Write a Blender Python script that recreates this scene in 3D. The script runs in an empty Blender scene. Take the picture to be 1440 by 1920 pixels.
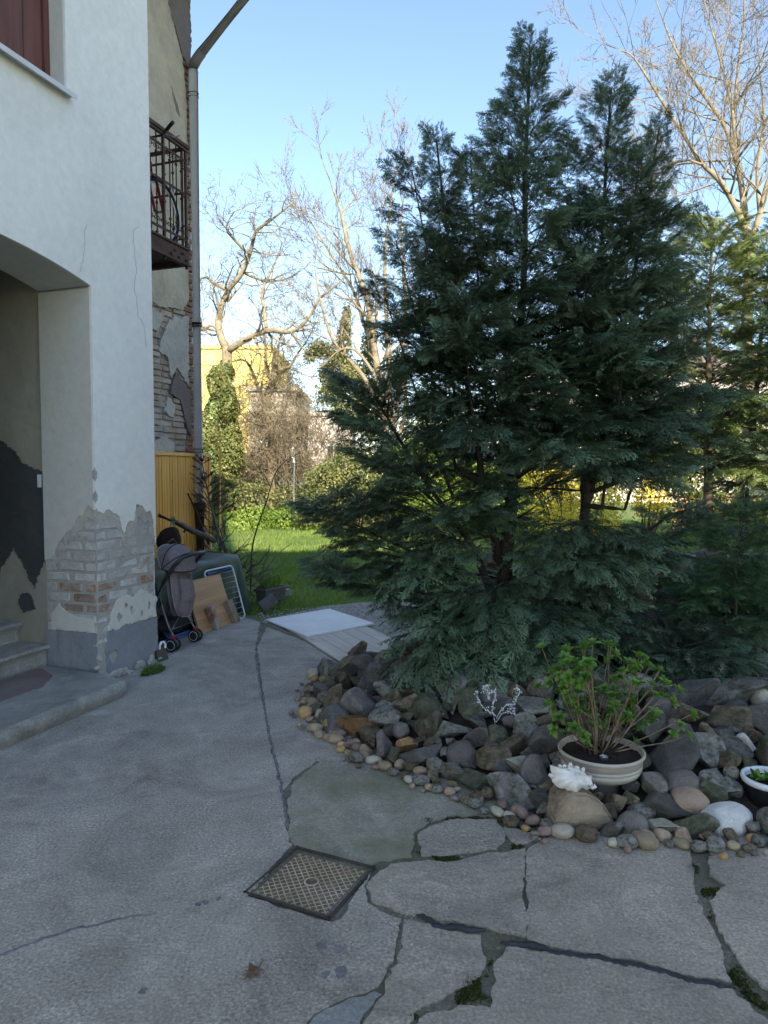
import bpy, bmesh, math, random
import numpy as np
from mathutils import Vector, Matrix, noise
from mathutils.geometry import tessellate_polygon

scene = bpy.context.scene
col = scene.collection
R = math.radians
rng = random.Random(7)
NP = np.random.RandomState(11)

# ------------------------------------------------------------------ camera
CAM_H, FPX, PITCH = 1.6, 1340.0, R(3.0)
cam_data = bpy.data.cameras.new('camera')
cam_data.sensor_fit = 'VERTICAL'
cam_data.sensor_height = 36.0
cam_data.lens = 36.0 * FPX / 1920.0
cam_data.clip_start = 0.05
cam_data.clip_end = 1000
cam = bpy.data.objects.new('camera', cam_data)
col.objects.link(cam)
cam.location = (0, 0, CAM_H)
cam.rotation_euler = (R(90) - PITCH, 0, 0)
scene.camera = cam

# ------------------------------------------------------------------ sky, sun, exposure
SUN_EL, SUN_AZ = R(28), R(-14)         # the sun stands behind the camera, a little to its right
world = bpy.data.worlds.new('World')
scene.world = world
world.use_nodes = True
wn = world.node_tree
for n in list(wn.nodes):
    wn.nodes.remove(n)
w_out = wn.nodes.new('ShaderNodeOutputWorld')
w_bg = wn.nodes.new('ShaderNodeBackground')
w_sky = wn.nodes.new('ShaderNodeTexSky')
w_sky.sky_type = 'NISHITA'
w_sky.sun_disc = False
w_sky.sun_elevation = SUN_EL
w_sky.sun_rotation = R(180) + SUN_AZ
w_sky.air_density = 1.0
w_sky.dust_density = 0.15
w_sky.ozone_density = 3.0
w_bg.inputs['Strength'].default_value = 0.15
wn.links.new(w_sky.outputs[0], w_bg.inputs[0])
wn.links.new(w_bg.outputs[0], w_out.inputs[0])
sun_data = bpy.data.lights.new('sun', 'SUN')
sun_data.energy = 5.0
sun_data.angle = R(0.53)
sun_data.color = (1.0, 0.93, 0.80)
sun = bpy.data.objects.new('sun', sun_data)
col.objects.link(sun)
sdir = Vector((-math.sin(SUN_AZ) * math.cos(SUN_EL), -math.cos(SUN_AZ) * math.cos(SUN_EL), math.sin(SUN_EL)))
sun.rotation_euler = sdir.to_track_quat('Z', 'Y').to_euler()
sun.location = (0, -20, 30)
vs = scene.view_settings
vs.view_transform = 'Standard'
vs.look = 'None'
vs.exposure = 1.33
vs.use_white_balance = True
vs.white_balance_temperature = 7250
vs.white_balance_tint = 10
vs.gamma = 1.0
vs.use_curve_mapping = False
scene.cycles.use_denoising = True
scene.cycles.max_bounces = 6
scene.cycles.transparent_max_bounces = 8

# ------------------------------------------------------------------ pixel of the 1440x1920 photo -> world
def ray(u, v):
    x, y = (u - 720) / FPX, -(v - 960) / FPX
    return Vector((x, math.cos(PITCH) + y * math.sin(PITCH), -math.sin(PITCH) + y * math.cos(PITCH)))
def G(u, v, z=0.0):
    d = ray(u, v)
    k = (z - CAM_H) / d.z
    return Vector((d.x * k, d.y * k, z))
def P(u, v, Y):
    d = ray(u, v)
    k = Y / d.y
    return Vector((d.x * k, Y, CAM_H + d.z * k))

# ------------------------------------------------------------------ objects, names, labels
def link(name, mesh, mat=None, parent=None):
    o = bpy.data.objects.new(name, mesh)
    col.objects.link(o)
    if mat is not None and len(mesh.materials) == 0:
        mesh.materials.append(mat)
    if parent is not None:
        o.parent = parent
    return o
def tag(o, label=None, cat=None, group=None, kind=None):
    if label: o['label'] = label
    if cat: o['category'] = cat
    if group: o['group'] = group
    if kind: o['kind'] = kind
    return o
def thing(name, label, cat, loc=(0, 0, 0), rz=0.0, group=None):
    o = bpy.data.objects.new(name, None)
    o.empty_display_size = 0.1
    col.objects.link(o)
    o.location = loc
    o.rotation_euler = (0, 0, rz)
    return tag(o, label, cat, group)
def copy_tree(o, parent=None):
    c = o.copy()
    col.objects.link(c)
    c.parent = parent
    for ch in list(o.children):
        copy_tree(ch, c)
    return c

def basis(d):
    d = d.normalized()
    up = Vector((0, 0, 1)) if abs(d.z) < 0.95 else Vector((1, 0, 0))
    a = d.cross(up).normalized()
    return a, a.cross(d).normalized()

class MB:
    """collects shapes, build() links them as ONE mesh object"""
    def __init__(self):
        self.v, self.f, self.sm = [], [], []
    def add(self, vs, fs, smooth=False):
        n = len(self.v)
        self.v.extend([tuple(p) for p in vs])
        self.f.extend([tuple(i + n for i in f) for f in fs])
        self.sm.extend([smooth] * len(fs))
        return self
    def box(self, c, s, rot=None, bev=0.0):
        hx, hy, hz = s[0] / 2, s[1] / 2, s[2] / 2
        c = Vector(c)
        b = min(bev, hx * .9, hy * .9, hz * .9)
        if b <= 0:
            vs = [Vector((x, y, z)) for x in (-hx, hx) for y in (-hy, hy) for z in (-hz, hz)]
            fs = [(0, 1, 3, 2), (4, 6, 7, 5), (0, 4, 5, 1), (2, 3, 7, 6), (0, 2, 6, 4), (1, 5, 7, 3)]
        else:
            bm = bmesh.new()
            bmesh.ops.create_cube(bm, size=1)
            for w in bm.verts:
                w.co = Vector((w.co.x * s[0], w.co.y * s[1], w.co.z * s[2]))
            bmesh.ops.bevel(bm, geom=list(bm.edges), offset=b, segments=1, affect='EDGES')
            bm.verts.index_update()
            vs = [w.co.copy() for w in bm.verts]
            fs = [[w.index for w in f.verts] for f in bm.faces]
            bm.free()
        if rot is not None:
            vs = [rot @ p for p in vs]
        return self.add([p + c for p in vs], fs)
    def box2(self, a, b, bev=0.0):
        a, b = Vector(a), Vector(b)
        return self.box((a + b) / 2, (abs(b.x - a.x), abs(b.y - a.y), abs(b.z - a.z)), None, bev)
    def bar(self, a, b, w, h=None, up=None):
        """square bar between two points"""
        a, b = Vector(a), Vector(b)
        h = h or w
        d = (b - a).normalized()
        if up is None:
            s, u = basis(d)
        else:
            s = d.cross(Vector(up)).normalized()
            u = s.cross(d).normalized()
        vs = []
        for p in (a, b):
            for i, j in ((-1, -1), (1, -1), (1, 1), (-1, 1)):
                vs.append(p + s * (w / 2 * i) + u * (h / 2 * j))
        return self.add(vs, [(3, 2, 1, 0), (4, 5, 6, 7), (0, 1, 5, 4), (1, 2, 6, 5), (2, 3, 7, 6), (3, 0, 4, 7)])
    def tube(self, pts, rad, n=8, caps=True, closed=False):
        pts = [Vector(p) for p in pts]
        m = len(pts)
        if not hasattr(rad, '__len__'):
            rad = [rad] * m
        vs, fs = [], []
        a = None
        for i, p in enumerate(pts):
            if closed:
                d = pts[(i + 1) % m] - pts[i - 1]
            else:
                d = pts[min(i + 1, m - 1)] - pts[max(i - 1, 0)]
            if d.length < 1e-9:
                d = Vector((0, 0, 1))
            d.normalize()
            if a is None:
                a, b = basis(d)
            else:
                a = (a - d * a.dot(d))
                if a.length < 1e-6:
                    a, b = basis(d)
                a.normalize()
                b = d.cross(a)
            for k in range(n):
                t = 2 * math.pi * k / n
                vs.append(p + (a * math.cos(t) + b * math.sin(t)) * rad[i])
        rings = m if closed else m - 1
        for i in range(rings):
            j = (i + 1) % m
            for k in range(n):
                k2 = (k + 1) % n
                fs.append((i * n + k, i * n + k2, j * n + k2, j * n + k))
        self.add(vs, fs, True)
        if caps and not closed:
            e0 = [vs[k] for k in range(n - 1, -1, -1)]
            e1 = [vs[(m - 1) * n + k] for k in range(n)]
            self.add(e0, [tuple(range(n))]); self.add(e1, [tuple(range(n))])
        return self
    def lathe(self, prof, n=32, c=(0, 0, 0), squash=1.0):
        c = Vector(c)
        vs, fs = [], []
        for r, z in prof:
            for k in range(n):
                t = 2 * math.pi * k / n
                vs.append(c + Vector((r * math.cos(t), r * math.sin(t) * squash, z)))
        for i in range(len(prof) - 1):
            for k in range(n):
                k2 = (k + 1) % n
                fs.append((i * n + k, i * n + k2, (i + 1) * n + k2, (i + 1) * n + k))
        return self.add(vs, fs, True)
    def prism(self, loops, fn, w0, w1):
        """polygon (first loop) with holes (others), extruded from w0 to w1; fn(u, v, w) -> point"""
        pl = [[Vector((p[0], p[1], 0)) for p in lp] for lp in loops]
        tris = tessellate_polygon(pl)
        flat = [p for lp in pl for p in lp]
        n = len(flat)
        vs = [fn(p.x, p.y, w0) for p in flat] + [fn(p.x, p.y, w1) for p in flat]
        fs = [tuple(t) for t in tris] + [tuple(i + n for i in reversed(t)) for t in tris]
        s = 0
        for lp in pl:
            m = len(lp)
            for i in range(m):
                j = (i + 1) % m
                fs.append((s + i, s + j, s + j + n, s + i + n))
            s += m
        return self.add(vs, fs)
    def build(self, name, mat, parent=None, fix=True):
        me = bpy.data.meshes.new(name)
        me.from_pydata(self.v, [], self.f)
        if fix:
            bm = bmesh.new()
            bm.from_mesh(me)
            bmesh.ops.recalc_face_normals(bm, faces=bm.faces)
            bm.to_mesh(me)
            bm.free()
        if any(self.sm) and len(me.polygons) == len(self.sm):
            me.polygons.foreach_set('use_smooth', self.sm)
        me.update()
        return link(name, me, mat, parent)

def np_mesh(name, V, F, attr=None, smooth=False):
    """mesh from arrays; F is (m, k)"""
    me = bpy.data.meshes.new(name)
    V = np.asarray(V, dtype=np.float32)
    F = np.asarray(F, dtype=np.int32)
    m, k = F.shape
    me.vertices.add(len(V))
    me.vertices.foreach_set('co', V.ravel())
    me.loops.add(m * k)
    me.loops.foreach_set('vertex_index', F.ravel())
    me.polygons.add(m)
    me.polygons.foreach_set('loop_start', np.arange(0, m * k, k, dtype=np.int32))
    me.polygons.foreach_set('loop_total', np.full(m, k, dtype=np.int32))
    if smooth:
        me.polygons.foreach_set('use_smooth', np.ones(m, dtype=bool))
    if attr is not None:
        a = me.attributes.new('tone', 'FLOAT', 'POINT')
        a.data.foreach_set('value', np.asarray(attr, dtype=np.float32))
    me.update(calc_edges=True)
    return me

def jag(a, b, amp, step, seed, freq=6.0):
    """points from a (included) to b (excluded), displaced sideways by fractal noise"""
    a, b = Vector((a[0], a[1], 0)), Vector((b[0], b[1], 0))
    L = (b - a).length
    n = max(1, int(L / step))
    d = (b - a).normalized() if L > 0 else Vector((1, 0, 0))
    s = Vector((-d.y, d.x, 0))
    out = []
    for i in range(n):
        t = i / n
        p = a.lerp(b, t)
        e = min(1.0, min(t, 1 - t) * n / 2.0) if n > 3 else 0
        q = Vector((p.x * freq, p.y * freq, seed * 7.31))
        k = noise.noise(q) + 0.6 * noise.noise(q * 2.7) + 0.4 * noise.noise(q * 7.1)
        k2 = noise.noise(q + Vector((31.7, 5.1, 0)))
        p = p + s * (k * amp * e) + d * (k2 * amp * 0.6 * e)
        out.append((p.x, p.y))
    return out
def jag_loop(pts, amp, step, seed, freq=6.0):
    out = []
    for i in range(len(pts)):
        out += jag(pts[i], pts[(i + 1) % len(pts)], amp, step, seed, freq)
    return out

# ------------------------------------------------------------------ materials
def nm(name):
    m = bpy.data.materials.new(name)
    m.use_nodes = True
    nt = m.node_tree
    p = nt.nodes['Principled BSDF']
    return m, nt, p
def N(nt, typ, **kw):
    n = nt.nodes.new(typ)
    for k, v in kw.items():
        setattr(n, k, v)
    return n
def setin(n, **kw):
    for k, v in kw.items():
        n.inputs[k.replace('_', ' ')].default_value = v
def ramp(nt, fac, stops):
    r = nt.nodes.new('ShaderNodeValToRGB')
    els = r.color_ramp.elements
    while len(els) < len(stops):
        els.new(0.5)
    for e, (pos, c) in zip(els, stops):
        e.position = pos
        e.color = (c[0], c[1], c[2], 1) if hasattr(c, '__len__') else (c, c, c, 1)
    nt.links.new(fac, r.inputs[0])
    return r.outputs[0]
def mixc(nt, fac, a, b, mode='MIX'):
    m = nt.nodes.new('ShaderNodeMix')
    m.data_type = 'RGBA'
    m.blend_type = mode
    for s, v in ((m.inputs[0], fac), (m.inputs[6], a), (m.inputs[7], b)):
        if hasattr(v, 'is_linked') or hasattr(v, 'links'):
            nt.links.new(v, s)
        elif hasattr(v, '__len__'):
            s.default_value = (v[0], v[1], v[2], 1)
        else:
            s.default_value = v
    return m.outputs[2]
def coords(nt, offset=True):
    tc = nt.nodes.new('ShaderNodeTexCoord')
    if not offset:
        return tc.outputs['Object']
    oi = nt.nodes.new('ShaderNodeObjectInfo')
    mul = N(nt, 'ShaderNodeMath', operation='MULTIPLY')
    mul.inputs[1].default_value = 61.0
    nt.links.new(oi.outputs['Random'], mul.inputs[0])
    ad = N(nt, 'ShaderNodeVectorMath', operation='ADD')
    nt.links.new(tc.outputs['Object'], ad.inputs[0])
    nt.links.new(mul.outputs[0], ad.inputs[1])
    return ad.outputs[0]
def nz(nt, co, scale, detail=6, rough=0.6, out='Fac', dist=0.0):
    n = nt.nodes.new('ShaderNodeTexNoise')
    setin(n, Scale=scale, Detail=detail, Roughness=rough, Distortion=dist)
    nt.links.new(co, n.inputs['Vector'])
    return n.outputs[out]
def vor(nt, co, scale, feature='F1', out='Distance'):
    n = nt.nodes.new('ShaderNodeTexVoronoi')
    n.feature = feature
    setin(n, Scale=scale)
    nt.links.new(co, n.inputs['Vector'])
    return n.outputs[out]
def bump(nt, p, height, strength, dist=0.01, chain=None):
    b = nt.nodes.new('ShaderNodeBump')
    setin(b, Strength=strength, Distance=dist)
    nt.links.new(height, b.inputs['Height'])
    if chain is not None:
        nt.links.new(chain, b.inputs['Normal'])
    nt.links.new(b.outputs[0], p.inputs['Normal'])
    return b.outputs[0]
def vary(nt, colr, amt, hue=0.0):
    oi = nt.nodes.new('ShaderNodeObjectInfo')
    mr = nt.nodes.new('ShaderNodeMapRange')
    setin(mr, To_Min=1 - amt, To_Max=1 + amt)
    nt.links.new(oi.outputs['Random'], mr.inputs['Value'])
    h = nt.nodes.new('ShaderNodeHueSaturation')
    nt.links.new(mr.outputs[0], h.inputs['Value'])
    nt.links.new(colr, h.inputs['Color'])
    if hue:
        m2 = N(nt, 'ShaderNodeMath', operation='MULTIPLY')
        m2.inputs[1].default_value = 7.77
        f2 = N(nt, 'ShaderNodeMath', operation='FRACT')
        nt.links.new(oi.outputs['Random'], m2.inputs[0])
        nt.links.new(m2.outputs[0], f2.inputs[0])
        m3 = nt.nodes.new('ShaderNodeMapRange')
        setin(m3, To_Min=0.5 - hue, To_Max=0.5 + hue)
        nt.links.new(f2.outputs[0], m3.inputs['Value'])
        nt.links.new(m3.outputs[0], h.inputs['Hue'])
    return h.outputs[0]
def basic(name, stops, scale=4.0, rough=0.8, bumps=((30, 0.2, 0.005),), var=0.0, hue=0.0, metal=0.0, dist=0.0, spec=0.4, detail=7, offset=True):
    """noise between colour stops + fine relief"""
    m, nt, p = nm(name)
    co = coords(nt, offset)
    c = ramp(nt, nz(nt, co, scale, detail, 0.62, dist=dist), stops)
    if var:
        c = vary(nt, c, var, hue)
    nt.links.new(c, p.inputs['Base Color'])
    setin(p, Roughness=rough, Metallic=metal)
    p.inputs['Specular IOR Level'].default_value = spec
    ch = None
    for s, st, d in bumps:
        ch = bump(nt, p, nz(nt, co, s, 6, 0.65), st, d, ch)
    return m
def flat(name, c, rough=0.6, metal=0.0, spec=0.4):
    d = 0.85
    return basic(name, [(0.3, tuple(x * d for x in c)), (0.7, c)], 9.0, rough, ((60, 0.08, 0.003),), metal=metal, spec=spec)

def leafmat(name, stops, trans=0.3, rough=0.45, tcol=None, objvar=0.15):
    """foliage: colour by the per-leaf 'tone' attribute, some light through the leaf"""
    m, nt, p = nm(name)
    at = N(nt, 'ShaderNodeAttribute', attribute_name='tone')
    c = ramp(nt, at.outputs['Fac'], stops)
    c = vary(nt, c, objvar)
    nt.links.new(c, p.inputs['Base Color'])
    setin(p, Roughness=rough)
    p.inputs['Specular IOR Level'].default_value = 0.35
    tr = nt.nodes.new('ShaderNodeBsdfTranslucent')
    if tcol:
        c2 = mixc(nt, 0.5, c, tcol)
    else:
        c2 = c
    nt.links.new(c2, tr.inputs['Color'])
    mx = nt.nodes.new('ShaderNodeMixShader')
    mx.inputs[0].default_value = trans
    nt.links.new(p.outputs[0], mx.inputs[1])
    nt.links.new(tr.outputs[0], mx.inputs[2])
    out = nt.nodes['Material Output']
    nt.links.new(mx.outputs[0], out.inputs['Surface'])
    return m

def ground_mat(name, dark, light, green=None, speck=0.35, lichen=0.0, gscale=1.3):
    m, nt, p = nm(name)
    co = coords(nt, False)
    c = ramp(nt, nz(nt, co, 1.1, 8, 0.65, dist=0.4), [(0.32, dark), (0.68, light)])
    mid = tuple((a + b) / 2 for a, b in zip(dark, light))
    patch = ramp(nt, nz(nt, co, 3.1, 10, 0.78, dist=0.8), [(0.52, 0), (0.74, 0.8)])
    c = mixc(nt, patch, c, tuple(min(1, x * 1.45) for x in light))
    st = ramp(nt, nz(nt, co, 2.3, 6, 0.6, dist=1.0), [(0.55, 0), (0.80, 0.55)])
    c = mixc(nt, st, c, tuple(x * 0.62 for x in dark))
    # fine aggregate
    wob = nz(nt, co, 60, 3, 0.6, out='Color')
    co2 = mixc(nt, 0.03, co, wob, 'ADD')
    agg = ramp(nt, nz(nt, co, 88, 4, 0.68), [(0.34, 0.42), (0.46, 0.88), (0.54, 1.04), (0.68, 1.8)])
    worn = ramp(nt, nz(nt, co, 1.9, 8, 0.75, dist=0.6), [(0.36, speck * 1.0), (0.62, min(1.0, speck * 2.0))])
    c = mixc(nt, worn, c, agg, 'MULTIPLY')
    blot = ramp(nt, nz(nt, co, 1.3, 10, 0.78, dist=1.2), [(0.34, 0.60), (0.5, 1.0), (0.68, 1.22)])
    c = mixc(nt, 0.9, c, blot, 'MULTIPLY')
    v3 = vor(nt, co2, 55, out='Color')
    sep3 = nt.nodes.new('ShaderNodeSeparateColor')
    nt.links.new(v3, sep3.inputs[0])
    gate = ramp(nt, sep3.outputs[1], [(0.86, 0), (0.97, 1)])
    d3 = ramp(nt, vor(nt, co2, 55), [(0.20, 0.9), (0.40, 0)])
    mul = mixc(nt, 1.0, gate, d3, 'MULTIPLY')
    c = mixc(nt, mul, c, (0.42, 0.42, 0.40))
    if green:
        g = ramp(nt, nz(nt, co, gscale, 7, 0.7), [(0.42, 0), (0.62, 0.75)])
        c = mixc(nt, g, c, green)
    nt.links.new(c, p.inputs['Base Color'])
    r = ramp(nt, nz(nt, co, 7, 4), [(0.3, 0.55), (0.7, 0.85)])
    nt.links.new(r, p.inputs['Roughness'])
    p.inputs['Specular IOR Level'].default_value = 0.4
    ch = bump(nt, p, nz(nt, co, 70, 6, 0.8), 0.9, 0.010)
    ch = bump(nt, p, nz(nt, co, 9, 8, 0.7), 0.45, 0.025, ch)
    return m

def plaster_mat(name, base, stain, scale=1.6, rough=0.75, relief=0.25, amount=0.5, fine=70, mid=9):
    m, nt, p = nm(name)
    co = coords(nt, False)
    f = ramp(nt, nz(nt, co, scale, 8, 0.65, dist=0.6), [(0.42, 0), (0.78, amount)])
    c = mixc(nt, f, base, stain)
    f2 = ramp(nt, nz(nt, co, 14, 6, 0.7), [(0.35, 0.93), (0.65, 1.03)])
    c = mixc(nt, 1.0, c, f2, 'MULTIPLY')
    nt.links.new(c, p.inputs['Base Color'])
    setin(p, Roughness=rough)
    p.inputs['Specular IOR Level'].default_value = 0.3
    ch = bump(nt, p, nz(nt, co, fine, 5, 0.7), relief, 0.006)
    bump(nt, p, nz(nt, co, mid, 7, 0.6), relief * 1.4, 0.02, ch)
    return m

def brick_mat(name, brick, wash, cover=0.5, var=0.2):
    m, nt, p = nm(name)
    co = coords(nt, True)
    geo = nt.nodes.new('ShaderNodeNewGeometry')
    co = geo.outputs['Position']                 # the lime wash runs over the joints
    f = ramp(nt, nz(nt, co, 5, 9, 0.75, dist=0.5), [(cover - 0.09, 0), (cover + 0.09, 1)])
    b = ramp(nt, nz(nt, co, 22, 6), [(0.3, tuple(x * 0.65 for x in brick)), (0.7, brick)])
    w = ramp(nt, nz(nt, co, 13, 6), [(0.3, tuple(x * 0.72 for x in wash)), (0.7, wash)])
    c = vary(nt, mixc(nt, f, w, b), var)
    nt.links.new(c, p.inputs['Base Color'])
    setin(p, Roughness=0.9)
    p.inputs['Specular IOR Level'].default_value = 0.2
    ch = bump(nt, p, nz(nt, co, 55, 6, 0.7), 0.7, 0.008)
    bump(nt, p, nz(nt, co, 16, 6, 0.6), 0.6, 0.02, ch)
    return m

def wood_mat(name, c1, c2, axis='Z', scale=1.0, rough=0.6, var=0.12):
    m, nt, p = nm(name)
    co = coords(nt, True)
    mp = nt.nodes.new('ShaderNodeMapping')
    s = {'X': (1.2, 22, 22), 'Y': (22, 1.2, 22), 'Z': (22, 22, 1.2)}[axis]
    mp.inputs['Scale'].default_value = tuple(x * scale for x in s)
    nt.links.new(co, mp.inputs['Vector'])
    g = nz(nt, mp.outputs[0], 1.0, 6, 0.65, dist=0.5)
    c = ramp(nt, g, [(0.3, c1), (0.68, c2)])
    k = ramp(nt, vor(nt, co, 5.5), [(0.03, 1), (0.09, 0)])
    c = mixc(nt, k, c, tuple(x * 0.25 for x in c1))
    c = vary(nt, c, var)
    nt.links.new(c, p.inputs['Base Color'])
    setin(p, Roughness=rough)
    bump(nt, p, g, 0.25, 0.004)
    return m

def rock_mat(name, c1, c2, var=0.3, moss=0.0, hue=0.02, pits=0.5):
    m, nt, p = nm(name)
    co = coords(nt, True)
    c = ramp(nt, nz(nt, co, 2.2, 8, 0.7, dist=0.5), [(0.3, c1), (0.7, c2)])
    sp = ramp(nt, nz(nt, co, 22, 7, 0.8), [(0.30, 0.42), (0.5, 1.0), (0.72, 1.75)])
    c = mixc(nt, 0.9, c, sp, 'MULTIPLY')
    lich = ramp(nt, nz(nt, co, 4.5, 9, 0.8, dist=0.8), [(0.56, 0), (0.66, 0.5)])
    c = mixc(nt, lich, c, tuple(min(1, x * 1.9 + .02) for x in c2))
    geo = nt.nodes.new('ShaderNodeNewGeometry')
    edge_pale = ramp(nt, geo.outputs['Pointiness'], [(0.50, 0), (0.60, 0.55)])  # paler where the surface juts out
    c = mixc(nt, edge_pale, c, tuple(min(1, x * 1.7 + .02) for x in c2))
    if moss:
        g = ramp(nt, nz(nt, co, 1.9, 7, 0.7), [(0.5 - moss * 0.15, 0), (0.62, 0.85)])
        c = mixc(nt, g, c, (0.065, 0.085, 0.04))
    c = vary(nt, c, var, hue)
    nt.links.new(c, p.inputs['Base Color'])
    setin(p, Roughness=0.82)
    p.inputs['Specular IOR Level'].default_value = 0.3
    ch = bump(nt, p, nz(nt, co, 26, 8, 0.8), min(1, pits * 1.5), 0.03)
    bump(nt, p, nz(nt, co, 5, 6, 0.65), min(1, pits * 1.3), 0.08, ch)
    return m
# ------------------------------------------------------------------ shared materials
M = {}
M['asphalt'] = ground_mat('asphalt', (0.310, 0.276, 0.234), (0.425, 0.386, 0.336), speck=0.55)
M['concrete'] = ground_mat('concrete', (0.310, 0.274, 0.222), (0.430, 0.386, 0.322), speck=0.40)
M['concrete_green'] = ground_mat('concrete_green', (0.29, 0.266, 0.215), (0.40, 0.372, 0.305), green=(0.185, 0.190, 0.105), speck=0.35)
M['concrete_pale'] = ground_mat('concrete_pale', (0.25, 0.26, 0.25), (0.34, 0.35, 0.34), speck=0.25)
M['joint'] = ground_mat('mossy_joint', (0.135, 0.122, 0.095), (0.22, 0.20, 0.165), green=(0.085, 0.095, 0.04), speck=0.5, gscale=2.2)
M['tar'] = basic('tar', [(0.3, (0.012, 0.014, 0.018)), (0.7, (0.035, 0.038, 0.045))], 14, 0.72, ((40, 0.5, 0.006),), spec=0.5, offset=False)
M['tar_worn'] = basic('tar_worn', [(0.35, (0.075, 0.080, 0.092)), (0.65, (0.20, 0.20, 0.205))], 22, 0.7, ((60, 0.4, 0.004),), offset=False)
M['earth'] = basic('earth', [(0.3, (0.05, 0.042, 0.030)), (0.7, (0.10, 0.085, 0.06))], 3, 0.95, ((25, 0.6, 0.02),), offset=False)
M['lawn_soil'] = basic('lawn_soil', [(0.3, (0.075, 0.115, 0.028)), (0.55, (0.11, 0.165, 0.04)), (0.75, (0.20, 0.17, 0.10))], 1.2, 0.95, ((20, 0.6, 0.03),), offset=False)
M['gravel'] = basic('gravel', [(0.3, (0.22, 0.20, 0.17)), (0.7, (0.40, 0.37, 0.32))], 22, 0.9, ((45, 0.8, 0.012),), offset=False)
M['soil'] = basic('potting_soil', [(0.3, (0.010, 0.008, 0.006)), (0.7, (0.028, 0.022, 0.018))], 30, 0.95, ((60, 0.9, 0.01),))
M['iron_rust'] = basic('rusty_cast_iron', [(0.32, (0.14, 0.085, 0.055)), (0.5, (0.36, 0.175, 0.065)), (0.66, (0.26, 0.17, 0.11))], 9, 0.7, ((80, 0.4, 0.004),), metal=0.0, offset=False)
M['iron_worn'] = basic('worn_cast_iron', [(0.3, (0.36, 0.22, 0.12)), (0.7, (0.60, 0.45, 0.31))], 11, 0.6, ((80, 0.3, 0.003),), metal=0.0, offset=False)
M['iron_dark'] = basic('dark_iron', [(0.3, (0.03, 0.027, 0.025)), (0.7, (0.085, 0.068, 0.055))], 12, 0.7, ((60, 0.4, 0.005),), metal=0.1)
M['rust_steel'] = basic('rusty_steel', [(0.3, (0.045, 0.022, 0.016)), (0.6, (0.085, 0.045, 0.034)), (0.8, (0.13, 0.075, 0.055))], 8, 0.7, ((50, 0.4, 0.005),), metal=0.3)
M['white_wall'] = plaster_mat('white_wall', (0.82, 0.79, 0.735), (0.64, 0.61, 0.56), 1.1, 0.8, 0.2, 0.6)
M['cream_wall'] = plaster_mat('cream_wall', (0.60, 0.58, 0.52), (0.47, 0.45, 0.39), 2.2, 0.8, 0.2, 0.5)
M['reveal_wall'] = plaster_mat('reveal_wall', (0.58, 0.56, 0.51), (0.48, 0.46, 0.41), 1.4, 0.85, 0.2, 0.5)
M['plinth_paint'] = plaster_mat('plinth_paint', (0.225, 0.24, 0.27), (0.33, 0.33, 0.325), 4.5, 0.7, 0.5, 0.7)
M['core'] = plaster_mat('mortar_core', (0.42, 0.395, 0.36), (0.30, 0.275, 0.245), 4.0, 0.95, 0.7, 0.8)
M['brick_wash'] = brick_mat('washed_brick', (0.36, 0.23, 0.155), (0.55, 0.525, 0.49), 0.64, 0.12)
M['brick_bare'] = brick_mat('bare_brick', (0.33, 0.165, 0.095), (0.42, 0.39, 0.35), 0.50, 0.14)
M['brick_old'] = brick_mat('weathered_brick', (0.46, 0.31, 0.21), (0.48, 0.43, 0.36), 0.52, 0.2)
M['brick_edge'] = brick_mat('edge_brick', (0.30, 0.15, 0.09), (0.28, 0.22, 0.18), 0.45, 0.25)
M['old_plaster'] = plaster_mat('old_grey_plaster', (0.50, 0.46, 0.40), (0.34, 0.305, 0.26), 4.0, 0.95, 1.0, 0.9, 38, 11)
M['beige_plaster'] = plaster_mat('old_beige_plaster', (0.52, 0.45, 0.34), (0.33, 0.275, 0.20), 2.6, 0.95, 1.0, 0.9, 40, 12)
M['brown_plaster'] = plaster_mat('sooty_plaster', (0.20, 0.165, 0.145), (0.13, 0.105, 0.09), 3.0, 0.95, 0.6, 0.7)
M['stone_step'] = ground_mat('stone_step', (0.26, 0.25, 0.22), (0.36, 0.345, 0.305), speck=0.25)
M['dark_dado'] = plaster_mat('dark_dado', (0.055, 0.058, 0.06), (0.10, 0.095, 0.085), 2.6, 0.75, 0.3, 0.7)
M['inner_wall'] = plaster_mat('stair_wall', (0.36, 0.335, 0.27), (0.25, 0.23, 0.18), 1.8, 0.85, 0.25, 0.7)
M['zinc'] = basic('zinc', [(0.3, (0.58, 0.56, 0.56)), (0.7, (0.70, 0.68, 0.68))], 5, 0.45, ((20, 0.08, 0.004),), metal=0.1)
M['zinc_old'] = basic('old_zinc', [(0.3, (0.13, 0.115, 0.105)), (0.7, (0.24, 0.225, 0.215))], 6, 0.55, ((20, 0.1, 0.004),), metal=0.1)
M['shutter'] = wood_mat('red_brown_wood', (0.085, 0.026, 0.018), (0.175, 0.062, 0.042), 'Z', 1.0, 0.65, 0.08)
M['fence_wood'] = wood_mat('orange_varnished_wood', (0.72, 0.32, 0.055), (0.88, 0.48, 0.12), 'Z', 1.0, 0.45, 0.14)
M['board'] = wood_mat('glued_wood_board', (0.40, 0.225, 0.105), (0.52, 0.32, 0.165), 'X', 1.0, 0.55, 0.08)
M['bark'] = basic('bark', [(0.3, (0.06, 0.045, 0.032)), (0.7, (0.14, 0.11, 0.08))], 12, 0.9, ((30, 0.8, 0.02),))
M['bark_dark'] = basic('dark_bark', [(0.3, (0.022, 0.017, 0.014)), (0.7, (0.055, 0.043, 0.034))], 12, 0.9, ((30, 0.8, 0.02),))
M['bark_pale'] = basic('pale_bark', [(0.3, (0.17, 0.135, 0.085)), (0.7, (0.31, 0.26, 0.18))], 6, 0.85, ((20, 0.6, 0.03),))
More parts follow.
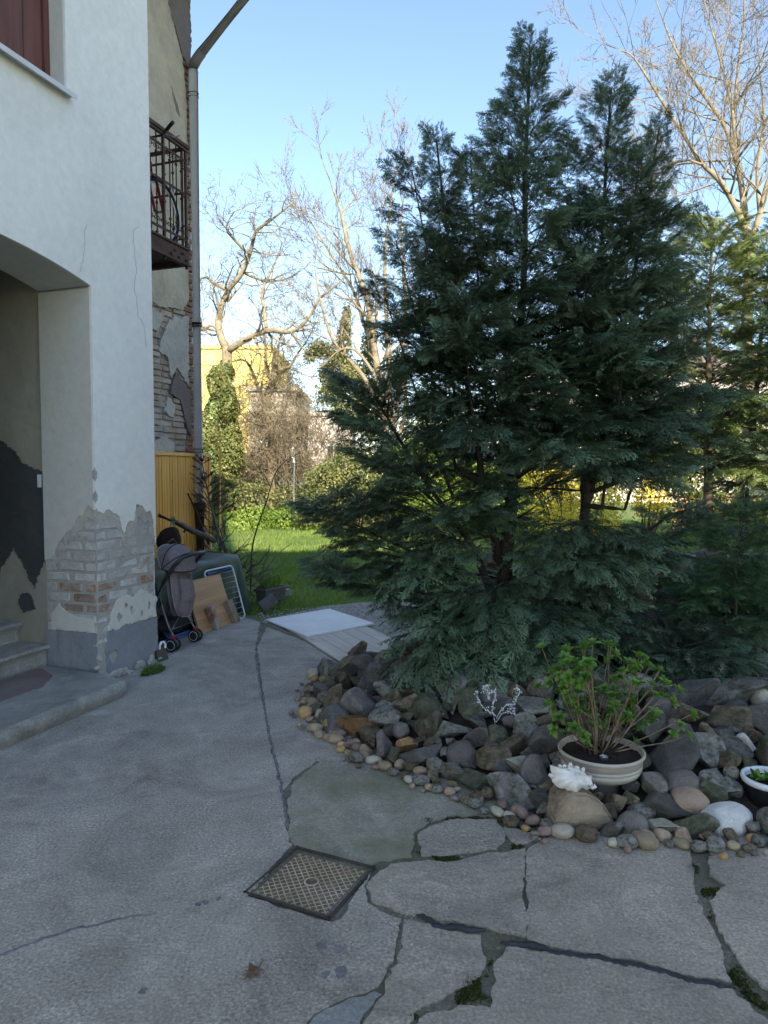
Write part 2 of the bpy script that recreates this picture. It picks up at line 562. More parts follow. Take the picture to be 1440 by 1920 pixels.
M['rubber'] = flat('black_rubber', (0.018, 0.018, 0.02), 0.75)
M['black_plastic'] = flat('black_plastic', (0.022, 0.024, 0.028), 0.42, spec=0.5)
M['white_paint'] = flat('white_paint', (0.75, 0.78, 0.80), 0.4)
M['red_plastic'] = flat('red_plastic', (0.45, 0.03, 0.035), 0.4)
M['blue_paint'] = flat('blue_paint', (0.03, 0.09, 0.42), 0.4)

# ------------------------------------------------------------------ ground
bm_ = MB()
bm_.add([(-300, -120, -.03), (300, -120, -.03), (300, 500, -.03), (-300, 500, -.03)], [(0, 1, 2, 3)])
tag(bm_.build('ground', M['lawn_soil'], fix=False), kind='structure')

def gpts(*px):
    return [tuple(G(*p)[:2]) for p in px]
flatfn = lambda x, y, w: (x, y, w)

# yard: a mossy bed with concrete slabs and asphalt lying on it, real gaps between
yard_out = [(-8, -3.0), (6.5, -3.0), (6.5, 3.2), (3.4, 6.6), (0.2, 6.9)] + gpts((642, 1244), (575, 1200), (490, 1164)) + [(-2.2, 8.9), (-4.8, 10.4), (-8, 9)]
b = MB().prism([yard_out], flatfn, -0.06, -0.0075)
pavement = tag(b.build('pavement', M['joint']), kind='structure')
T, Rr, Bb, L = (552, 1585), (693, 1622), (627, 1725), (462, 1680)
far = gpts((640, 1246), (573, 1202), (488, 1166))
slabs = []
A = gpts((478, 1216), (487, 1280), (503, 1380), (520, 1450), (531, 1500), (541, 1578), (548, 1583), L, (623, 1729), (640, 1722), (698, 1630), (683, 1662), (688, 1692), (752, 1722), (738, 1800), (708, 1848), (640, 1872), (590, 1898), (568, 1925))
A += [(-0.2, 1.4), (-0.2, -2.9), (-7.5, -2.9), (-7.5, 8.8), (-4.7, 10.2), (-2.3, 8.75), far[2]]
slabs.append(('asphalt', A, 'asphalt', 0.010))
B_ = gpts((482, 1214), (491, 1280), (507, 1380), (524, 1448), (532, 1480), (548, 1458), (596, 1425), (640, 1440), (800, 1300), (900, 1200)) + [far[0], far[1], tuple(G(500, 1176)[:2])]
slabs.append(('asphalt', B_, 'asphalt', 0.008))
C_ = gpts((600, 1428), (552, 1463), (537, 1498), (547, 1578), (556, 1586), Rr, (712, 1612), (772, 1606), (776, 1560), (800, 1543), (850, 1527), (930, 1528), (990, 1500), (900, 1300), (700, 1330))
slabs.append(('concrete_slab', C_, 'concrete_green', 0.014))
D_ = gpts((783, 1566), (806, 1550), (856, 1536), (930, 1537), (948, 1566), (932, 1590), (870, 1597), (838, 1604), (790, 1603))
slabs.append(('concrete_slab', D_, 'concrete', 0.012))
D2 = gpts((945, 1548), (1000, 1562), (1015, 1572), (968, 1584), (950, 1566))
slabs.append(('concrete_slab', D2, 'concrete', 0.010))
E_ = gpts((686, 1664), (706, 1640), (733, 1620), (800, 1613), (840, 1617), (880, 1608), (985, 1590), (983, 1660), (985, 1756), (900, 1738), (830, 1727), (760, 1711), (697, 1690))
slabs.append(('concrete_slab', E_, 'concrete', 0.012))
F_ = gpts((990, 1590), (1040, 1560), (1290, 1560), (1300, 1640), (1306, 1690), (1340, 1745), (1372, 1840), (1290, 1826), (1180, 1796), (1060, 1778), (989, 1758), (986, 1660))
slabs.append(('concrete_slab', F_, 'concrete', 0.012))
G_ = gpts((1330, 1560), (1330, 1640), (1362, 1660), (1330, 1690), (1342, 1730), (1390, 1810), (1430, 1850), (1560, 1930)) + [(6.4, 1.0), (6.4, 3.2), (4, 4)]
slabs.append(('concrete_slab', G_, 'concrete', 0.014))
H_ = gpts((757, 1722), (830, 1741), (902, 1752), (912, 1800), (900, 1830), (850, 1858), (780, 1892), (752, 1925), (676, 1925), (722, 1862), (746, 1805))
slabs.append(('concrete_slab', H_, 'concrete', 0.014))
I_ = gpts((952, 1774), (1060, 1789), (1180, 1806), (1290, 1836), (1374, 1854), (1420, 1900), (1540, 1960)) + [(6.4, 0.9), (6.4, -2.9), (0.05, -2.9), (0.05, 1.4)] + gpts((770, 1930), (800, 1900), (862, 1884), (920, 1890), (930, 1840), (925, 1810))
slabs.append(('concrete_slab', I_, 'concrete', 0.014))
J_ = gpts((590, 1902), (640, 1878), (702, 1856), (716, 1862), (668, 1925), (665, 1960)) + [(-0.17, 1.5), (-0.19, 1.8)] + gpts((574, 1925),)
slabs.append(('concrete_slab', J_, 'concrete_pale', 0.012))
for i, (nme, poly, mt, amp) in enumerate(slabs):
    out = jag_loop(poly, amp * 1.25, 0.014, i * 3.1 + 1, 11.0)
    # drop the top of far-away long edges to keep it light
    b = MB().prism([out], flatfn, -0.05, (0.0, -0.001, -0.003, 0.003, 0.001, 0.0025, -0.0015, 0.002, -0.0025, 0.0005, -0.004)[i])
    b.build(nme, M[mt], pavement)

def ribbon(px, w, z, seed, mat, name, parent, world=False, step=0.009, hump=0.004):
    """a flattened bead along a line on the ground"""
    pts = [Vector((p[0], p[1], 0)) for p in (px if world else gpts(*px))]
    line = []
    for a, c in zip(pts[:-1], pts[1:]):
        n = max(2, int((c - a).length / step))
        line += [a.lerp(c, k / n) for k in range(n)]
    line.append(pts[-1])
    vs, fs = [], []
    for i, p in enumerate(line):
        d = (line[min(i + 1, len(line) - 1)] - line[max(i - 1, 0)]).normalized()
        s = Vector((-d.y, d.x, 0))
        e = min(1, i / 4, (len(line) - 1 - i) / 4)
        o = noise.noise(Vector((i * 0.13, seed, 0))) * w * 0.9 + noise.noise(Vector((i * 0.31, seed, 6))) * w * .25
        wl = w * (0.55 + 0.6 * noise.noise(Vector((i * 0.47, seed, 4))) + .4 * noise.noise(Vector((i * 1.3, seed, 4)))) * max(0.08, e)
        wr = w * (0.55 + 0.6 * noise.noise(Vector((i * 0.47, seed, 9))) + .4 * noise.noise(Vector((i * 1.3, seed, 9)))) * max(0.08, e)
        hz = hump * (0.6 + 0.8 * noise.noise(Vector((i * 0.4, seed, 2))))
        for k, (q, zz) in enumerate(((-wl, -0.004), (-wl * .6, hz), (wr * .6, hz), (wr, -0.004))):
            v = p + s * (o + q)
            vs.append((v.x, v.y, z + zz))
        if i:
            for k in range(3):
                fs.append(((i - 1) * 4 + k, (i - 1) * 4 + k + 1, i * 4 + k + 1, i * 4 + k))
    bb = MB().add(vs, fs, True)
    return bb.build(name, mat, parent)
ribbon([(775, 1714), (830, 1736), (912, 1744)], 0.022, 0.0, 1, M['tar'], 'tar_seam', pavement, hump=.006)
ribbon([(938, 1766), (1000, 1772), (1060, 1788), (1180, 1806), (1290, 1836), (1376, 1852)], 0.024, 0.0, 2, M['tar'], 'tar_seam', pavement, hump=.007)
ribbon([(-60, 1812), (60, 1768), (150, 1740), (230, 1722), (292, 1713)], 0.017, 0.0, 3, M['tar_worn'], 'tar_seam', pavement, hump=.0025)
ribbon([(478, 1225), (490, 1300), (506, 1380), (522, 1450), (532, 1500), (540, 1555)], 0.016, 0.0, 5, M['tar_worn'], 'tar_seam', pavement, hump=.0022)

# dark oil drips
for k, (u, v, s) in enumerate([(605, 1772, .03), (635, 1780, .026), (610, 1826, .022), (640, 1822, .035), (268, 1858, .02), (385, 1692, .022), (372, 1696, .018), (410, 1685, .015)]):
    c = G(u, v)
    n = 14
    lp = []
    for i in range(n):
        a = 2 * math.pi * i / n
        rr = s * (0.65 + 0.5 * noise.noise(Vector((math.cos(a) * 1.5, math.sin(a) * 1.5, k * 3.3))))
        lp.append((c.x + rr * math.cos(a), c.y + rr * math.sin(a)))
    MB().prism([lp], flatfn, -0.004, 0.0016).build('oil_spot', M['tar_worn'], pavement)

# moss growing out of the joints
def moss(lines, n, name, mat, spread=0.02, size=0.012, parent=None, z=-0.012, h=0.012):
    V, F, A_ = [], [], []
    for ln in lines:
        pts = gpts(*ln)
        for a, c in zip(pts[:-1], pts[1:]):
            L_ = math.hypot(c[0] - a[0], c[1] - a[1])
            for k in range(int(n * L_)):
                t = rng.random()
                x = a[0] + (c[0] - a[0]) * t + rng.gauss(0, spread)
                y = a[1] + (c[1] - a[1]) * t + rng.gauss(0, spread)
                q = noise.noise(Vector((x * 9, y * 9, 3)))
                if q < 0.0:
                    continue
                s = size * rng.uniform(0.5, 1.3)
                an = rng.uniform(0, 6.28)
                dx, dy = math.cos(an) * s, math.sin(an) * s
                i0 = len(V)
                hz = z + h * rng.uniform(0.3, 1.2)
                V += [(x - dy * .4, y + dx * .4, z), (x + dx * .5, y + dy * .5, hz), (x + dx, y + dy, hz * .6 + z * .4), (x + dy * .4, y - dx * .4, z)]
                F.append((i0, i0 + 1, i0 + 2, i0 + 3))
                A_ += [rng.random()] * 4
    me = np_mesh(name, V, F, A_)
    return tag(link(name, me, mat, parent), kind='stuff')
M['moss'] = leafmat('moss', [(0.0, (0.030, 0.040, 0.012)), (0.6, (0.060, 0.075, 0.020)), (1.0, (0.11, 0.12, 0.04))], 0.15, 0.9)
moss([[(775, 1606), (850, 1606), (900, 1598), (1000, 1580)], [(800, 1536), (900, 1534), (960, 1545), (1010, 1570)], [(1300, 1622), (1325, 1655), (1306, 1690), (1340, 1750), (1380, 1830), (1440, 1900)], [(940, 1775), (922, 1840), (860, 1872), (775, 1900)]], 6000, 'moss', M['moss'], 0.011, 0.011)
moss([[(880, 1850), (920, 1850)], [(1300, 1660), (1340, 1665)], [(790, 1604), (840, 1604)]], 26000, 'moss', M['moss'], 0.022, 0.011)

# pavement beyond the yard: gravel strip, pale tiles, white board lying on them
gv = gpts((470, 1168), (540, 1150), (600, 1136), (680, 1128)) + [(0.9, 8.9), (0.9, 7.0), (0.1, 6.8)] + gpts((642, 1243), (488, 1163))
tag(MB().prism([jag_loop(gv, .03, .08, 5)], flatfn, -0.05, -0.008).build('gravel_path', M['gravel']), kind='structure')
V, F, A_ = [], [], []
M['pebble_bits'] = leafmat('gravel_bits', [(0, (0.20, 0.18, 0.15)), (1, (0.50, 0.47, 0.42))], 0.0, 0.9)
for k in range(2600):
    x = rng.uniform(-1.5, 0.9); y = rng.uniform(7.2, 9.2)
    a, c = G(488, 1163), G(642, 1243)
    if (c.x - a.x) * (y - a.y) - (c.y - a.y) * (x - a.x) < 0.05 or y > 8.2 + 0.45 * (x + 1.0) + 0.35:
        continue
    s = rng.uniform(0.006, 0.018)
    i0 = len(V)
    an = rng.uniform(0, 6.28)
    for q in range(4):
        V.append((x + s * math.cos(an + q * 1.57), y + s * .7 * math.sin(an + q * 1.57), -0.006))
    V.append((x, y, -0.006 + s * .8))
    for q in range(4):
        F.append((i0 + q, i0 + (q + 1) % 4, i0 + 4))
    A_ += [rng.random()] * 5
tag(link('gravel', np_mesh('gravel', V, F, A_), M['pebble_bits']), kind='stuff')
M['tile'] = wood_mat('pale_tile', (0.46, 0.40, 0.34), (0.58, 0.52, 0.46), 'X', 0.6, 0.6, 0.06)
tp = thing('tile_path', 'pale beige wood-look tiles laid beside the yard edge under the white board', 'paving', G(575, 1203))
e1 = (G(642, 1243) - G(575, 1200)); ang = math.atan2(e1.y, e1.x)
tp.rotation_euler = (0, 0, ang)
for i in range(4):
    for j in range(5):
        MB().box((-0.80 + 0.60 * i + (0.3 if j % 2 else 0), 0.085 + j * 0.155, 0.0), (0.595, 0.150, 0.02), bev=0.003).build('tile', M['tile'], tp)
tp.location.z = 0.002
M['white_board'] = basic('white_board', [(0.3, (0.66, 0.68, 0.70)), (0.7, (0.80, 0.82, 0.84))], 3, 0.45, ((12, 0.06, 0.004),))
wb = gpts((499, 1166), (576, 1198), (664, 1184), (618, 1146))
wb[2] = (wb[1][0] + wb[3][0] - wb[0][0], wb[1][1] + wb[3][1] - wb[0][1])
tag(MB().prism([wb], flatfn, 0.014, 0.030).build('white_panel', M['white_board']), 'flat white panel lying on the ground over pale tiles behind the yard edge', 'panel')

# ------------------------------------------------------------------ manhole cover in its frame
q4 = [G(*p) for p in (T, Rr, Bb, L)]
cx = sum((p.x for p in q4)) / 4; cy = sum((p.y for p in q4)) / 4
d_ = (q4[1] - q4[0]).normalized()
mh = thing('manhole_cover', 'rusty square cast iron manhole cover with diamond tread sunk in the yard', 'manhole cover', (cx, cy, 0), math.atan2(d_.y, d_.x))
S = 0.190
fr = MB()
for k in range(4):
    rm = Matrix.Rotation(k * math.pi / 2, 3, 'Z')
    fr.box(rm @ Vector((0, S - 0.005, -0.016)), (2 * S + 0.002, 0.007, 0.040), rm)
fr.build('frame', M['iron_dark'], mh)
MB().box((0, 0, -0.035), (2 * S - .01, 2 * S - .01, 0.01)).build('pit', M['iron_dark'], mh)
Sp = S - 0.020
MB().box((0, 0, -0.018), (2 * Sp, 2 * Sp, 0.016), bev=0.004).build('plate', M['iron_rust'], mh)
rb = MB()
nb = 15
for sgn in (-1, 1):
    for k in range(-nb, nb + 1):
        o = k * 0.0235
        # line x*cos45 + y*sin45*sgn = o clipped to the square
        pts = []
        lim = Sp - 0.012
        c45 = math.sqrt(.5)
        for t in (-lim, lim):
            y = (o - t * c45) / (c45 * sgn)
            if abs(y) <= lim: pts.append((t, y))
            x = (o - t * c45 * sgn) / c45
            if abs(x) <= lim: pts.append((x, t))
        pts = sorted(set((round(a, 5), round(c, 5)) for a, c in pts))
        if len(pts) < 2 or math.dist(pts[0], pts[-1]) < 0.02:
            continue
        a, c = Vector((*pts[0], -0.0095)), Vector((*pts[-1], -0.0095))
        # leave the middle disc free
        m_ = (a + c) / 2
        dd = (c - a).normalized()
        near = a + dd * (-a).dot(dd)
        if near.xy.length < 0.034:
            h = math.sqrt(0.034 ** 2 - near.xy.length ** 2)
            rb.bar(a, near - dd * h, 0.0045, 0.005, (0, 0, 1)); rb.bar(near + dd * h, c, 0.0045, 0.005 , (0, 0, 1))
        else:
            rb.bar(a, c, 0.0045, 0.005 + 0.0006 * sgn, (0, 0, 1))
rb.build('tread_pattern', M['iron_worn'], mh)
MB().lathe([(0.0, -0.009), (0.022, -0.009), (0.024, -0.0068), (0.031, -0.0068), (0.033, -0.011)], 24).build('centre_boss', M['iron_worn'], mh)

# dry leaf on the asphalt
M['dry_leaf'] = basic('dry_leaf', [(0.3, (0.10, 0.055, 0.03)), (0.7, (0.18, 0.11, 0.06))], 20, 0.8)
c = G(474, 1828)
lf = MB()
ol = [(0, -.034), (.012, -.018), (.034, -.022), (.022, -.002), (.034, .014), (.013, .012), (.004, .034), (-.010, .014), (-.030, .018), (-.018, -.002), (-.028, -.020), (-.010, -.016)]
vs_ = [(0, 0, .010)] + [(x, y, .004 + .012 * abs(math.sin(7 * x + 90 * y))) for x, y in ol]
lf.add(vs_, [(0, i + 1, (i + 1) % 12 + 1) for i in range(12)])
lf.tube([(0, -.03, .006), (.004, -.05, .012), (.012, -.068, .004)], .0012, 5)
o = lf.build('dry_leaf', M['dry_leaf']); o.location = (c.x, c.y, 0.001); o.rotation_euler = (0, 0, 2.6)
tag(o, 'dry curled brown leaf lying on the asphalt', 'leaf')
# ------------------------------------------------------------------ the house on the left
# local frame: x runs along the facade away from the camera, y goes into the house
P0 = G(186, 1283)
FA = R(70.7)
HX = Vector((math.cos(FA), math.sin(FA), 0)); HY = Vector((-math.sin(FA), math.cos(FA), 0))
def H2W(x, y, z=0.0):
    return P0 + HX * x + HY * y + Vector((0, 0, z))
house = thing('apartment_house', 'old courtyard house with white plaster, arched stair entrance and crumbling brick side wing', 'house', P0, FA)
XE = 0.716        # end of the white block
YW, XW = 1.93, 4.22   # plane and end of the rear wing
ZT = 9.2
arch = lambda x: 3.14 - 0.14 * ((x + 1.1) / 1.1) ** 2
fy = lambda y0: (lambda u, v, w: (u, w, v))
fx = lambda u, v, w: (w, u, v)
arch_pts = [(-2.2 * k / 24, arch(-2.2 * k / 24)) for k in range(25)]
win = [(-1.5, 4.27), (-0.2, 4.27), (-0.2, 6.1), (-1.5, 6.1)]
# masonry core
outer = [(0.0135, 0), (XE - .02, 0), (XE - .02, ZT), (-11.0, ZT), (-11.0, 0), (-2.22, 0)] + [(x, z + .02) for x, z in reversed(arch_pts)]  # plain run out of view, lengthened for more bounce light
outer[-1] = (0.0135, 3.02)
core = MB().prism([outer, [(x + (-.02 if x < -1 else .02), z + (-.02 if z < 5 else .02)) for x, z in win]], fy(0), 0.0135, 0.5).build('wall', M['core'], house)
MB().box2((XE - .42, 0.5, 0), (XE - .02, YW + .3, ZT)).build('wall', M['core'], house)
# white plaster of the facade with its torn lower edge
tear = [(XE, 1.02), (0.695, 1.20), (0.655, 1.30), (0.60, 1.285), (0.545, 1.345), (0.47, 1.36), (0.44, 1.23), (0.36, 1.22), (0.315, 1.13), (0.275, 1.27), (0.20, 1.30), (0.145, 1.335), (0.085, 1.30), (0.0, 1.335)]
te = []
for i in range(len(tear) - 1):
    te += jag(tear[i], tear[i + 1], 0.012, 0.012, 3 + i, 30)
te.append(tear[-1])
outl = [(XE, ZT), (-11.0, ZT), (-11.0, 0), (-2.2, 0)] + list(reversed(arch_pts))[:-1] + [(0, 3.0)] + list(reversed(te))
MB().prism([outl, win], fy(0), 0.0, 0.02).build('facade_plaster', M['white_wall'], house)
# plaster of the arch reveal (plane x = 0) and soffit
tr_ = [(0.02, 1.335), (0.075, 1.37), (0.12, 1.29), (0.18, 1.275), (0.235, 1.19), (0.30, 1.13), (0.36, 1.08), (0.40, 1.02), (0.43, 0.945), (0.5, 0.93)]
te2 = []
for i in range(len(tr_) - 1):
    te2 += jag(tr_[i], tr_[i + 1], 0.011, 0.012, 23 + i, 30)
te2.append(tr_[-1])
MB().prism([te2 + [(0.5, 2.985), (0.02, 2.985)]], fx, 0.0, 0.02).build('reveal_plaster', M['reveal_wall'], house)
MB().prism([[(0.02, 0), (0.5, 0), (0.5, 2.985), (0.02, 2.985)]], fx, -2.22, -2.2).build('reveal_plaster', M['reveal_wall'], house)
sf = MB()
vs_, fs_ = [], []
for k, (x, z) in enumerate(arch_pts):
    vs_ += [(x, .02, z), (x, .5, z), (x, .5, z + .019), (x, .02, z + .019)]
    if k:
        a, c = (k - 1) * 4, k * 4
        fs_ += [(a, a + 1, c + 1, c), (a + 2, a + 3, c + 3, c + 2), (a + 1, a + 2, c + 2, c + 1), (a, c, c + 3, a + 3)]
sf.add(vs_, fs_, False).build('arch_soffit', M['reveal_wall'], house)
# end of the white block towards the recess
MB().box2((XE - .02, 0.02, 0), (XE, YW, ZT)).build('end_plaster', M['white_wall'], house)

# rough bricks: a few shared meshes
def brick_mesh(k, amp=0.05, bev=0.12):
    bm = bmesh.new()
    bmesh.ops.create_cube(bm, size=1)
    bmesh.ops.bevel(bm, geom=list(bm.edges), offset=bev, segments=1, affect='EDGES')
    r = random.Random(k)
    for w in bm.verts:
        w.co += Vector((r.uniform(-amp, amp) * .3, r.uniform(-amp, amp), r.uniform(-amp, amp)))
    me = bpy.data.meshes.new('brick')
    bm.to_mesh(me); bm.free()
    return me
BR = {}
def brick(kind, c, s, parent, rot=(0, 0, 0)):
    if kind not in BR:
        BR[kind] = [brick_mesh(k) for k in range(6)]
        for me in BR[kind]:
            me.materials.append(M[kind])
    o = link('brick', rng.choice(BR[kind]), None, parent)
    o.location = c
    o.scale = s
    o.rotation_euler = rot
    return o
z = 0.30
k = 0
while z < 1.42:
    kind = lambda zz: 'brick_bare' if 0.56 < zz < 0.74 and rng.random() < .35 else 'brick_wash'
    hgt = 0.068
    zc = z + hgt / 2
    ff = lambda: rng.uniform(0.0045, 0.0125)
    rr = lambda: (rng.uniform(-.012, .012), rng.uniform(-.02, .02), rng.uniform(-.015, .015))
    c1 = 0.245 if k % 2 else 0.12
    c2 = 0.12 if k % 2 else 0.245
    a0 = ff(); a1 = ff()
    brick(kind(zc), ((a1 + c1) / 2, (a0 + c2) / 2, zc), (c1 - a1, c2 - a0, hgt), core)
    x = c1 + .012
    while x < XE - .06:
        w = min(0.245 if x > .2 or k % 2 == 0 else .12, XE - .012 - x)
        f = ff()
        brick(kind(zc), (x + w / 2, f + .05, zc), (w, .10, hgt), core, rr())
        x += w + .012
    y = c2 + .012
    while y < 0.45:
        w = min(0.245, 0.50 - y)
        f = ff()
        brick(kind(zc), (f + .05, y + w / 2, zc), (.10, w, hgt), core, rr())
        y += w + .012
    z += hgt + .012
    k += 1
# remains of cream paint and the blue-grey plinth, both flaking
bl = jag_loop([(0.095, 0.005), (XE, 0.005), (XE, 0.385), (0.115, 0.380), (0.085, 0.26), (0.10, 0.12)], 0.010, 0.016, 41, 22)
hole = [(0.17 + .05 * math.cos(a) * (1 + .3 * math.sin(3 * a)), 0.17 + .055 * math.sin(a)) for a in [2 * math.pi * i / 14 for i in range(14)]]
MB().prism([bl, hole], fy(0), 0.001, 0.03).build('plinth_paint', M['plinth_paint'], house)
MB().prism([jag_loop([(0.022, 0.0), (0.5, 0.0), (0.5, 0.39), (0.022, 0.385)], 0.006, 0.016, 47, 22)], fx, 0.001, 0.03).build('plinth_paint', M['plinth_paint'], house)
cr = jag_loop([(0.115, 0.389), (XE - .004, 0.389), (XE - .004, 0.56), (0.62, 0.60), (0.52, 0.66), (0.40, 0.60), (0.33, 0.64), (0.22, 0.60), (0.16, 0.52)], 0.026, 0.014, 53, 16)
hs = []
for cx_, cz_, rr_ in ((0.25, .47, .030), (0.40, .50, .028), (.52, .45, .022), (.62, .50, .028), (.33, .55, .018)):
    hs.append([(cx_ + rr_ * math.cos(a) * (1 + .35 * math.sin(2 * a + cx_ * 9)), cz_ + 1.2 * rr_ * math.sin(a) * (1 + .3 * math.cos(3 * a))) for a in [2 * math.pi * i / 12 for i in range(12)]])
MB().prism([cr] + hs, fy(0), 0.002, 0.024).build('cream_paint', M['cream_wall'], house)
cr2 = jag_loop([(0.03, 0.392), (0.46, 0.392), (0.44, 0.52), (0.38, 0.60), (0.30, 0.535), (0.16, 0.50), (0.06, 0.49)], 0.016, 0.014, 59, 16)
MB().prism([cr2], fx, 0.002, 0.024).build('cream_paint', M['cream_wall'], house)
# chipped corner mortar
ch = MB()
for k in range(26):
    zz = rng.uniform(0.0, 0.40)
    s_ = rng.uniform(.02, .05)
    ch.box((0.045 + rng.uniform(-.03, .04), 0.035 + rng.uniform(-.02, .03), zz), (s_ * 1.3, s_, s_), Matrix.Rotation(rng.uniform(0, 3), 3, Vector((rng.random(), rng.random(), rng.random())).normalized()), s_ * .3)
for k in range(30):
    ch.box((rng.uniform(0.0, XE), 0.012 + rng.uniform(-.03, .01), rng.uniform(-.01, .05)), (rng.uniform(.03, .09), .04, rng.uniform(.02, .06)), Matrix.Rotation(rng.uniform(-.4, .4), 3, 'Y'), .012)
tag(ch.build('crumbled_mortar', M['core'], house), kind='stuff')
# grey undercoat showing below the torn white coat
uc = jag_loop([(XE - .002, .98), (XE - .002, 1.06), (0.66, 1.33), (0.0, 1.36), (0.004, 1.24), (0.10, 1.20), (0.20, 1.22), (0.27, 1.16), (0.31, 1.02), (0.40, 1.10), (0.45, 1.15), (0.50, 1.26), (0.58, 1.20), (0.63, 1.22), (0.67, 1.10)], .016, .014, 61, 22)
MB().prism([uc], fy(0), 0.0065, 0.016).build('undercoat', M['old_plaster'], house)
uc = jag_loop([(0.004, 1.24), (0.004, 1.36), (0.10, 1.36), (0.49, 1.0), (0.49, .86), (0.41, .86), (0.34, 1.0), (0.26, 1.06), (0.20, 1.16), (0.12, 1.20), (0.07, 1.28)], .016, .014, 63, 22)
MB().prism([uc], fx, 0.0065, 0.016).build('undercoat', M['old_plaster'], house)
# chips in the corner high up
for zz, s_ in ((1.60, .055), (1.43, .05)):
    lp_ = jag_loop([(0.0, zz - s_), (0.022, zz - s_ * .5), (0.026, zz + s_ * .3), (0.0, zz + s_)], .006, .008, zz * 40, 40)
    MB().prism([lp_], fy(0), -.0012, 0.004).build('plaster_chip', M['core'], house)
    lp_ = jag_loop([(-.001, zz - s_ * .9), (0.030, zz - s_ * .3), (0.020, zz + s_ * .5), (-.001, zz + s_)], .006, .008, zz * 50, 40)
    MB().prism([lp_], fx, -.0012, 0.004).build('plaster_chip', M['core'], house)
# hairline cracks in the white plaster
def crack(px_, w=0.0016):
    b = MB()
    pts = []
    for a, c in zip(px_[:-1], px_[1:]):
        pts += jag(a, c, .016, .02, 5, 16)
    pts.append(px_[-1])
    for a, c in zip(pts[:-1], pts[1:]):
        b.bar((a[0], -.0006, a[1]), (c[0], -.0006, c[1]), w, .003)
    b.build('crack', M['core'], house)
def on_facade(u, v):
    d = ray(u, v)
    n = HY
    k_ = (P0 - Vector((0, 0, CAM_H))).dot(n) / d.dot(n)
    p = Vector((0, 0, CAM_H)) + d * k_ - P0
    return (p.dot(HX), p.z)
crack([on_facade(*p) for p in ((260, 425), (250, 432), (252, 470), (256, 510), (252, 530), (256, 560), (258, 590), (270, 612), (274, 650))])
crack([on_facade(*p) for p in ((162, 420), (158, 470), (150, 510))], .0010)

# stair hall behind the arch
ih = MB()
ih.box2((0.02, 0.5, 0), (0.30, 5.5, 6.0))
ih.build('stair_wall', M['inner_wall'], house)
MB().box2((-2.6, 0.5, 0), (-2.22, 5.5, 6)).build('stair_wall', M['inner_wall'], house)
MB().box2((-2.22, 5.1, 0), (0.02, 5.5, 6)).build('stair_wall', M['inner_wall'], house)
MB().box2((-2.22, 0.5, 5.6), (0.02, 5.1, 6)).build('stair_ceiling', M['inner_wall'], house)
# dark painted dado following the stair
dd_ = jag_loop([(0.50, 1.62), (0.62, 1.66), (3.6, 3.55), (3.6, 1.9), (1.7, 1.0), (1.3, 1.25), (1.15, .95), (1.0, .72), (0.82, 1.05), (0.62, .70), (.50, .95)], .035, .014, 71, 8)
MB().prism([dd_], fx, 0.010, 0.02).build('dado', M['dark_dado'], house)
MB().prism([jag_loop([(0.62, .54), (.74, .50), (.79, .58), (.74, .66), (.66, .64)], .02, .012, 73, 12)], fx, 0.008, 0.02).build('dado', M['dark_dado'], house)
MB().box2((0.006, 0.52, 1.50), (0.02, 0.56, 1.60)).build('wall_plate', M['white_paint'], house)
# landing slab with rounded nose and steps
sl = MB()
prof = [(-0.36, 0.0), (-0.385, 0.02), (-0.40, 0.05), (-0.395, 0.085), (-0.37, 0.105), (-0.33, 0.112)]
lp = [(-10.9, 0.6)] + [(-10.9, -0.40)]
ln = []
for i in range(9):
    a = -math.pi / 2 + (math.pi / 2) * i / 8
    ln.append((-0.22 + .12 * math.cos(a) - .0, -0.28 + .12 * math.sin(a)))
base = [(-10.9, -0.40)] + ln + [(-0.06, -0.10), (-0.045, 0.0), (-0.02, 0.5), (-10.9, 0.5)]
def inset(pts, d):
    c = Vector((-3, 0.05))
    return [(p[0] - d if p[0] > -10 else p[0], min(p[1] + d, 0.5) if p[1] < 0.3 else p[1]) for p in pts]
rings = [(0.03, -0.03), (0.018, 0.012), (0.0, 0.045), (0.0, 0.08), (0.012, 0.104), (0.035, 0.114)]
vs_, fs_ = [], []
nb_ = len(base)
for d, z in rings:
    vs_ += [(x, y, z) for x, y in inset(base, d)]
for i in range(len(rings) - 1):
    for j in range(nb_):
        j2 = (j + 1) % nb_
        fs_.append((i * nb_ + j, i * nb_ + j2, (i + 1) * nb_ + j2, (i + 1) * nb_ + j))
sl.add(vs_, fs_, True)
top = (len(rings) - 1) * nb_
sl.add([vs_[top + j] for j in range(nb_)], [tuple(range(nb_))], False)
sl.build('landing', M['stone_step'], house)
M['red_floor'] = plaster_mat('red_floor', (0.20, 0.13, 0.12), (0.27, 0.24, 0.21), 3, .8, .2, .8)
MB().prism([jag_loop([(-10.8, 0.0), (-0.5, 0.05), (-.25, .20), (-.12, 0.46), (-10.8, 0.46)], .02, .04, 77, 8)], flatfn, .110, .118).build('worn_paint', M['red_floor'], house)
for k in range(9):
    y0 = 0.48 + 0.29 * k
    z1 = 0.115 + 0.155 * (k + 1)
    pr = [(y0 + .03, 0.0), (y0 + .03, z1 - .05), (y0, z1 - .045), (y0 - .015, z1 - .022), (y0, z1 - .004), (y0 + .02, z1), (5.0, z1), (5.0, 0.0)]
    MB().prism([pr], lambda u, v, w: (w, u, v), -2.2, 0.015).build('step', M['stone_step'], house)

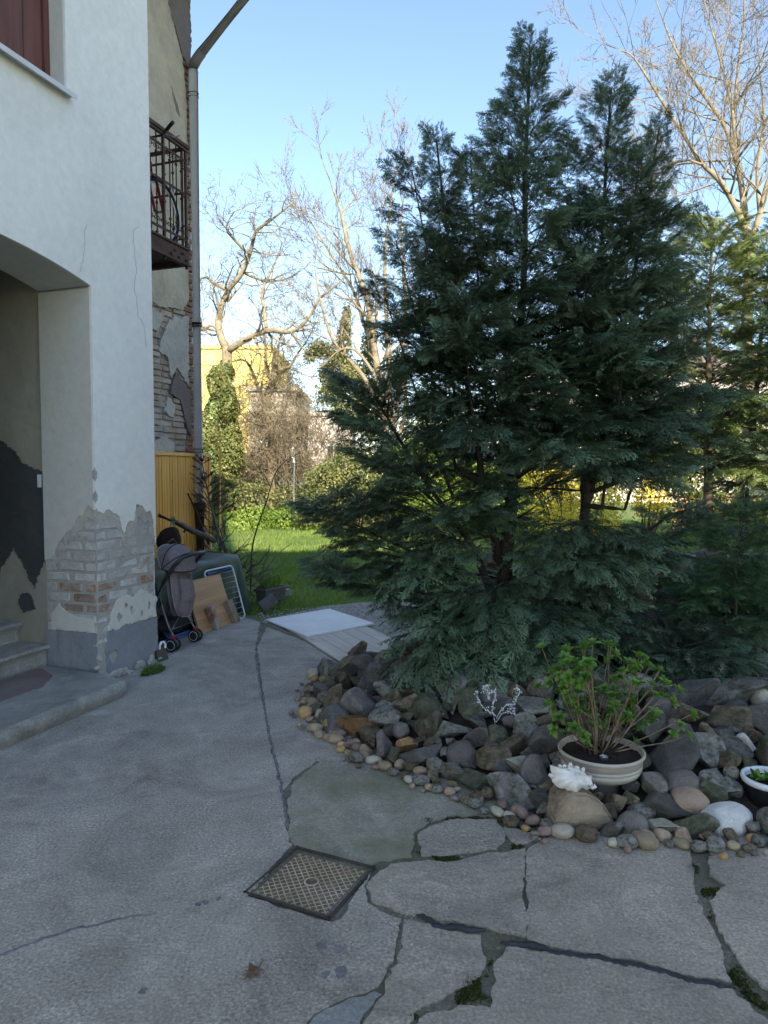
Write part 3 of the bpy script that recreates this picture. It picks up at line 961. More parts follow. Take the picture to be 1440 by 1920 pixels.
# first floor window: reveal, red-brown boarded shutter, zinc sill
rv = MB()
rv.box2((-0.2, 0.02, 4.25), (-0.18, 0.40, 6.12)); rv.box2((-1.52, 0.02, 4.25), (-1.5, 0.40, 6.12)); rv.box2((-1.5, .02, 6.1), (-.2, .40, 6.12)); rv.box2((-1.5, .02, 4.25), (-.2, .40, 4.27))
rv.build('window_reveal', M['reveal_wall'], house)
MB().box2((-1.499, .14, 4.27), (-1.45, .20, 6.1)).build('window_frame', M['shutter'], house)
wf = MB().box2((-0.25, .14, 4.27), (-.201, .20, 6.1)).build('window_frame', M['shutter'], house)
x = -0.255
while x > -1.42:
    w = rng.uniform(.16, .20)
    MB().box2((x - w + .004, .155 + rng.uniform(0, .004), 4.275), (x, .185, 6.09), .003).build('shutter_board', M['shutter'], wf)
    x -= w
MB().box2((-1.45, .19, 4.27), (-.25, .21, 6.1)).build('shutter_back', M['shutter'], wf)
sill = MB()
sill.box((-.85, .045, 4.282), (1.36, .22, .012), Matrix.Rotation(R(6), 3, 'X'))
sill.box((-.85, -.066, 4.262), (1.36, .006, .036))
sill.build('window_sill', M['zinc'], house)

# ------------------------------------------------------------------ rear wing: brick wall with old plaster
wing = MB().box2((XE, YW + .03, 0), (XW - .03, YW + .5, ZT - .8)).build('side_wall', M['core'], house)
z = 1.2
k = 0
while z < 8.3:
    full = z < 4.0
    x = XW - (0.0 if k % 2 else 0.06) + rng.uniform(-.018, .018)
    n = 0
    while (x > 2.95 if full else n < 1):
        w = 0.25 if (n or k % 2) else 0.19
        w *= rng.uniform(.92, 1.04)
        proud = rng.uniform(-.012, .010) if rng.random() < .85 else .02
        brick('brick_edge' if n == 0 else 'brick_old', (x - w / 2, YW + .06 + proud, z + .034), (w, .12, .066), wing, (rng.uniform(-.02, .02), rng.uniform(-.02, .02), rng.uniform(-.03, .03)))
        x -= w + .012
        n += 1
    z += .079
    k += 1
M_ = M
def wing_patch(pts, mat, th=(YW - .03, YW + .03), seed=1, amp=.03, name='old_plaster', step=.025):
    return MB().prism([jag_loop(pts, amp, step, seed, 9)], fy(0), th[0], th[1]).build(name, M[mat], wing)
wing_patch([(XE, 3.72), (3.45, 3.75), (3.9, 3.8), (4.02, 3.95), (4.03, 6.6), (3.95, 7.1), (3.72, 7.5), (3.55, 7.9), (3.35, 8.35), (XE, 8.35)], 'beige_plaster', seed=81)
wing_patch([(3.37, 8.38), (3.57, 7.93), (3.74, 7.53), (3.97, 7.13), (4.17, 7.0), (4.17, 8.38)], 'brown_plaster', (YW - .022, YW + .03), 83)
wing_patch([(3.70, 6.62), (3.84, 6.42), (3.88, 6.30), (3.80, 6.34), (3.72, 6.50)], 'brown_plaster', (YW - .033, YW + .0), 85, .01)
wing_patch([(3.36, 3.18), (3.55, 3.12), (3.62, 2.86), (3.74, 3.02), (4.0, 2.80), (4.03, 3.74), (3.6, 3.62), (3.46, 3.40)], 'old_plaster', (YW - .025, YW + .03), 87, .045)
wing_patch([(2.9, 3.50), (3.35, 3.42), (3.50, 3.66), (2.9, 3.74)], 'old_plaster', (YW - .02, YW + .03), 88, .03)
wing_patch([(3.46, 2.42), (3.66, 2.34), (3.70, 2.52), (3.54, 2.62)], 'old_plaster', (YW - .018, YW + .03), 93, .03)
wing_patch([(3.58, 2.66), (3.80, 2.60), (3.98, 2.20), (4.04, 2.12), (4.04, 2.72), (3.72, 2.95)], 'brown_plaster', (YW - .028, YW + .03), 89, .015)
wing_patch([(2.9, 1.3), (3.5, 1.3), (3.86, 1.3), (3.80, 1.62), (3.62, 1.72), (3.66, 2.02), (3.45, 2.10), (3.2, 1.98), (2.9, 2.15)], 'old_plaster', (YW - .022, YW + .03), 91)
# eave above, far over the yard
ev = MB()
ev.box2((XE - .1, YW - 1.2, 8.42), (XW + .3, YW + 3, 8.52))
ev.build('eave', M['bark_dark'], house)
MB().box2((XE, YW + .5, 0), (XW - .03, YW + 4, 8.4)).build('side_wall', M['core'], house)

# drainpipe: upright, elbow, long slanting run to the eave
dp = MB()
px_, py_ = XW - .17, YW - .13
dp.tube([(px_, py_, 1.15), (px_, py_, 6.96)], .064, 16)
dp.build('drainpipe', M['zinc'], house)
el = MB()
el.tube([(px_, py_, 6.94), (px_, py_, 7.02), (px_ - .005, py_ - .06, 7.10), (px_ - .01, py_ - .14, 7.17)], [.067, .067, .067, .066], 16)
el.build('pipe_elbow', M['zinc_old'], house)
dpo = MB()
dpo.tube([(px_ - .01, py_ - .12, 7.155), (px_ - .05, py_ - 1.10, 7.93), (px_ - .05, py_ - 1.15, 7.985), (px_ - .05, py_ - 1.16, 8.35)], .062, 16)
dpo.build('pipe_run', M['zinc_old'], house)
MB().tube([(px_, py_, 0.0), (px_, py_, 1.22)], .075, 16).build('cast_iron_foot', M['iron_dark'], house)
for zz in (3.6, 6.62, 1.9):
    MB().tube([(px_, py_, zz), (px_, py_, zz + .05)], .069, 16).build('pipe_clamp', M['iron_dark'], house)

# ------------------------------------------------------------------ balcony
BX0, BX1, BY0 = 0.76, 2.62, YW - 1.0
bal = MB().box2((BX0, BY0 + .04, 4.0), (BX1 - .03, YW, 4.10)).build('balcony', M['iron_dark'], house)
bmx = MB()
bmx.box2((BX0, BY0, 3.93), (BX1, BY0 + .05, 4.12)); bmx.box2((BX1 - .05, BY0 + .05, 3.932), (BX1 - .002, YW, 4.118)); bmx.box2((BX0, BY0 - .02, 4.10), (BX1 + .002, BY0, 4.122)); bmx.box2((BX0, BY0 - .02, 3.928), (BX1 + .002, BY0, 3.945))
for q in range(5):
    bmx.lathe([(0, .0), (.012, .0), (.016, -.008), (.016, -.02)], 8, (BX1 - .06 - .07 * q, BY0 - .012, 4.02 + (.03 if q % 2 else -.03)))
bmx.build('beam', M['rust_steel'], bal)
rl = MB()
ZR = 5.24
rl.bar((BX0, BY0 + .02, ZR), (BX1 + .03, BY0 + .02, ZR), .06, .035, (0, 0, 1))
rl.bar((BX0, BY0 + .02, ZR - .035), (BX1, BY0 + .02, ZR - .035), .03, .03, (0, 0, 1))
rl.bar((BX1 - .02, BY0 + .05, ZR - .02), (BX1 - .02, YW, ZR - .02), .04, .03, (0, 0, 1))
rl.build('handrail', M['rust_steel'], bal)
mr = MB()
for zz in (5.08, 4.72, 4.22):
    mr.bar((BX0, BY0 + .02, zz), (BX1, BY0 + .02, zz), .012, .026, (0, 0, 1))
    mr.bar((BX1 - .02, BY0, zz + .02), (BX1 - .02, YW, zz + .02), .012, .022, (0, 0, 1))
mr.build('rail', M['rust_steel'], bal)
for x_ in (BX1 - .02, BX1 - .42, BX1 - 1.25):
    MB().bar((x_, BY0 + .02, 3.9), (x_, BY0 + .02, ZR - .02), .026, .026).build('post', M['rust_steel'], bal)
MB().bar((BX1 - .02, YW - .5, 4.1), (BX1 - .02, YW - .5, ZR - .03), .03).build('post', M['rust_steel'], bal)
def scroll(c, ax, r, turns=1.3, flip=1):
    pts = []
    for i in range(16):
        t = i / 15
        a = flip * turns * 2 * math.pi * t
        rr = r * (1 - .65 * t)
        pts.append(Vector(c) + Vector(ax) * (rr * math.cos(a)) + Vector((0, 0, rr * math.sin(a))))
    return pts
for i in range(16):
    x_ = BX1 - .02 - .115 * (i + .5)
    b = MB()
    b.tube([(x_, BY0 + .02, 4.12), (x_, BY0 + .02, ZR - .05)], .008, 6)
    for zz in (4.36, 4.68, 4.98):
        b.lathe([(.002, -.02), (.016, -.008), (.016, .008), (.002, .02)], 8, (x_, BY0 + .02, zz))
    for s in (-1, 1):
        b.tube(scroll((x_ + s * .028, BY0 + .02, 5.03), (s, 0, 0), .026, 1.2), .004, 5)
        b.tube(scroll((x_ + s * .028, BY0 + .02, 4.30), (s, 0, 0), .026, 1.2, -1), .004, 5)
    b.build('baluster', M['rust_steel'], bal)
for i in range(8):
    y_ = BY0 + .11 * (i + .7)
    b = MB()
    b.tube([(BX1 - .02, y_, 4.12), (BX1 - .02, y_, ZR - .04)], .008, 6)
    for zz in (4.36, 4.68, 4.98):
        b.lathe([(.002, -.02), (.016, -.008), (.016, .008), (.002, .02)], 8, (BX1 - .02, y_, zz))
    b.build('baluster', M['rust_steel'], bal)

# red bicycle standing on the balcony
def make_bike():
    t = thing('bicycle', 'red bicycle with grey mudguard parked behind the rusty balcony railing', 'bicycle', H2W(1.27, BY0 + .13, 4.10), FA)
    W = .33
    for x_ in (0.0, 1.0):
        wh = MB().tube([(x_ + W * math.cos(a), 0, W + W * math.sin(a)) for a in [2 * math.pi * k / 32 for k in range(32)]], .021, 8, closed=True).build('wheel', M['rubber'], t)
        MB().tube([(x_ + (W - .03) * math.cos(a), 0, W + (W - .03) * math.sin(a)) for a in [2 * math.pi * k / 32 for k in range(32)]], .011, 6, closed=True).build('rim', M['zinc'], wh)
        sp = MB()
        for k in range(18):
            a = 2 * math.pi * k / 18
            sp.tube([(x_, .02 * (-1) ** k, W), (x_ + (W - .03) * math.cos(a), 0, W + (W - .03) * math.sin(a))], .0016, 4)
        sp.tube([(x_, -.05, W), (x_, .05, W)], .018, 10)
        sp.build('spokes', M['zinc'], wh)
        MB().tube([(x_ + (W + .035) * math.cos(a), 0, W + (W + .035) * math.sin(a)) for a in [R(-40 if x_ else 20) + R(180) * k / 20 for k in range(21)]], .016, 6).build('mudguard', M['zinc'], t)
    MB().tube([(.0, 0, W), (.42, 0, .30), (.36, 0, .78), (.0, 0, W)], .014, 8).tube([(.42, 0, .30), (.86, 0, .72)], .019, 8).tube([(.36, 0, .70), (.85, 0, .78)], .017, 8).tube([(.85, 0, .80), (.87, 0, .66)], .022, 8).build('frame', M['red_plastic'], t)
    MB().tube([(.87, .05, .66), (1.0, .05, W)], .016, 8).tube([(.87, -.05, .66), (1.0, -.05, W)], .016, 8).tube([(.87, -.06, .66), (.87, .06, .66)], .018, 8).build('fork', M['red_plastic'], t)
    MB().tube([(.85, 0, .80), (.83, 0, 1.02), (.87, 0, 1.06)], .014, 8).tube([(.78, -.30, 1.10), (.87, -.14, 1.06), (.87, .14, 1.06), (.78, .30, 1.10)], .012, 8).build('handlebar', M['black_plastic'], t)
    for s in (-1, 1):
        MB().tube([(.82, .24 * s, 1.08), (.76, .36 * s, 1.11)], .019, 10).build('grip', M['rubber'], t)
        MB().tube([(.86, .20 * s, 1.06), (.93, .24 * s, 1.05), (.92, .34 * s, 1.05)], .006, 6).build('brake_lever', M['zinc'], t)
    MB().box((.34, 0, .86), (.26, .14, .05), None, .02).tube([(.36, 0, .76), (.35, 0, .85)], .014, 8).build('saddle', M['rubber'], t)
    return t
make_bike()

# ------------------------------------------------------------------ wooden fence panel in front of the wing
wfn = thing('wooden_fence', 'orange varnished fence panel of narrow upright planks against the side wing', 'fence', H2W(2.95, YW - .075, 0), FA)
x = 0.0
while x < 1.40:
    w = rng.uniform(.052, .062)
    MB().box((x + w / 2, rng.uniform(-.003, .003), .93), (w - .006, .02, 1.84), None, .004).build('plank', M['fence_wood'], wfn)
    x += w
MB().box((.70, -.012, 1.865), (1.46, .05, .045), None, .005).build('top_rail', M['fence_wood'], wfn)
MB().box((1.42, -.005, .92), (.05, .05, 1.84), None, .004).build('post', M['fence_wood'], wfn)
MB().box((.70, .020, .5), (1.40, .018, .08)).build('back_rail', M['fence_wood'], wfn)

# unseen block behind the camera, its width and step shaped to cast the shade
blk = thing('shading_block', 'tall plastered apartment block closing the courtyard behind the viewer', 'house', (3, -16.2, 0))
bw = MB().box2((0.4, -5, 0), (6.5, 5.2, 13.9)).build('wall', M['cream_wall'], blk)
MB().box2((-2.1, -5, 0), (0.4, 5.2, 19.8)).build('wall', M['cream_wall'], blk)
MB().box2((0.41, -5.3, 13.9), (6.8, 5.5, 14.05)).build('cornice', M['old_plaster'], blk)
for fl in range(4):
    for k in range(3):
        MB().box2((-2.4 + 3.0 * k, 5.19, 1.0 + 3.0 * fl), (-1.2 + 3.0 * k, 5.23, 2.7 + 3.0 * fl)).build('window', M['black_plastic'], blk)

# unseen white house added on the right: its sunny front bounces fill light
bounce_obj = thing('bounce_house', 'low whitewashed neighbour house standing beyond the rockery outside the view', 'house', (9.2, 3.5, 0), R(-45))
MB().box2((-4.6, 0, -.1), (4.6, 5, 5.2)).build('wall', M['white_wall'], bounce_obj)
rf_ = MB().prism([[(-.3, 5.2), (5.3, 5.2), (2.5, 6.4)]], lambda u, v, w: (w, u, v), -4.9, 4.9).build('roof', M['brick_edge'], bounce_obj)
MB().box((2, 2.4, 6.5), (.5, .5, 1.2)).build('chimney', M['brick_edge'], rf_)
for k in range(4):
    for fl in range(2):
        f = MB().box((-3.2 + 2.1 * k, -.02, 1.5 + 2.3 * fl), (.95, .06, 1.35)).build('window', M['shutter'], bounce_obj)
        MB().box((-3.2 + 2.1 * k, -.055, 1.5 + 2.3 * fl), (.78, .02, 1.18)).build('pane', M['black_plastic'], f)
# ------------------------------------------------------------------ rockery: an earth mound covered with stones
MO = gpts((563, 1312), (566, 1340), (592, 1372), (645, 1412), (715, 1445), (790, 1470), (850, 1497), (925, 1528), (1000, 1563), (1100, 1578), (1200, 1586), (1300, 1594), (1440, 1590))
MO += [(2.6, 3.0), (3.6, 3.6), (4.0, 5.0), (4.0, 6.9), (0.9, 6.75), (0.2, 6.6)] + gpts((640, 1238), (592, 1270))
def seg_d(p, a, c):
    ax, ay = a; bx, by = c
    dx, dy = bx - ax, by - ay
    t = max(0, min(1, ((p[0] - ax) * dx + (p[1] - ay) * dy) / (dx * dx + dy * dy + 1e-12)))
    return math.hypot(p[0] - ax - t * dx, p[1] - ay - t * dy)
def inside(p, poly):
    r = False
    j = len(poly) - 1
    for i in range(len(poly)):
        xi, yi = poly[i]; xj, yj = poly[j]
        if (yi > p[1]) != (yj > p[1]) and p[0] < (xj - xi) * (p[1] - yi) / (yj - yi) + xi:
            r = not r
        j = i
    return r
def mdist(x, y):
    d = min(seg_d((x, y), MO[i], MO[(i + 1) % len(MO)]) for i in range(len(MO)))
    return d if inside((x, y), MO) else -d
def mound_h(x, y):
    d = mdist(x, y)
    if d <= 0:
        return 0.0
    t = min(1, d / 1.15)
    return 0.29 * (0.35 * t + 0.65 * t * t * (3 - 2 * t)) + 0.02 * noise.noise(Vector((x * 3, y * 3, 0)))
def on_mound(u, v):
    d = ray(u, v)
    k = 2.0
    while k < 12:
        p = Vector((0, 0, CAM_H)) + d * k
        if p.z <= mound_h(p.x, p.y):
            return p
        k += 0.02
    return p
# mound mesh
nx_, ny_ = 64, 56
xs = np.linspace(-0.75, 4.1, nx_); ys = np.linspace(2.85, 7.0, ny_)
V, F = [], []
for j in range(ny_):
    for i in range(nx_):
        d = mdist(xs[i], ys[j])
        V.append((xs[i], ys[j], mound_h(xs[i], ys[j]) - 0.035 if d > 0 else -0.045))
for j in range(ny_ - 1):
    for i in range(nx_ - 1):
        F.append((j * nx_ + i, j * nx_ + i + 1, (j + 1) * nx_ + i + 1, (j + 1) * nx_ + i))
M['bed_soil'] = basic('bed_soil', [(0.3, (0.022, 0.018, 0.014)), (0.7, (0.05, 0.04, 0.03))], 9, 0.95, ((30, 0.8, 0.02),), offset=False)
tag(link('rockery_bed', np_mesh('rockery_bed', V, F, smooth=True), M['bed_soil']), kind='structure')

# stone meshes: spheres cut by planes (angular) or pushed by smooth noise (rounded)
def ico(sub):
    bm = bmesh.new()
    bmesh.ops.create_icosphere(bm, subdivisions=sub, radius=1)
    v = np.array([w.co[:] for w in bm.verts]); bm.verts.index_update()
    f = np.array([[w.index for w in q.verts] for q in bm.faces])
    bm.free()
    return v, f
IV, IF = ico(4)
def angular(seed):
    r = np.random.RandomState(seed)
    v = IV * 1.35
    for k in range(9):
        n = r.normal(size=3); n /= np.linalg.norm(n)
        d = r.uniform(0.48, 0.82)
        s = v @ n - d
        v = v - np.outer(np.maximum(s, 0), n) * 0.97
    out = []
    for p in v:
        q = Vector(p * 2.2 + seed)
        k = 0.040 * noise.noise(q) + 0.030 * noise.noise(q * 2.6) + 0.016 * noise.noise(q * 6)
        out.append(p * (1 + k))
    return np_mesh('stone', np.array(out), IF, smooth=True)
def rounded(seed):
    out = []
    for p in IV[:, :]:
        q = Vector(p * 0.8 + seed * 3.7)
        k = 1 + 0.20 * noise.noise(q) + 0.10 * noise.noise(q * 2.1) + .014 * noise.noise(q * 7)
        pw = np.sign(p) * np.abs(p) ** 0.9
        out.append(pw * k)
    return np_mesh('pebble', np.array(out), IF, smooth=True)
ANG = [angular(100 + k) for k in range(16)]
IV, IF = ico(3)
RND = [rounded(5 + k) for k in range(8)]
RM = {
    'slate': rock_mat('slate_stone', (0.105, 0.100, 0.094), (0.205, 0.192, 0.178), 0.30, 0.0, 0.006),
    'violet': rock_mat('violet_stone', (0.150, 0.132, 0.122), (0.265, 0.235, 0.218), 0.24, 0.0, 0.006),
    'mossy': rock_mat('mossy_stone', (0.110, 0.108, 0.078), (0.215, 0.205, 0.150), 0.25, 0.8, 0.008),
    'brown': rock_mat('brown_stone', (0.155, 0.120, 0.082), (0.300, 0.235, 0.162), 0.28, 0.2, 0.008),
    'grey': rock_mat('grey_stone', (0.210, 0.198, 0.176), (0.370, 0.350, 0.315), 0.24, 0.2, 0.006),
    'orange': rock_mat('orange_stone', (0.20, 0.100, 0.042), (0.36, 0.205, 0.095), 0.1, 0.0),
    'tan': rock_mat('tan_stone', (0.20, 0.145, 0.092), (0.33, 0.255, 0.175), 0.22, 0.0, 0.015, 0.25),
    'ochre': rock_mat('ochre_stone', (0.27, 0.155, 0.055), (0.42, 0.28, 0.125), 0.18, 0.0, 0.015, 0.25),
    'cream': rock_mat('cream_stone', (0.27, 0.24, 0.18), (0.42, 0.38, 0.30), 0.12, 0.0, 0.015, 0.25),
    'white': rock_mat('white_stone', (0.46, 0.44, 0.41), (0.70, 0.68, 0.64), 0.06, 0.0, 0.01, 0.3),
    'pale': rock_mat('pale_stone', (0.24, 0.23, 0.215), (0.44, 0.43, 0.41), 0.1, 0.15),
    'rose': rock_mat('rose_stone', (0.15, 0.10, 0.082), (0.235, 0.165, 0.14), 0.15, 0.0, 0.01, 0.25),
}
MESHM = {}
def rmesh(me, kind):
    key = (me.name, kind)
    if key not in MESHM:
        c = me.copy(); c.materials.clear(); c.materials.append(RM[kind]); MESHM[key] = c
    return MESHM[key]
SK = {'slate': 'dark slate-grey stone', 'violet': 'purplish grey stone', 'mossy': 'dark greenish mossy stone', 'brown': 'dull brown stone', 'grey': 'light grey stone'}
PK = {'tan': 'rounded tan pebble', 'ochre': 'rounded ochre yellow pebble', 'cream': 'pale cream pebble', 'grey': 'grey pebble', 'brown': 'dark brown pebble', 'rose': 'reddish pebble'}
def near(x, y, c, r):
    return (x - c[0]) ** 2 + (y - c[1]) ** 2 < r * r
def where(x, y, d):
    if near(x, y, POT_AT, .42): return 'lying around the flower bowl'
    if near(x, y, WO_P, .34): return 'lying around the wire ornament'
    if near(x, y, POT2_AT, .45): return 'lying near the pot with white rim'
    if d < .24: return 'piled just behind the edging pebbles'
    if x < .15: return 'piled at the rockery end by the white panel'
    if d > .95: return 'piled under the conifer branches'
    return 'piled halfway up the rockery slope'
def pwhere(x, y):
    if near(x, y, (WPX, WPY), .33): return 'edging the rockery beside the seashell stone'
    if x < -.2: return 'edging the rockery end by the white panel'
    if x > 1.15: return 'edging the rockery near the white boulder'
    if x > .9: return 'edging the rockery below the flower bowl'
    return 'edging the rockery along the greenish concrete'
placed = []   # (x, y, r)
def stone(kind, p, size, rot=None, rnd=False, label=None, cat='stone', group=None, me=None):
    me = me or rng.choice(RND if rnd else ANG)
    o = link('pebble' if rnd and max(size) < .07 else 'rockery_stone', rmesh(me, kind))
    o.location = p
    o.scale = size
    o.rotation_euler = rot if rot is not None else (rng.uniform(-.35, .35), rng.uniform(-.35, .35), rng.uniform(0, 6.28))
    tag(o, label, cat, group)
    placed.append((p[0], p[1], (size[0] + size[1]) / 2))
    return o

# stones one can single out: (u, v, width px, height px, kind, rounded, label)
HERO = [
    (676, 1358, 62, 52, 'orange', 0, 'large orange-brown block standing at the low end of the rockery'),
    (866, 1416, 52, 46, 'violet', 1, 'rounded purplish grey cobble lying on a flat mossy stone'),
    (802, 1362, 56, 56, 'brown', 0, 'pointed brown stone wedged upright among dark stones'),
    (735, 1315, 34, 46, 'brown', 0, 'upright rusty brown stone beside a pale knobbly stone'),
    (722, 1326, 30, 28, 'pale', 1, 'pale knobbly stone beside the rusty brown upright stone'),
    (763, 1393, 28, 26, 'ochre', 0, 'small pitted ochre stone among grey stones'),
    (790, 1415, 64, 44, 'slate', 0, 'broad dark slab leaning behind the edging pebbles'),
    (722, 1395, 40, 46, 'violet', 0, 'tall purplish grey stone just behind the edging pebbles'),
    (632, 1350, 56, 44, 'slate', 0, 'squat black-grey block beside the orange-brown block'),
    (925, 1424, 62, 44, 'brown', 0, 'blocky brown stone with flat top behind the edging pebbles'),
    (894, 1380, 42, 46, 'violet', 0, 'faceted purplish grey stone near the wire ornament'),
    (932, 1380, 44, 34, 'mossy', 1, 'smooth greenish cobble right below the wire ornament'),
    (976, 1432, 46, 38, 'cream', 0, 'yellowish lichen-covered lump of stone'),
    (958, 1480, 74, 62, 'pale', 0, 'big pale grey block with whitish faces near the seashell'),
    (1018, 1496, 48, 54, 'slate', 0, 'dark block between the pale block and the seashell stone'),
    (900, 1462, 74, 26, 'mossy', 0, 'long flat mossy stone behind the edging pebbles'),
    (1296, 1502, 60, 48, 'tan', 1, 'large smooth tan cobble near the white boulder'),
    (1366, 1536, 84, 52, 'white', 1, 'large smooth white boulder near the dark pot'),
    (1228, 1468, 72, 48, 'violet', 0, 'purplish grey block to the side of the flower bowl'),
    (1260, 1516, 66, 48, 'slate', 0, 'dark faceted block below the flower bowl'),
    (1280, 1468, 60, 42, 'violet', 1, 'smooth dark purplish cobble behind the tan cobble'),
    (1312, 1400, 62, 56, 'grey', 0, 'long grey-brown slab lying upslope in the rockery'),
    (1338, 1458, 56, 42, 'grey', 0, 'lower grey-brown slab continuing the long slab'),
    (1362, 1476, 40, 40, 'grey', 0, 'squared grey stone near the dark pot'),
    (1392, 1292, 112, 62, 'grey', 0, 'huge grey boulder at the top of the rockery'),
    (1292, 1284, 74, 40, 'violet', 0, 'flat-topped purplish grey stone at the top of the rockery'),
    (1300, 1262, 34, 26, 'grey', 0, 'small pale grey stone resting at the top of the rockery'),
    (1358, 1342, 80, 52, 'brown', 0, 'triangular golden-brown boulder below the huge grey boulder'),
    (1428, 1306, 32, 30, 'cream', 1, 'smooth cream cobble sitting on a dark stone'),
    (1404, 1396, 36, 30, 'white', 0, 'broken white stone with a rusty patch'),
    (1240, 1325, 50, 40, 'violet', 1, 'rounded purplish grey boulder behind the leafy branches'),
    (1170, 1300, 60, 46, 'violet', 0, 'purplish grey boulder half hidden behind the flower bowl shrub'),
    (1190, 1547, 52, 44, 'violet', 1, 'rounded purplish grey cobble behind the ochre pebbles'),
    (1242, 1549, 46, 34, 'cream', 0, 'pitted cream limestone lump behind the edging pebbles'),
    (1306, 1550, 72, 46, 'mossy', 0, 'dark mossy triangular stone beside the white boulder'),
    (1204, 1522, 46, 30, 'grey', 1, 'speckled grey cobble with a tan pebble leaning on it'),
    (1160, 1551, 26, 26, 'white', 0, 'small bright white stone beside the seashell stone'),
    (630, 1268, 46, 30, 'brown', 0, 'flat brown stone at the far end of the rockery'),
    (668, 1222, 40, 34, 'brown', 0, 'squared reddish-brown brick-like stone under the branches'),
    (640, 1300, 56, 26, 'grey', 0, 'sloping grey slab at the far end of the rockery'),
]
for u, v, w, h, kind, rd, lab in HERO:
    p = on_mound(u, v + h * 0.28)
    k = p.y / FPX
    sx, sz = w * k * 0.58, h * k * 0.60
    sy = (sx * sz) ** .5 * 1.02
    stone(kind, (p.x, p.y + sy * .25, p.z + sz * 0.22), (sx, sy, sz), (rng.uniform(-.2, .2), rng.uniform(-.15, .15), rng.uniform(-.3, .3) + (math.pi if rng.random() < .5 else 0)), bool(rd), lab)

# the wedge-shaped stone that carries the seashell
wp = G(1092, 1560)
WPX, WPY = wp.x, wp.y
b = MB()
wl = [(-.145, 0), (.150, 0), (.135, .055), (.085, .135), (.02, .175), (-.06, .185), (-.105, .15), (-.13, .07)]
bm = bmesh.new()
vs0 = []
for yy, s in ((-.085, 1.0), (-.02, 1.03), (.07, .93), (.12, .75)):
    vs0.append([bm.verts.new((x * s, yy, z * (1.0 if yy < .0 else .94) - .01)) for x, z in wl])
for a, c in zip(vs0[:-1], vs0[1:]):
    for i in range(8):
        bm.faces.new((a[i], a[(i + 1) % 8], c[(i + 1) % 8], c[i]))
bm.faces.new(vs0[0]); bm.faces.new(list(reversed(vs0[-1])))
bmesh.ops.bevel(bm, geom=list(bm.edges), offset=.010, segments=2, affect='EDGES')
bmesh.ops.subdivide_edges(bm, edges=list(bm.edges), cuts=2, use_grid_fill=True)
bmesh.ops.recalc_face_normals(bm, faces=bm.faces)
for w in bm.verts:
    q = w.co * 16
    w.co += w.normal * (.006 * noise.noise(q) + .004 * noise.noise(q * 2.7)) + Vector((.006 * noise.noise(q * .5 + Vector((9, 0, 0))), 0, 0))
me = bpy.data.meshes.new('rockery_stone'); bm.to_mesh(me); bm.free()
for pl in me.polygons: pl.use_smooth = True
me.materials.append(RM['brown'])
o = link('rockery_stone', me); o.location = (wp.x, wp.y + .09, 0.0); o.rotation_euler = (0, 0, .12)
tag(o, 'big brown wedge-shaped stone carrying the white seashell', 'stone')
placed.append((wp.x, wp.y + .06, .15))
SHELL_AT = Vector((wp.x - .035, wp.y + .075, 0.172))
POT_AT = P(1127, 1404, 3.47)
placed.append((POT_AT.x, POT_AT.y, .17))
POT2_AT = (P(1446, 1456, 3.36))
placed.append((POT2_AT.x - .03, POT2_AT.y - .05, .20))
WO_P = on_mound(928, 1366)
placed.append((WO_P.x, WO_P.y, .07))

# edging pebbles along the front outline
line = [Vector((p[0], p[1], 0)) for p in [MO[-1]] + MO[:13] + [MO[13]]]
tot = []
for a, c in zip(line[:-1], line[1:]):
    n = max(1, int((c - a).length / 0.01))
    for k in range(n):
        tot.append((a.lerp(c, k / n), (c - a).normalized()))
acc = 0.0
i = 0
npb = 0
pk = ['tan', 'tan', 'tan', 'tan', 'cream', 'ochre', 'grey', 'grey', 'brown', 'brown', 'rose', 'tan']
while i < len(tot):
    p, d = tot[i]
    s = Vector((d.y, -d.x, 0))          # outwards
    big = rng.random()
    r = rng.uniform(.018, .034) if big < .72 else rng.uniform(.034, .050)
    q = p + s * (rng.uniform(-.03, .03) - .005)
    kd = rng.choice(pk)
    flat_ = rng.uniform(.62, .85)
    stone(kd, (q.x, q.y, r * flat_ * .80), (r * rng.uniform(1.0, 1.45), r, r * flat_), (rng.uniform(-.15, .15), rng.uniform(-.15, .15), math.atan2(d.y, d.x) + rng.gauss(0, .5)), True, ('large ' if r > .033 else 'small ') + PK[kd] + ' ' + pwhere(q.x, q.y), 'pebble', 'edging pebbles')
    npb += 1
    for _q in range(rng.choice((0, 1, 1, 2))):
        r2 = rng.uniform(.014, .034)
        q = p - s * rng.uniform(.045, .105) + d * rng.uniform(-.03, .03)
        kd = rng.choice(pk)
        stone(kd, (q.x, q.y, mound_h(q.x, q.y) + r2 * .5), (r2 * 1.25, r2, r2 * .8), None, rng.random() < .7, 'small ' + PK[kd] + ' ' + pwhere(q.x, q.y), 'pebble', 'edging pebbles')
        npb += 1
    if rng.random() < .25:
        r2 = rng.uniform(.010, .018)
        q = p + s * rng.uniform(.05, .075)
        kd = rng.choice(pk)
        stone(kd, (q.x, q.y, r2 * .6), (r2 * 1.2, r2, r2 * .8), None, True, 'tiny ' + PK[kd] + ' ' + pwhere(q.x, q.y), 'pebble', 'edging pebbles')
        npb += 1
    i += int(r * 2.05 / 0.01) + 1
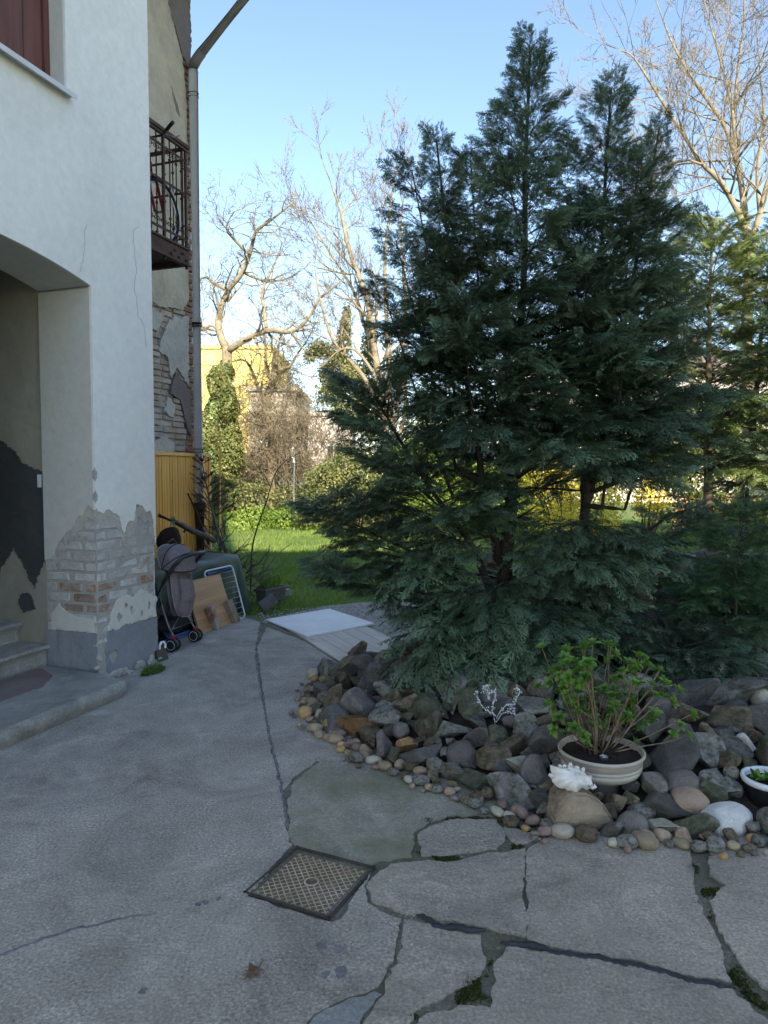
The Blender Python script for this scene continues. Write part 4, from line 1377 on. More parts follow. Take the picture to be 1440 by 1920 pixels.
# the rest of the pile
def try_fill(n, r0, r1, gap, xr=(-.6, 3.0), yr=(3.0, 5.7), kinds=('slate', 'slate', 'violet', 'mossy', 'brown', 'brown', 'grey', 'grey'), zoff=.30, dmin=.05, dmax=1.45):
    cnt = 0
    for k in range(n):
        x = rng.uniform(*xr); y = rng.uniform(*yr)
        d = mdist(x, y)
        if d < dmin or d > dmax:
            continue
        r = rng.uniform(r0, r1)
        if any((x - a) ** 2 + (y - c) ** 2 < (gap * (r + e)) ** 2 for a, c, e in placed):
            continue
        kd = rng.choice(kinds)
        e = (rng.uniform(1.0, 1.3), rng.uniform(.85, 1.05), rng.uniform(.70, .95))
        sz_ = 'large' if r > .088 else 'medium-sized' if r > .062 else 'fist-sized' if r > .046 else 'small'
        stone(kd, (x, y, mound_h(x, y) + r * zoff), (r * e[0], r * e[1], r * e[2]), None, rng.random() < .16, sz_ + ' ' + SK[kd] + ' ' + where(x, y, d), 'stone', 'rockery stones')
        cnt += 1
    return cnt
nst = try_fill(900, .095, .12, .82) + try_fill(3500, .068, .090, .80) + try_fill(7000, .048, .064, .80, zoff=.42) + try_fill(7000, .030, .044, .78, zoff=.6, dmax=.9)
print('stones', nst, 'pebbles', npb)

# ------------------------------------------------------------------ dry stone wall behind the conifer
dsw = thing('dry_stone_wall', 'low dry stone wall of flat brown blocks behind the conifers', 'wall', (1.15, 6.85, 0))
z = 0.12
for row in range(7):
    hh = rng.uniform(.085, .125)
    x = -.25 + rng.uniform(0, .15)
    while x < 3.6:
        w = rng.uniform(.16, .36)
        if not (row == 6 and rng.random() < .35):
            o = link('wall_stone', rmesh(rng.choice(ANG), rng.choice(['brown', 'brown', 'grey', 'violet'])), None, dsw)
            o.location = (x + w / 2, rng.uniform(-.03, .03), z + hh / 2)
            o.scale = (w * .64, .15, hh * .66)
            o.rotation_euler = (rng.uniform(-.08, .08) + (math.pi if rng.random() < .5 else 0), rng.uniform(-.04, .04), rng.uniform(-.1, .1))
        x += w + .01
    z += hh + .004

# ------------------------------------------------------------------ flower bowl with a budding shrub
M['bowl'] = basic('beige_ceramic', [(0.3, (0.36, 0.32, 0.27)), (0.7, (0.50, 0.455, 0.39))], 5, 0.55, ((40, 0.12, 0.004),), spec=0.4)
M['stone_foot'] = basic('bowl_foot', [(0.3, (0.16, 0.145, 0.12)), (0.7, (0.26, 0.24, 0.20))], 6, 0.8, ((40, 0.3, 0.006),))
bowl = thing('flower_bowl', 'beige ringed flower bowl on a round foot holding a budding shrub', 'flower pot', (POT_AT.x, POT_AT.y, POT_AT.z - .225))
pr = [(.118, .095), (.135, .10), (.165, .112), (.186, .128), (.194, .142), (.1945, .152), (.190, .154), (.190, .158), (.1950, .160), (.1955, .170), (.191, .172), (.191, .176), (.196, .178), (.197, .200), (.203, .208), (.209, .216), (.209, .224), (.203, .229), (.196, .226), (.192, .215), (.189, .19), (.0, .185)]
MB().lathe(pr, 56).build('bowl', M['bowl'], bowl)
MB().lathe([(.0, -.06), (.092, -.06), (.092, .055), (.098, .075), (.118, .098)], 40).build('foot', M['stone_foot'], bowl)
sv, sf_ = [], []
nr, na = 9, 40
for i in range(nr):
    for j in range(na):
        rr = .192 * i / (nr - 1); a = 2 * math.pi * j / na
        x, y = rr * math.cos(a), rr * math.sin(a)
        sv.append((x, y, .200 + .012 * noise.noise(Vector((x * 30, y * 30, 0))) + .006 * noise.noise(Vector((x * 90, y * 90, 0))) + .010 * (1 - (rr / .192) ** 2)))
for i in range(nr - 1):
    for j in range(na):
        j2 = (j + 1) % na
        sf_.append((i * na + j, i * na + j2, (i + 1) * na + j2, (i + 1) * na + j))
MB().add(sv, sf_, True).build('soil', M['soil'], bowl, fix=False)
# shrub
M['stem'] = basic('shrub_stem', [(0.3, (0.10, 0.065, 0.038)), (0.7, (0.30, 0.22, 0.145))], 14, 0.8, ((50, 0.4, 0.004),), offset=False)
M['bud_leaf'] = leafmat('bud_leaf', [(0.0, (0.06, 0.15, 0.03)), (0.5, (0.12, 0.27, 0.05)), (1.0, (0.22, 0.40, 0.09))], 0.30, 0.33, (0.20, 0.42, 0.04))
shrub = thing('budding_shrub', 'leafy shrub with many bare stems and fresh bright green buds growing in the bowl', 'plant', (POT_AT.x, POT_AT.y, POT_AT.z - .02))
LV, LF, LA = [], [], []
def leaf(p, d, up, L_, W_, tone, cup=.25):
    """ovate folded leaf: 8 verts"""
    d = d.normalized()
    s = d.cross(up)
    s = s.normalized() if s.length > 1e-5 else basis(d)[0]
    n = s.cross(d)
    i0 = len(LV)
    prof = ((0, 0.08), (.16, .62), (.38, .96), (.62, .95), (.84, .60), (1.0, .05))
    for t, w in prof:
        c = p + d * (L_ * t) + n * (L_ * (-cup * t * t + .15 * t))
        LV.append(c + s * (W_ * w * .5) + n * (W_ * .22 * w)); LV.append(c - n * (W_ * .06 * w)); LV.append(c - s * (W_ * w * .5) + n * (W_ * .22 * w))
        LA.extend([tone, tone * .8, tone])
    for k in range(5):
        a = i0 + k * 3
        LF.append((a, a + 1, a + 4, a + 3)); LF.append((a + 1, a + 2, a + 5, a + 4))
def cluster(p, d, size, n=8):
    ax, bx = basis(d)
    tone = rng.uniform(.35, 1)
    off = rng.uniform(0, 6)
    for k in range(n):
        a = off + k * 2.399
        el = R(12 + 66 * (k / n))
        dirv = (ax * math.cos(a) + bx * math.sin(a)) * math.cos(el) + d.normalized() * math.sin(el)
        L_ = size * (1.0 - .45 * k / n) * rng.uniform(.85, 1.15)
        leaf(p + d.normalized() * (.006 * k / n), dirv, d, L_, L_ * .60, max(0, min(1, tone + rng.uniform(-.2, .2))))
sb = MB()
def stem(p, d, L_, r, depth):
    n = 6
    pts = [p.copy()]
    dd = d.normalized()
    for i in range(n):
        dd = (dd + Vector((rng.gauss(0, .09), rng.gauss(0, .09), rng.gauss(0.05, .07)))).normalized()
        pts.append(pts[-1] + dd * (L_ / n))
    sb.tube(pts, [r * (1 - .45 * i / n) for i in range(n + 1)], 6)
    cluster(pts[-1], dd, rng.uniform(.036, .050), rng.choice((8, 9, 10)))
    for i in range(2, n):
        if rng.random() < (.62 if depth == 0 else .35):
            sd = (dd + Vector((rng.gauss(0, .7), rng.gauss(0, .7), rng.gauss(.1, .3)))).normalized()
            if depth == 0 and rng.random() < .6:
                stem(pts[i], sd, L_ * rng.uniform(.22, .42), r * .6, 1)
            else:
                cluster(pts[i], sd, rng.uniform(.026, .044), 6)
for k in range(30):
    a = k * 2.39996
    lean = .08 + .80 * (k / 30) ** .8
    p = Vector((math.cos(a) * .07 * lean - .02, math.sin(a) * .06 * lean + .02, -.01))
    d = Vector((math.cos(a) * lean * .88 + .03, math.sin(a) * lean * .6, 1.0))
    stem(p, d, rng.uniform(.30, .60) * (1.0 if lean < .6 else .92), rng.uniform(.0032, .0056), 0)
for d, L_ in ((Vector((1.0, -.25, .12)), .40), (Vector((1.0, -.1, .36)), .46), (Vector((-1.0, -.1, .35)), .24), (Vector((.9, .1, .7)), .46), (Vector((-.6, 0, .9)), .44), (Vector((-.8, -.2, .5)), .34)):
    stem(Vector((.02, 0, -.005)), d, L_, .004, 0)
sb.build('stems', M['stem'], shrub)
link('leaves', np_mesh('leaves', LV, LF, LA, True), M['bud_leaf'], shrub)
# tin cup on the soil
M['tin'] = basic('tin', [(0.3, (0.55, 0.55, 0.56)), (0.7, (0.75, 0.75, 0.76))], 8, 0.32, ((30, 0.05, 0.002),), metal=0.9)
c = P(1121, 1412, 3.40)
cu = thing('tealight', 'small aluminium tealight cup on the soil of the flower bowl', 'candle', (POT_AT.x - .012, POT_AT.y - .085, POT_AT.z - .0235))
MB().lathe([(0, 0), (.0195, 0), (.020, .020), (.0205, .021), (.019, .021), (.0185, .010), (0, .010)], 24).build('cup', M['tin'], cu)
MB().lathe([(0, .0135), (.0182, .0130)], 20).tube([(0, 0, .0125), (.001, 0, .019)], .0008, 5).build('wax', M['white_paint'], cu)

# second pot: dark, white rim, on the right edge
p2 = thing('black_pot', 'dark plastic pot with thick white rim standing on the rockery edge', 'flower pot', (POT2_AT.x, POT2_AT.y, POT2_AT.z - .235))
MB().lathe([(.0, .0), (.085, .0), (.118, .20), (.120, .206)], 40).build('body', M['black_plastic'], p2)
MB().lathe([(.118, .205), (.130, .208), (.134, .222), (.132, .234), (.120, .236), (.117, .224), (.113, .19)], 40).build('rim', M['white_paint'], p2)
MB().lathe([(.0, .212), (.06, .208), (.115, .204)], 24).build('soil', M['soil'], p2)
LV, LF, LA = [], [], []
for k in range(14):
    cluster(Vector((rng.uniform(-.06, .06), rng.uniform(-.05, .05), .215)), Vector((rng.gauss(0, .3), rng.gauss(0, .3), 1)), rng.uniform(.03, .05), 7)
sp2 = tag(link('seedling_plant', np_mesh('seedling_plant', LV, LF, LA, True), M['bud_leaf']), 'small green seedlings in the dark pot with white rim', 'plant')
sp2.location = p2.location

# ------------------------------------------------------------------ conch shell
M['shell'] = basic('bleached_shell', [(0.3, (0.60, 0.56, 0.52)), (0.7, (0.80, 0.77, 0.73))], 9, 0.6, ((50, 0.3, 0.004), (14, .25, .01)))
sh = MB()
# body whorl: a lumpy spindle lying along x, ridged across
vs_, fs_ = [], []
nu, nv_ = 40, 28
for i in range(nu):
    t = i / (nu - 1)
    x = -.098 + .175 * t
    rad = .046 * math.sin(math.pi * min(1, .08 + t * .92)) ** .7 * (1 - .25 * t) + .004
    for j in range(nv_):
        a = 2 * math.pi * j / nv_
        k = 1 + .05 * math.sin(9 * t * math.pi) + .05 * noise.noise(Vector((x * 40, math.cos(a) * 2, math.sin(a) * 2)))
        vs_.append((x, .012 + rad * .8 * k * math.cos(a), .052 + rad * k * math.sin(a) + .018 * math.sin(t * 2.4)))
for i in range(nu - 1):
    for j in range(nv_):
        j2 = (j + 1) % nv_
        fs_.append((i * nv_ + j, i * nv_ + j2, (i + 1) * nv_ + j2, (i + 1) * nv_ + j))
sh.add(vs_, fs_, True)
# flared fan-shaped lip with ribs and a ragged edge
def lip(u, v, off=0.0):
    th = R(168) + R(178) * u
    edge = .116 + .012 * math.sin(th * 7) * (.3 + u) + .010 * noise.noise(Vector((th * 4, 0, 0))) - .018 * max(0, math.cos(th * 1.0 - 5.6)) 
    r_ = .012 + (edge - .012) * v
    x = .004 + r_ * math.cos(th) * 1.0
    z = .078 + r_ * math.sin(th) * .82
    rib = .0045 * math.sin(th * 13) * v + .004 * noise.noise(Vector((x * 50, z * 50, 2)))
    y = -.030 - .030 * math.sin(v * 2.6) + .028 * v * v + rib + off
    if u > .88:
        y -= .030 * (u - .88) / .12 * v; z += .016 * (u - .88) / .12 * v
    return Vector((x, y, z))
nu, nv_ = 56, 14
front = [lip(i / (nu - 1), j / (nv_ - 1)) for i in range(nu) for j in range(nv_)]
backs = [p + Vector((0, .006, 0)) for p in front]
q4s = [(i * nv_ + j, i * nv_ + j + 1, (i + 1) * nv_ + j + 1, (i + 1) * nv_ + j) for i in range(nu - 1) for j in range(nv_ - 1)]
sh.add(front, q4s, True); sh.add(backs, [tuple(reversed(q)) for q in q4s], True)
for k in range(5):
    a = k / 4
    p = Vector((-.062 + .100 * a + .006 * math.sin(k * 5), -.006, .080 + .016 * math.sin(a * 3)))
    sh.tube([p, p + Vector((-.004 + .006 * a, -.006, .014)), p + Vector((-.008 + .014 * a, -.010, .026 - .012 * (k % 2)))], [.020, .013, .006], 8)
sh.tube([(-.07, 0, .055), (-.098, -.012, .048), (-.118, -.020, .054)], [.026, .016, .007], 9)
sh.tube([(.06, -.02, .035), (.090, -.045, .022), (.104, -.048, .030), (.098, -.04, .040)], [.014, .010, .007, .003], 8)
o = sh.build('conch_shell', M['shell'], fix=False)
o.location = SHELL_AT + Vector((0, -.02, -.004)); o.rotation_euler = (R(-22), R(6), R(-6)); o.scale = (.92, .92, .95)
tag(o, 'white bleached conch shell lying on the wedge-shaped stone', 'seashell')

# ------------------------------------------------------------------ wire ornament with glass beads
M['wire'] = flat('silver_wire', (0.62, 0.63, 0.66), 0.35, 0.7)
M['bead'] = flat('glass_bead', (0.72, 0.76, 0.80), 0.12, 0.0, 0.8)
wo_p = WO_P
kk = wo_p.y / FPX
wo = thing('wire_ornament', 'silver wire twig ornament with glass beads stuck among the dark stones', 'ornament', wo_p)
curves = [
    [(0, 20), (0, -10), (-4, -30), (-18, -36), (-28, -48), (-34, -62), (-33, -72)],
    [(0, -18), (-6, -34), (-4, -50), (2, -62), (-2, -72), (-10, -70), (-14, -58)],
    [(-8, -52), (-16, -66), (-22, -78), (-18, -86), (-12, -78)],
    [(0, -14), (10, -34), (22, -46), (34, -48), (40, -60), (46, -74), (40, -82), (38, -70)],
    [(2, -14), (14, -28), (28, -32), (38, -28), (36, -40), (28, -36)],
]
wm, bd = MB(), MB()
for cv in curves:
    pts = [Vector((x * kk, rng.uniform(-.02, .02), -y * kk)) for x, y in cv]
    fine = []
    for a, c in zip(pts[:-1], pts[1:]):
        fine += [a.lerp(c, q / 4) for q in range(4)]
    fine.append(pts[-1])
    wm.tube(fine, .0028, 6)
    for q, p in enumerate(fine[5:]):
        for e in range(2):
            p2_ = p + Vector((rng.gauss(0, .007), rng.gauss(0, .007), rng.gauss(0, .007)))
            r_ = rng.uniform(.0028, .0050)
            bd.lathe([(0.0001, -r_), (r_ * .8, -r_ * .6), (r_, 0), (r_ * .8, r_ * .6), (0.0001, r_)], 7, p2_)
wm.build('wire_stem', M['wire'], wo)
tag(bd.build('beads', M['bead'], wo), kind='stuff')
# ------------------------------------------------------------------ conifers: flat sprays -> boughs -> trees
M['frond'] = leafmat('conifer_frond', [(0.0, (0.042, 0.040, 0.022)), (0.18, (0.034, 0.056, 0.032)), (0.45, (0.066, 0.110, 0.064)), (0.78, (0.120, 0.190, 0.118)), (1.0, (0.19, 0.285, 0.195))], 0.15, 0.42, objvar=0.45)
M['frond_lit'] = leafmat('conifer_frond_sunlit_yellow', [(0.0, (0.04, 0.065, 0.022)), (0.5, (0.11, 0.155, 0.05)), (1.0, (0.26, 0.30, 0.10))], 0.2, 0.5, objvar=0.35)  # yellow-green copy of the frond, sunlit brightness put into its colours
M['frond_young'] = leafmat('young_frond', [(0.0, (0.025, 0.065, 0.028)), (0.5, (0.06, 0.13, 0.055)), (1.0, (0.10, 0.20, 0.085))], 0.2, 0.45, objvar=0.2)

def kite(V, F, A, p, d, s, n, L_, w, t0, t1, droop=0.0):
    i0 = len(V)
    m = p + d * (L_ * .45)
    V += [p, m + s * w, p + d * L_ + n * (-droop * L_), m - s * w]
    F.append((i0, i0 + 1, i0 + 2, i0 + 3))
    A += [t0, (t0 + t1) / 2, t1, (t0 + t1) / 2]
def spray(seed):
    """flat fern-like spray, unit length along x"""
    r = random.Random(seed)
    V, F, A = [], [], []
    X, Yv, Z = Vector((1, 0, 0)), Vector((0, 1, 0)), Vector((0, 0, 1))
    bend = r.uniform(.16, .52)
    side = r.uniform(-.10, .10)
    ax = lambda t: Vector((t, side * t * t, -bend * t * t))
    kite(V, F, A, ax(0), (ax(.55) - ax(0)).normalized(), Yv, Z, .55, .016, .0, .3)
    kite(V, F, A, ax(.5), (ax(1) - ax(.5)).normalized(), Yv, Z, .52, .026, .3, 1.0)
    n = 8
    for k in range(n):
        t = .08 + .84 * k / n
        for sg in (-1, 1):
            if r.random() < .08:
                continue
            tt = t + (.05 if sg > 0 else 0)
            p = ax(tt)
            a = R(r.uniform(30, 52)) * sg
            d = Vector((math.cos(a), math.sin(a), -.45 * tt + r.uniform(-.16, .06))).normalized()
            L_ = (.40 * (1 - tt) ** .7 + .07) * r.uniform(.7, 1.2)
            s = d.cross(Z).normalized()
            tip = .40 + .55 * tt + r.uniform(-.12, .12)
            kite(V, F, A, p, d, s, Z, L_, .021, .10 + .3 * tt, tip, .16)
            m = max(1, int(L_ / .12))
            for q in range(m):
                u = (q + .6) / (m + .3)
                pp = p + d * (L_ * u) + Z * (-.16 * L_ * u * u)
                for s2 in (-1, 1):
                    b2 = R(r.uniform(30, 48)) * s2
                    d2 = (d * math.cos(b2) + s * (-math.sin(b2))).normalized() + Z * r.uniform(-.3, .05)
                    d2.normalize()
                    l2 = (.13 * (1 - u * .45)) * r.uniform(.65, 1.2)
                    kite(V, F, A, pp, d2, d2.cross(Z).normalized(), Z, l2, .017, .2 + .3 * tt, min(1, tip + .12), .05)
    return np.array([v[:] for v in V]), np.array(F), np.array(A)
SPR = [spray(k) for k in range(6)]
def frame(d, up):
    x = d.normalized()
    y = up.cross(x)
    y = y.normalized() if y.length > 1e-5 else basis(x)[0]
    z = x.cross(y)
    return np.array([x[:], y[:], z[:]])       # rows
def bough_mesh(seed, dense=1.0):
    r = random.Random(seed)
    Vs, Fs, As = [], [], []
    wood = MB()
    cnt = 0
    base = 0
    def put(p, d, up, L_, tone):
        nonlocal base
        V, F, A = SPR[r.randrange(len(SPR))]
        roll = r.gauss(0, .5)
        up2 = (up + d.cross(up) * math.tan(max(-1, min(1, roll)))).normalized()
        Fm = frame(d, up2)
        W = (V * L_) @ Fm + np.array(p[:])
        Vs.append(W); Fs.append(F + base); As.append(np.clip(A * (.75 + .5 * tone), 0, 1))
        base += len(V)
    arch = r.uniform(-.06, .14)
    sway = r.uniform(-.10, .10)
    ax = lambda t: Vector((t * .98, sway * t * t, arch * t - (arch + .10) * t * t * t))
    UP = Vector((0, 0, 1))
    wood.tube([ax(i / 7) for i in range(8)], [.013 * (1 - .85 * i / 7) + .0012 for i in range(8)], 5, caps=False)
    n = int(15 * dense)
    for k in range(n):
        t = .16 + .80 * k / n
        sg = 1 if k % 2 else -1
        d0 = (ax(t + .02) - ax(t)).normalized()
        a = R(r.uniform(34, 58)) * sg
        sd = d0.cross(UP).normalized()
        d = (d0 * math.cos(a) + sd * math.sin(a) + UP * r.uniform(-.12, .30)).normalized()
        L_ = (.40 * (1 - t) ** .8 + .10) * r.uniform(.75, 1.2)
        p = ax(t)
        tw = [p, p + d * (L_ * .5) + UP * .008, p + d * L_ - UP * (.06 * L_)]
        wood.tube(tw, [.0055 * (1.1 - t), .003, .0012], 4, caps=False)
        m = max(1, int(L_ / .15))
        for q in range(m):
            u = (q + .6) / m
            pp = p.lerp(p + d * L_, u)
            for s2 in ((-1, 1) if r.random() < .55 else ((1,) if r.random() < .5 else (-1,))):
                a2 = R(r.uniform(25, 50)) * s2
                s_ = d.cross(UP).normalized()
                d2 = (d * math.cos(a2) + s_ * math.sin(a2) + UP * r.uniform(-.25, .22)).normalized()
                put(pp, d2, UP, r.uniform(.20, .31) * (1.05 - .3 * u), r.uniform(.1, 1.0))
        put(p + d * (L_ * .85), d, UP, r.uniform(.22, .32), r.uniform(.4, 1.0))
    for q in range(3):
        t = .70 + .10 * q
        put(ax(t), (ax(min(1, t + .05)) - ax(t - .02)).normalized() + Vector((0, r.uniform(-.5, .5), r.uniform(-.1, .3))), UP, r.uniform(.2, .28), 1.0)
    put(ax(.94), Vector((1, r.uniform(-.1, .1), -.05)), UP, .30, 1.0)
    V = np.concatenate(Vs); F = np.concatenate(Fs); A = np.concatenate(As)
    wv = np.array(wood.v); wf = np.array(wood.f)
    nF = len(F)
    me = np_mesh('bough', np.concatenate([V, wv]), np.concatenate([F, wf + len(V)]), np.concatenate([A, np.zeros(len(wv))]))
    mi = np.zeros(len(F) + len(wf), dtype=np.int32); mi[nF:] = 1
    me.polygons.foreach_set('material_index', mi)
    return me
BOUGH = [bough_mesh(40 + k) for k in range(7)]
BM = {}
def bough_of(mat, wood='bark_dark'):
    if mat not in BM:
        BM[mat] = []
        for me in BOUGH:
            c = me.copy(); c.materials.clear(); c.materials.append(M[mat]); c.materials.append(M[wood]); BM[mat].append(c)
    return BM[mat]
def put_bough(tree, p, d, L_, mat, up=None, wid=1.0, local=True):
    o = link('bough', rng.choice(bough_of(mat)), None, tree)
    up = up or Vector((0, 0, 1))
    Fm = frame(d, up)
    rm = Matrix(Fm.tolist()).transposed().to_4x4()
    sc = Matrix.Diagonal((L_, L_ * wid * rng.choice((-1, 1)) , L_, 1))
    o.matrix_local = Matrix.Translation(p) @ rm @ Matrix.Diagonal((L_, L_ * wid, L_, 1))
    return o
def clothe(tree, base, tip, R0, n, mat, f0=.1, el0=8, el1=62, prof=None, off=0.0, azr=None, wid=1.0, lmin=.16):
    """boughs spiralling up one stem (tree-local points)"""
    ax = tip - base
    H = ax.length
    for k in range(n):
        f = f0 + (1 - f0) * ((k + rng.random() * .8) / n) ** .92
        a = off + k * 2.39996 + rng.gauss(0, .25)
        if azr:
            a = azr[0] + (azr[1] - azr[0]) * ((k * .618) % 1)
        el = R(el0 + (el1 - el0) * f ** 1.1 + rng.gauss(0, 7))
        rad = Vector((math.cos(a), math.sin(a), 0))
        axn = ax.normalized()
        d = rad * math.cos(el) + (axn * .7 + Vector((0, 0, .3))) * math.sin(el)
        pr = prof(f) if prof else (1.0 - .80 * f ** 1.15) * (.82 + .18 * min(1, (f - f0) / .15))
        L_ = max(lmin, R0 * pr * rng.uniform(.80, 1.18))
        up = Vector((0, 0, 1)) * math.cos(el) - rad * math.sin(el) * .9 + Vector((rng.gauss(0, .12), rng.gauss(0, .12), 0))
        put_bough(tree, base + ax * f, d, L_, mat, up, wid)
    put_bough(tree, base + ax * .90, ax.normalized() + Vector((rng.gauss(0, .06), 0, 0)), max(.22, H * .13), mat, Vector((0, -1, .2)), .75)
def curve_trunk(mb, pts, r0, r1, n=10):
    fine = []
    pts = [Vector(p) for p in pts]
    for a, c in zip(pts[:-1], pts[1:]):
        fine += [a.lerp(c, q / 4) + Vector((rng.gauss(0, .006), rng.gauss(0, .006), 0)) for q in range(4)]
    fine.append(pts[-1])
    m = len(fine)
    mb.tube(fine, [r0 + (r1 - r0) * i / (m - 1) for i in range(m)], n)

TB = Vector((.88, 5.2, .30))
big = thing('conifer_tree', 'tallest dark blue-green cypress with a pointed leader above the rockery', 'conifer', TB)
Lc = lambda v: Vector(v) - TB
tip0 = Lc(P(994, 88, 5.2)); tipL = Lc(P(818, 262, 5.05)); tipLL = Lc(P(700, 742, 4.95))
tk = MB()
curve_trunk(tk, [(0, 0, -.25), (.01, 0, .5), (.06, 0, 1.5), tip0 * .6 + Vector((.02, 0, 0)), tip0], .072, .008)
curve_trunk(tk, [(0, 0, .55), (-.15, -.05, 1.1), (-.30, -.1, 2.0), tipL], .038, .006, 8)
curve_trunk(tk, [(-.02, -.02, .25), (-.22, -.1, .75), (-.55, -.18, 1.2), tipLL], .036, .006, 8)
curve_trunk(tk, [(-.03, .02, .15), (-.3, .05, .5), (-.7, .0, .75), (-1.1, -.1, .95)], .026, .006, 8)
for k in range(9):
    a = rng.uniform(0, 6.28)
    tk.tube([(0, 0, .2 + .12 * k), (.2 * math.cos(a), .2 * math.sin(a), .27 + .12 * k), (.5 * math.cos(a), .5 * math.sin(a), .32 + .13 * k)], [.014, .009, .004], 6)
tk.build('trunk', M['bark_dark'], big)
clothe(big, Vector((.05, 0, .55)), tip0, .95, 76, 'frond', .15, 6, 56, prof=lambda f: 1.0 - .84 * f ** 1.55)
def substem(tree, tk_pts, R0, n, f0=.3, el=(18, 56), off=0.0, prof=None):
    """a rising side stem with its own boughs"""
    m_ = MB()
    curve_trunk(m_, tk_pts, .022, .004, 6)
    m_.build('limb', M['bark_dark'], tree)
    clothe(tree, Vector(tk_pts[0]), Vector(tk_pts[-1]), R0, n, 'frond', f0, el[0], el[1], off=off, prof=prof or (lambda f: 1.0 - .62 * f ** 1.4))
clothe(big, Vector((-.15, -.05, 1.0)), tipL, .70, 28, 'frond', .25, 20, 58, off=1.0)
clothe(big, Vector((-.22, -.08, .60)), tipLL, .68, 46, 'frond', .12, 8, 48, off=2.0, prof=lambda f: 1.0 - .55 * f ** 1.6)
clothe(big, Vector((-.30, .05, .22)), Vector((-1.22, -.05, .62)), .50, 26, 'frond', .15, -4, 34, off=1.5, prof=lambda f: 1.0 - .3 * f)
clothe(big, Vector((-.55, 0, .60)), Vector((-1.25, -.1, 1.05)), .50, 24, 'frond', .10, 6, 40, off=.5, prof=lambda f: 1.0 - .35 * f)
for (u, v, Y_), n_, R_ in (((772, 318, 5.2), 20, .50), ((882, 300, 5.3), 20, .50), ((742, 450, 5.0), 18, .50), ((722, 560, 5.1), 18, .48), ((860, 560, 4.75), 18, .50), ((950, 430, 5.7), 14, .50)):
    t_ = Lc(P(u, v, Y_))
    substem(big, [(0.03, 0, .8 + .15 * t_.z), (t_ * .45)[:], t_[:]], R_ * 1.3, n_, .14, (14, 54), off=n_)
# drooping skirt towards the yard
for k in range(13):
    a = R(176) + R(188) * ((k * .618) % 1)
    z_ = rng.uniform(.30, .95)
    d = Vector((math.cos(a), math.sin(a) * .9, rng.uniform(-.24, .16)))
    put_bough(big, Vector((.02, 0, z_)), d, rng.uniform(.62, .95), 'frond', Vector((0, 0, 1)))

for k in range(15):
    a = R(192) + R(156) * ((k * .618) % 1)
    d = Vector((math.cos(a), math.sin(a), -rng.uniform(.34, .52)))
    put_bough(big, Vector((.02 + rng.uniform(-.1, .1), -.05, rng.uniform(.36, .60))), d, rng.uniform(.72, 1.02), 'frond', Vector((0, 0, 1)))
TB2 = Vector((1.52, 5.45, .34))
big2 = thing('conifer_tree', 'twin-topped dark cypress crowding the tallest cypress, over the flower bowl', 'conifer', TB2)
Lc2 = lambda v: Vector(v) - TB2
tipR = Lc2(P(1146, 168, 5.35)); tipRR = Lc2(P(1236, 240, 5.4)); tipM = Lc2(P(1060, 272, 5.3))
tk = MB()
curve_trunk(tk, [(0, 0, -.25), (0, 0, .5), (.03, 0, 1.6), tipR * .62, tipR], .055, .007)
curve_trunk(tk, [(.02, 0, .95), (.12, 0, 1.5), (.3, 0, 2.4), tipRR], .036, .006, 8)
curve_trunk(tk, [(0, 0, .3), (.25, -.1, .7), (.6, -.15, .95), (.85, -.2, 1.05)], .02, .006, 8)
tk.build('trunk', M['bark_dark'], big2)
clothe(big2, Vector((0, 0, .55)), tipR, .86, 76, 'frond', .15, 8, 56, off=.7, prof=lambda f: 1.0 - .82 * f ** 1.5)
clothe(big2, Vector((.12, 0, 1.4)), tipRR, .60, 44, 'frond', .08, 16, 58, off=2.2)
clothe(big2, Vector((.05, -.05, 1.2)), tipM, .45, 22, 'frond', .3, 16, 58, off=.2)
clothe(big2, Vector((.25, -.1, .55)), Vector((.72, -.2, .95)), .36, 18, 'frond', .1, 8, 40, off=.2, prof=lambda f: 1.0 - .3 * f)
for (u, v, Y_), n_, R_ in (((1200, 300, 5.2), 18, .46), ((1245, 400, 5.4), 20, .48), ((1262, 520, 5.3), 18, .46), ((1275, 640, 5.2), 18, .46), ((1100, 480, 4.95), 18, .48), ((1180, 620, 4.9), 16, .46)):
    t_ = Lc2(P(u, v, Y_))
    substem(big2, [(0.0, 0, .7 + .15 * t_.z), (t_ * .45)[:], t_[:]], R_ * 1.3, n_, .14, (14, 54), off=n_)
for k in range(11):
    a = rng.uniform(R(180), R(365))
    d = Vector((math.cos(a), math.sin(a) * .8, rng.uniform(-.22, .12)))
    put_bough(big2, Vector((.02, 0, rng.uniform(.35, .9))), d, rng.uniform(.55, .85), 'frond', Vector((0, 0, 1)))

# two further cypresses behind, their tops in the sun
def far_cypress(base, H, R0, n, label, mat, lean=(0, 0), z0=.12):
    t = thing('conifer_tree', label, 'conifer', base)
    m = MB()
    tip = Vector((lean[0], lean[1], H))
    curve_trunk(m, [(0, 0, -.1), tip * .3 + Vector((.03, 0, 0)), tip * .65, tip], .085, .012)
    for k in range(16):
        a = rng.uniform(0, 6.28); z_ = rng.uniform(.15, .6) * H
        L_ = rng.uniform(.4, .9)
        m.tube([(0, 0, z_), (L_ * .5 * math.cos(a), L_ * .5 * math.sin(a), z_ + .1), (L_ * math.cos(a), L_ * math.sin(a), z_ + .05)], [.02, .012, .004], 6)
    m.build('trunk', M['bark'], t)
    clothe(t, Vector((0, 0, 0)), tip, R0, n, mat, z0, 0, 45, prof=lambda f: 1.0 - .55 * f ** 1.5, wid=1.0)
    return t
far_cypress(P(1322, 960, 10.2) * 1.0 - Vector((0, 0, P(1322, 960, 10.2).z)), 5.0, 1.25, 64, 'yellow-green cypress with bare lower trunk behind the dark cypresses', 'frond_lit', z0=.30)
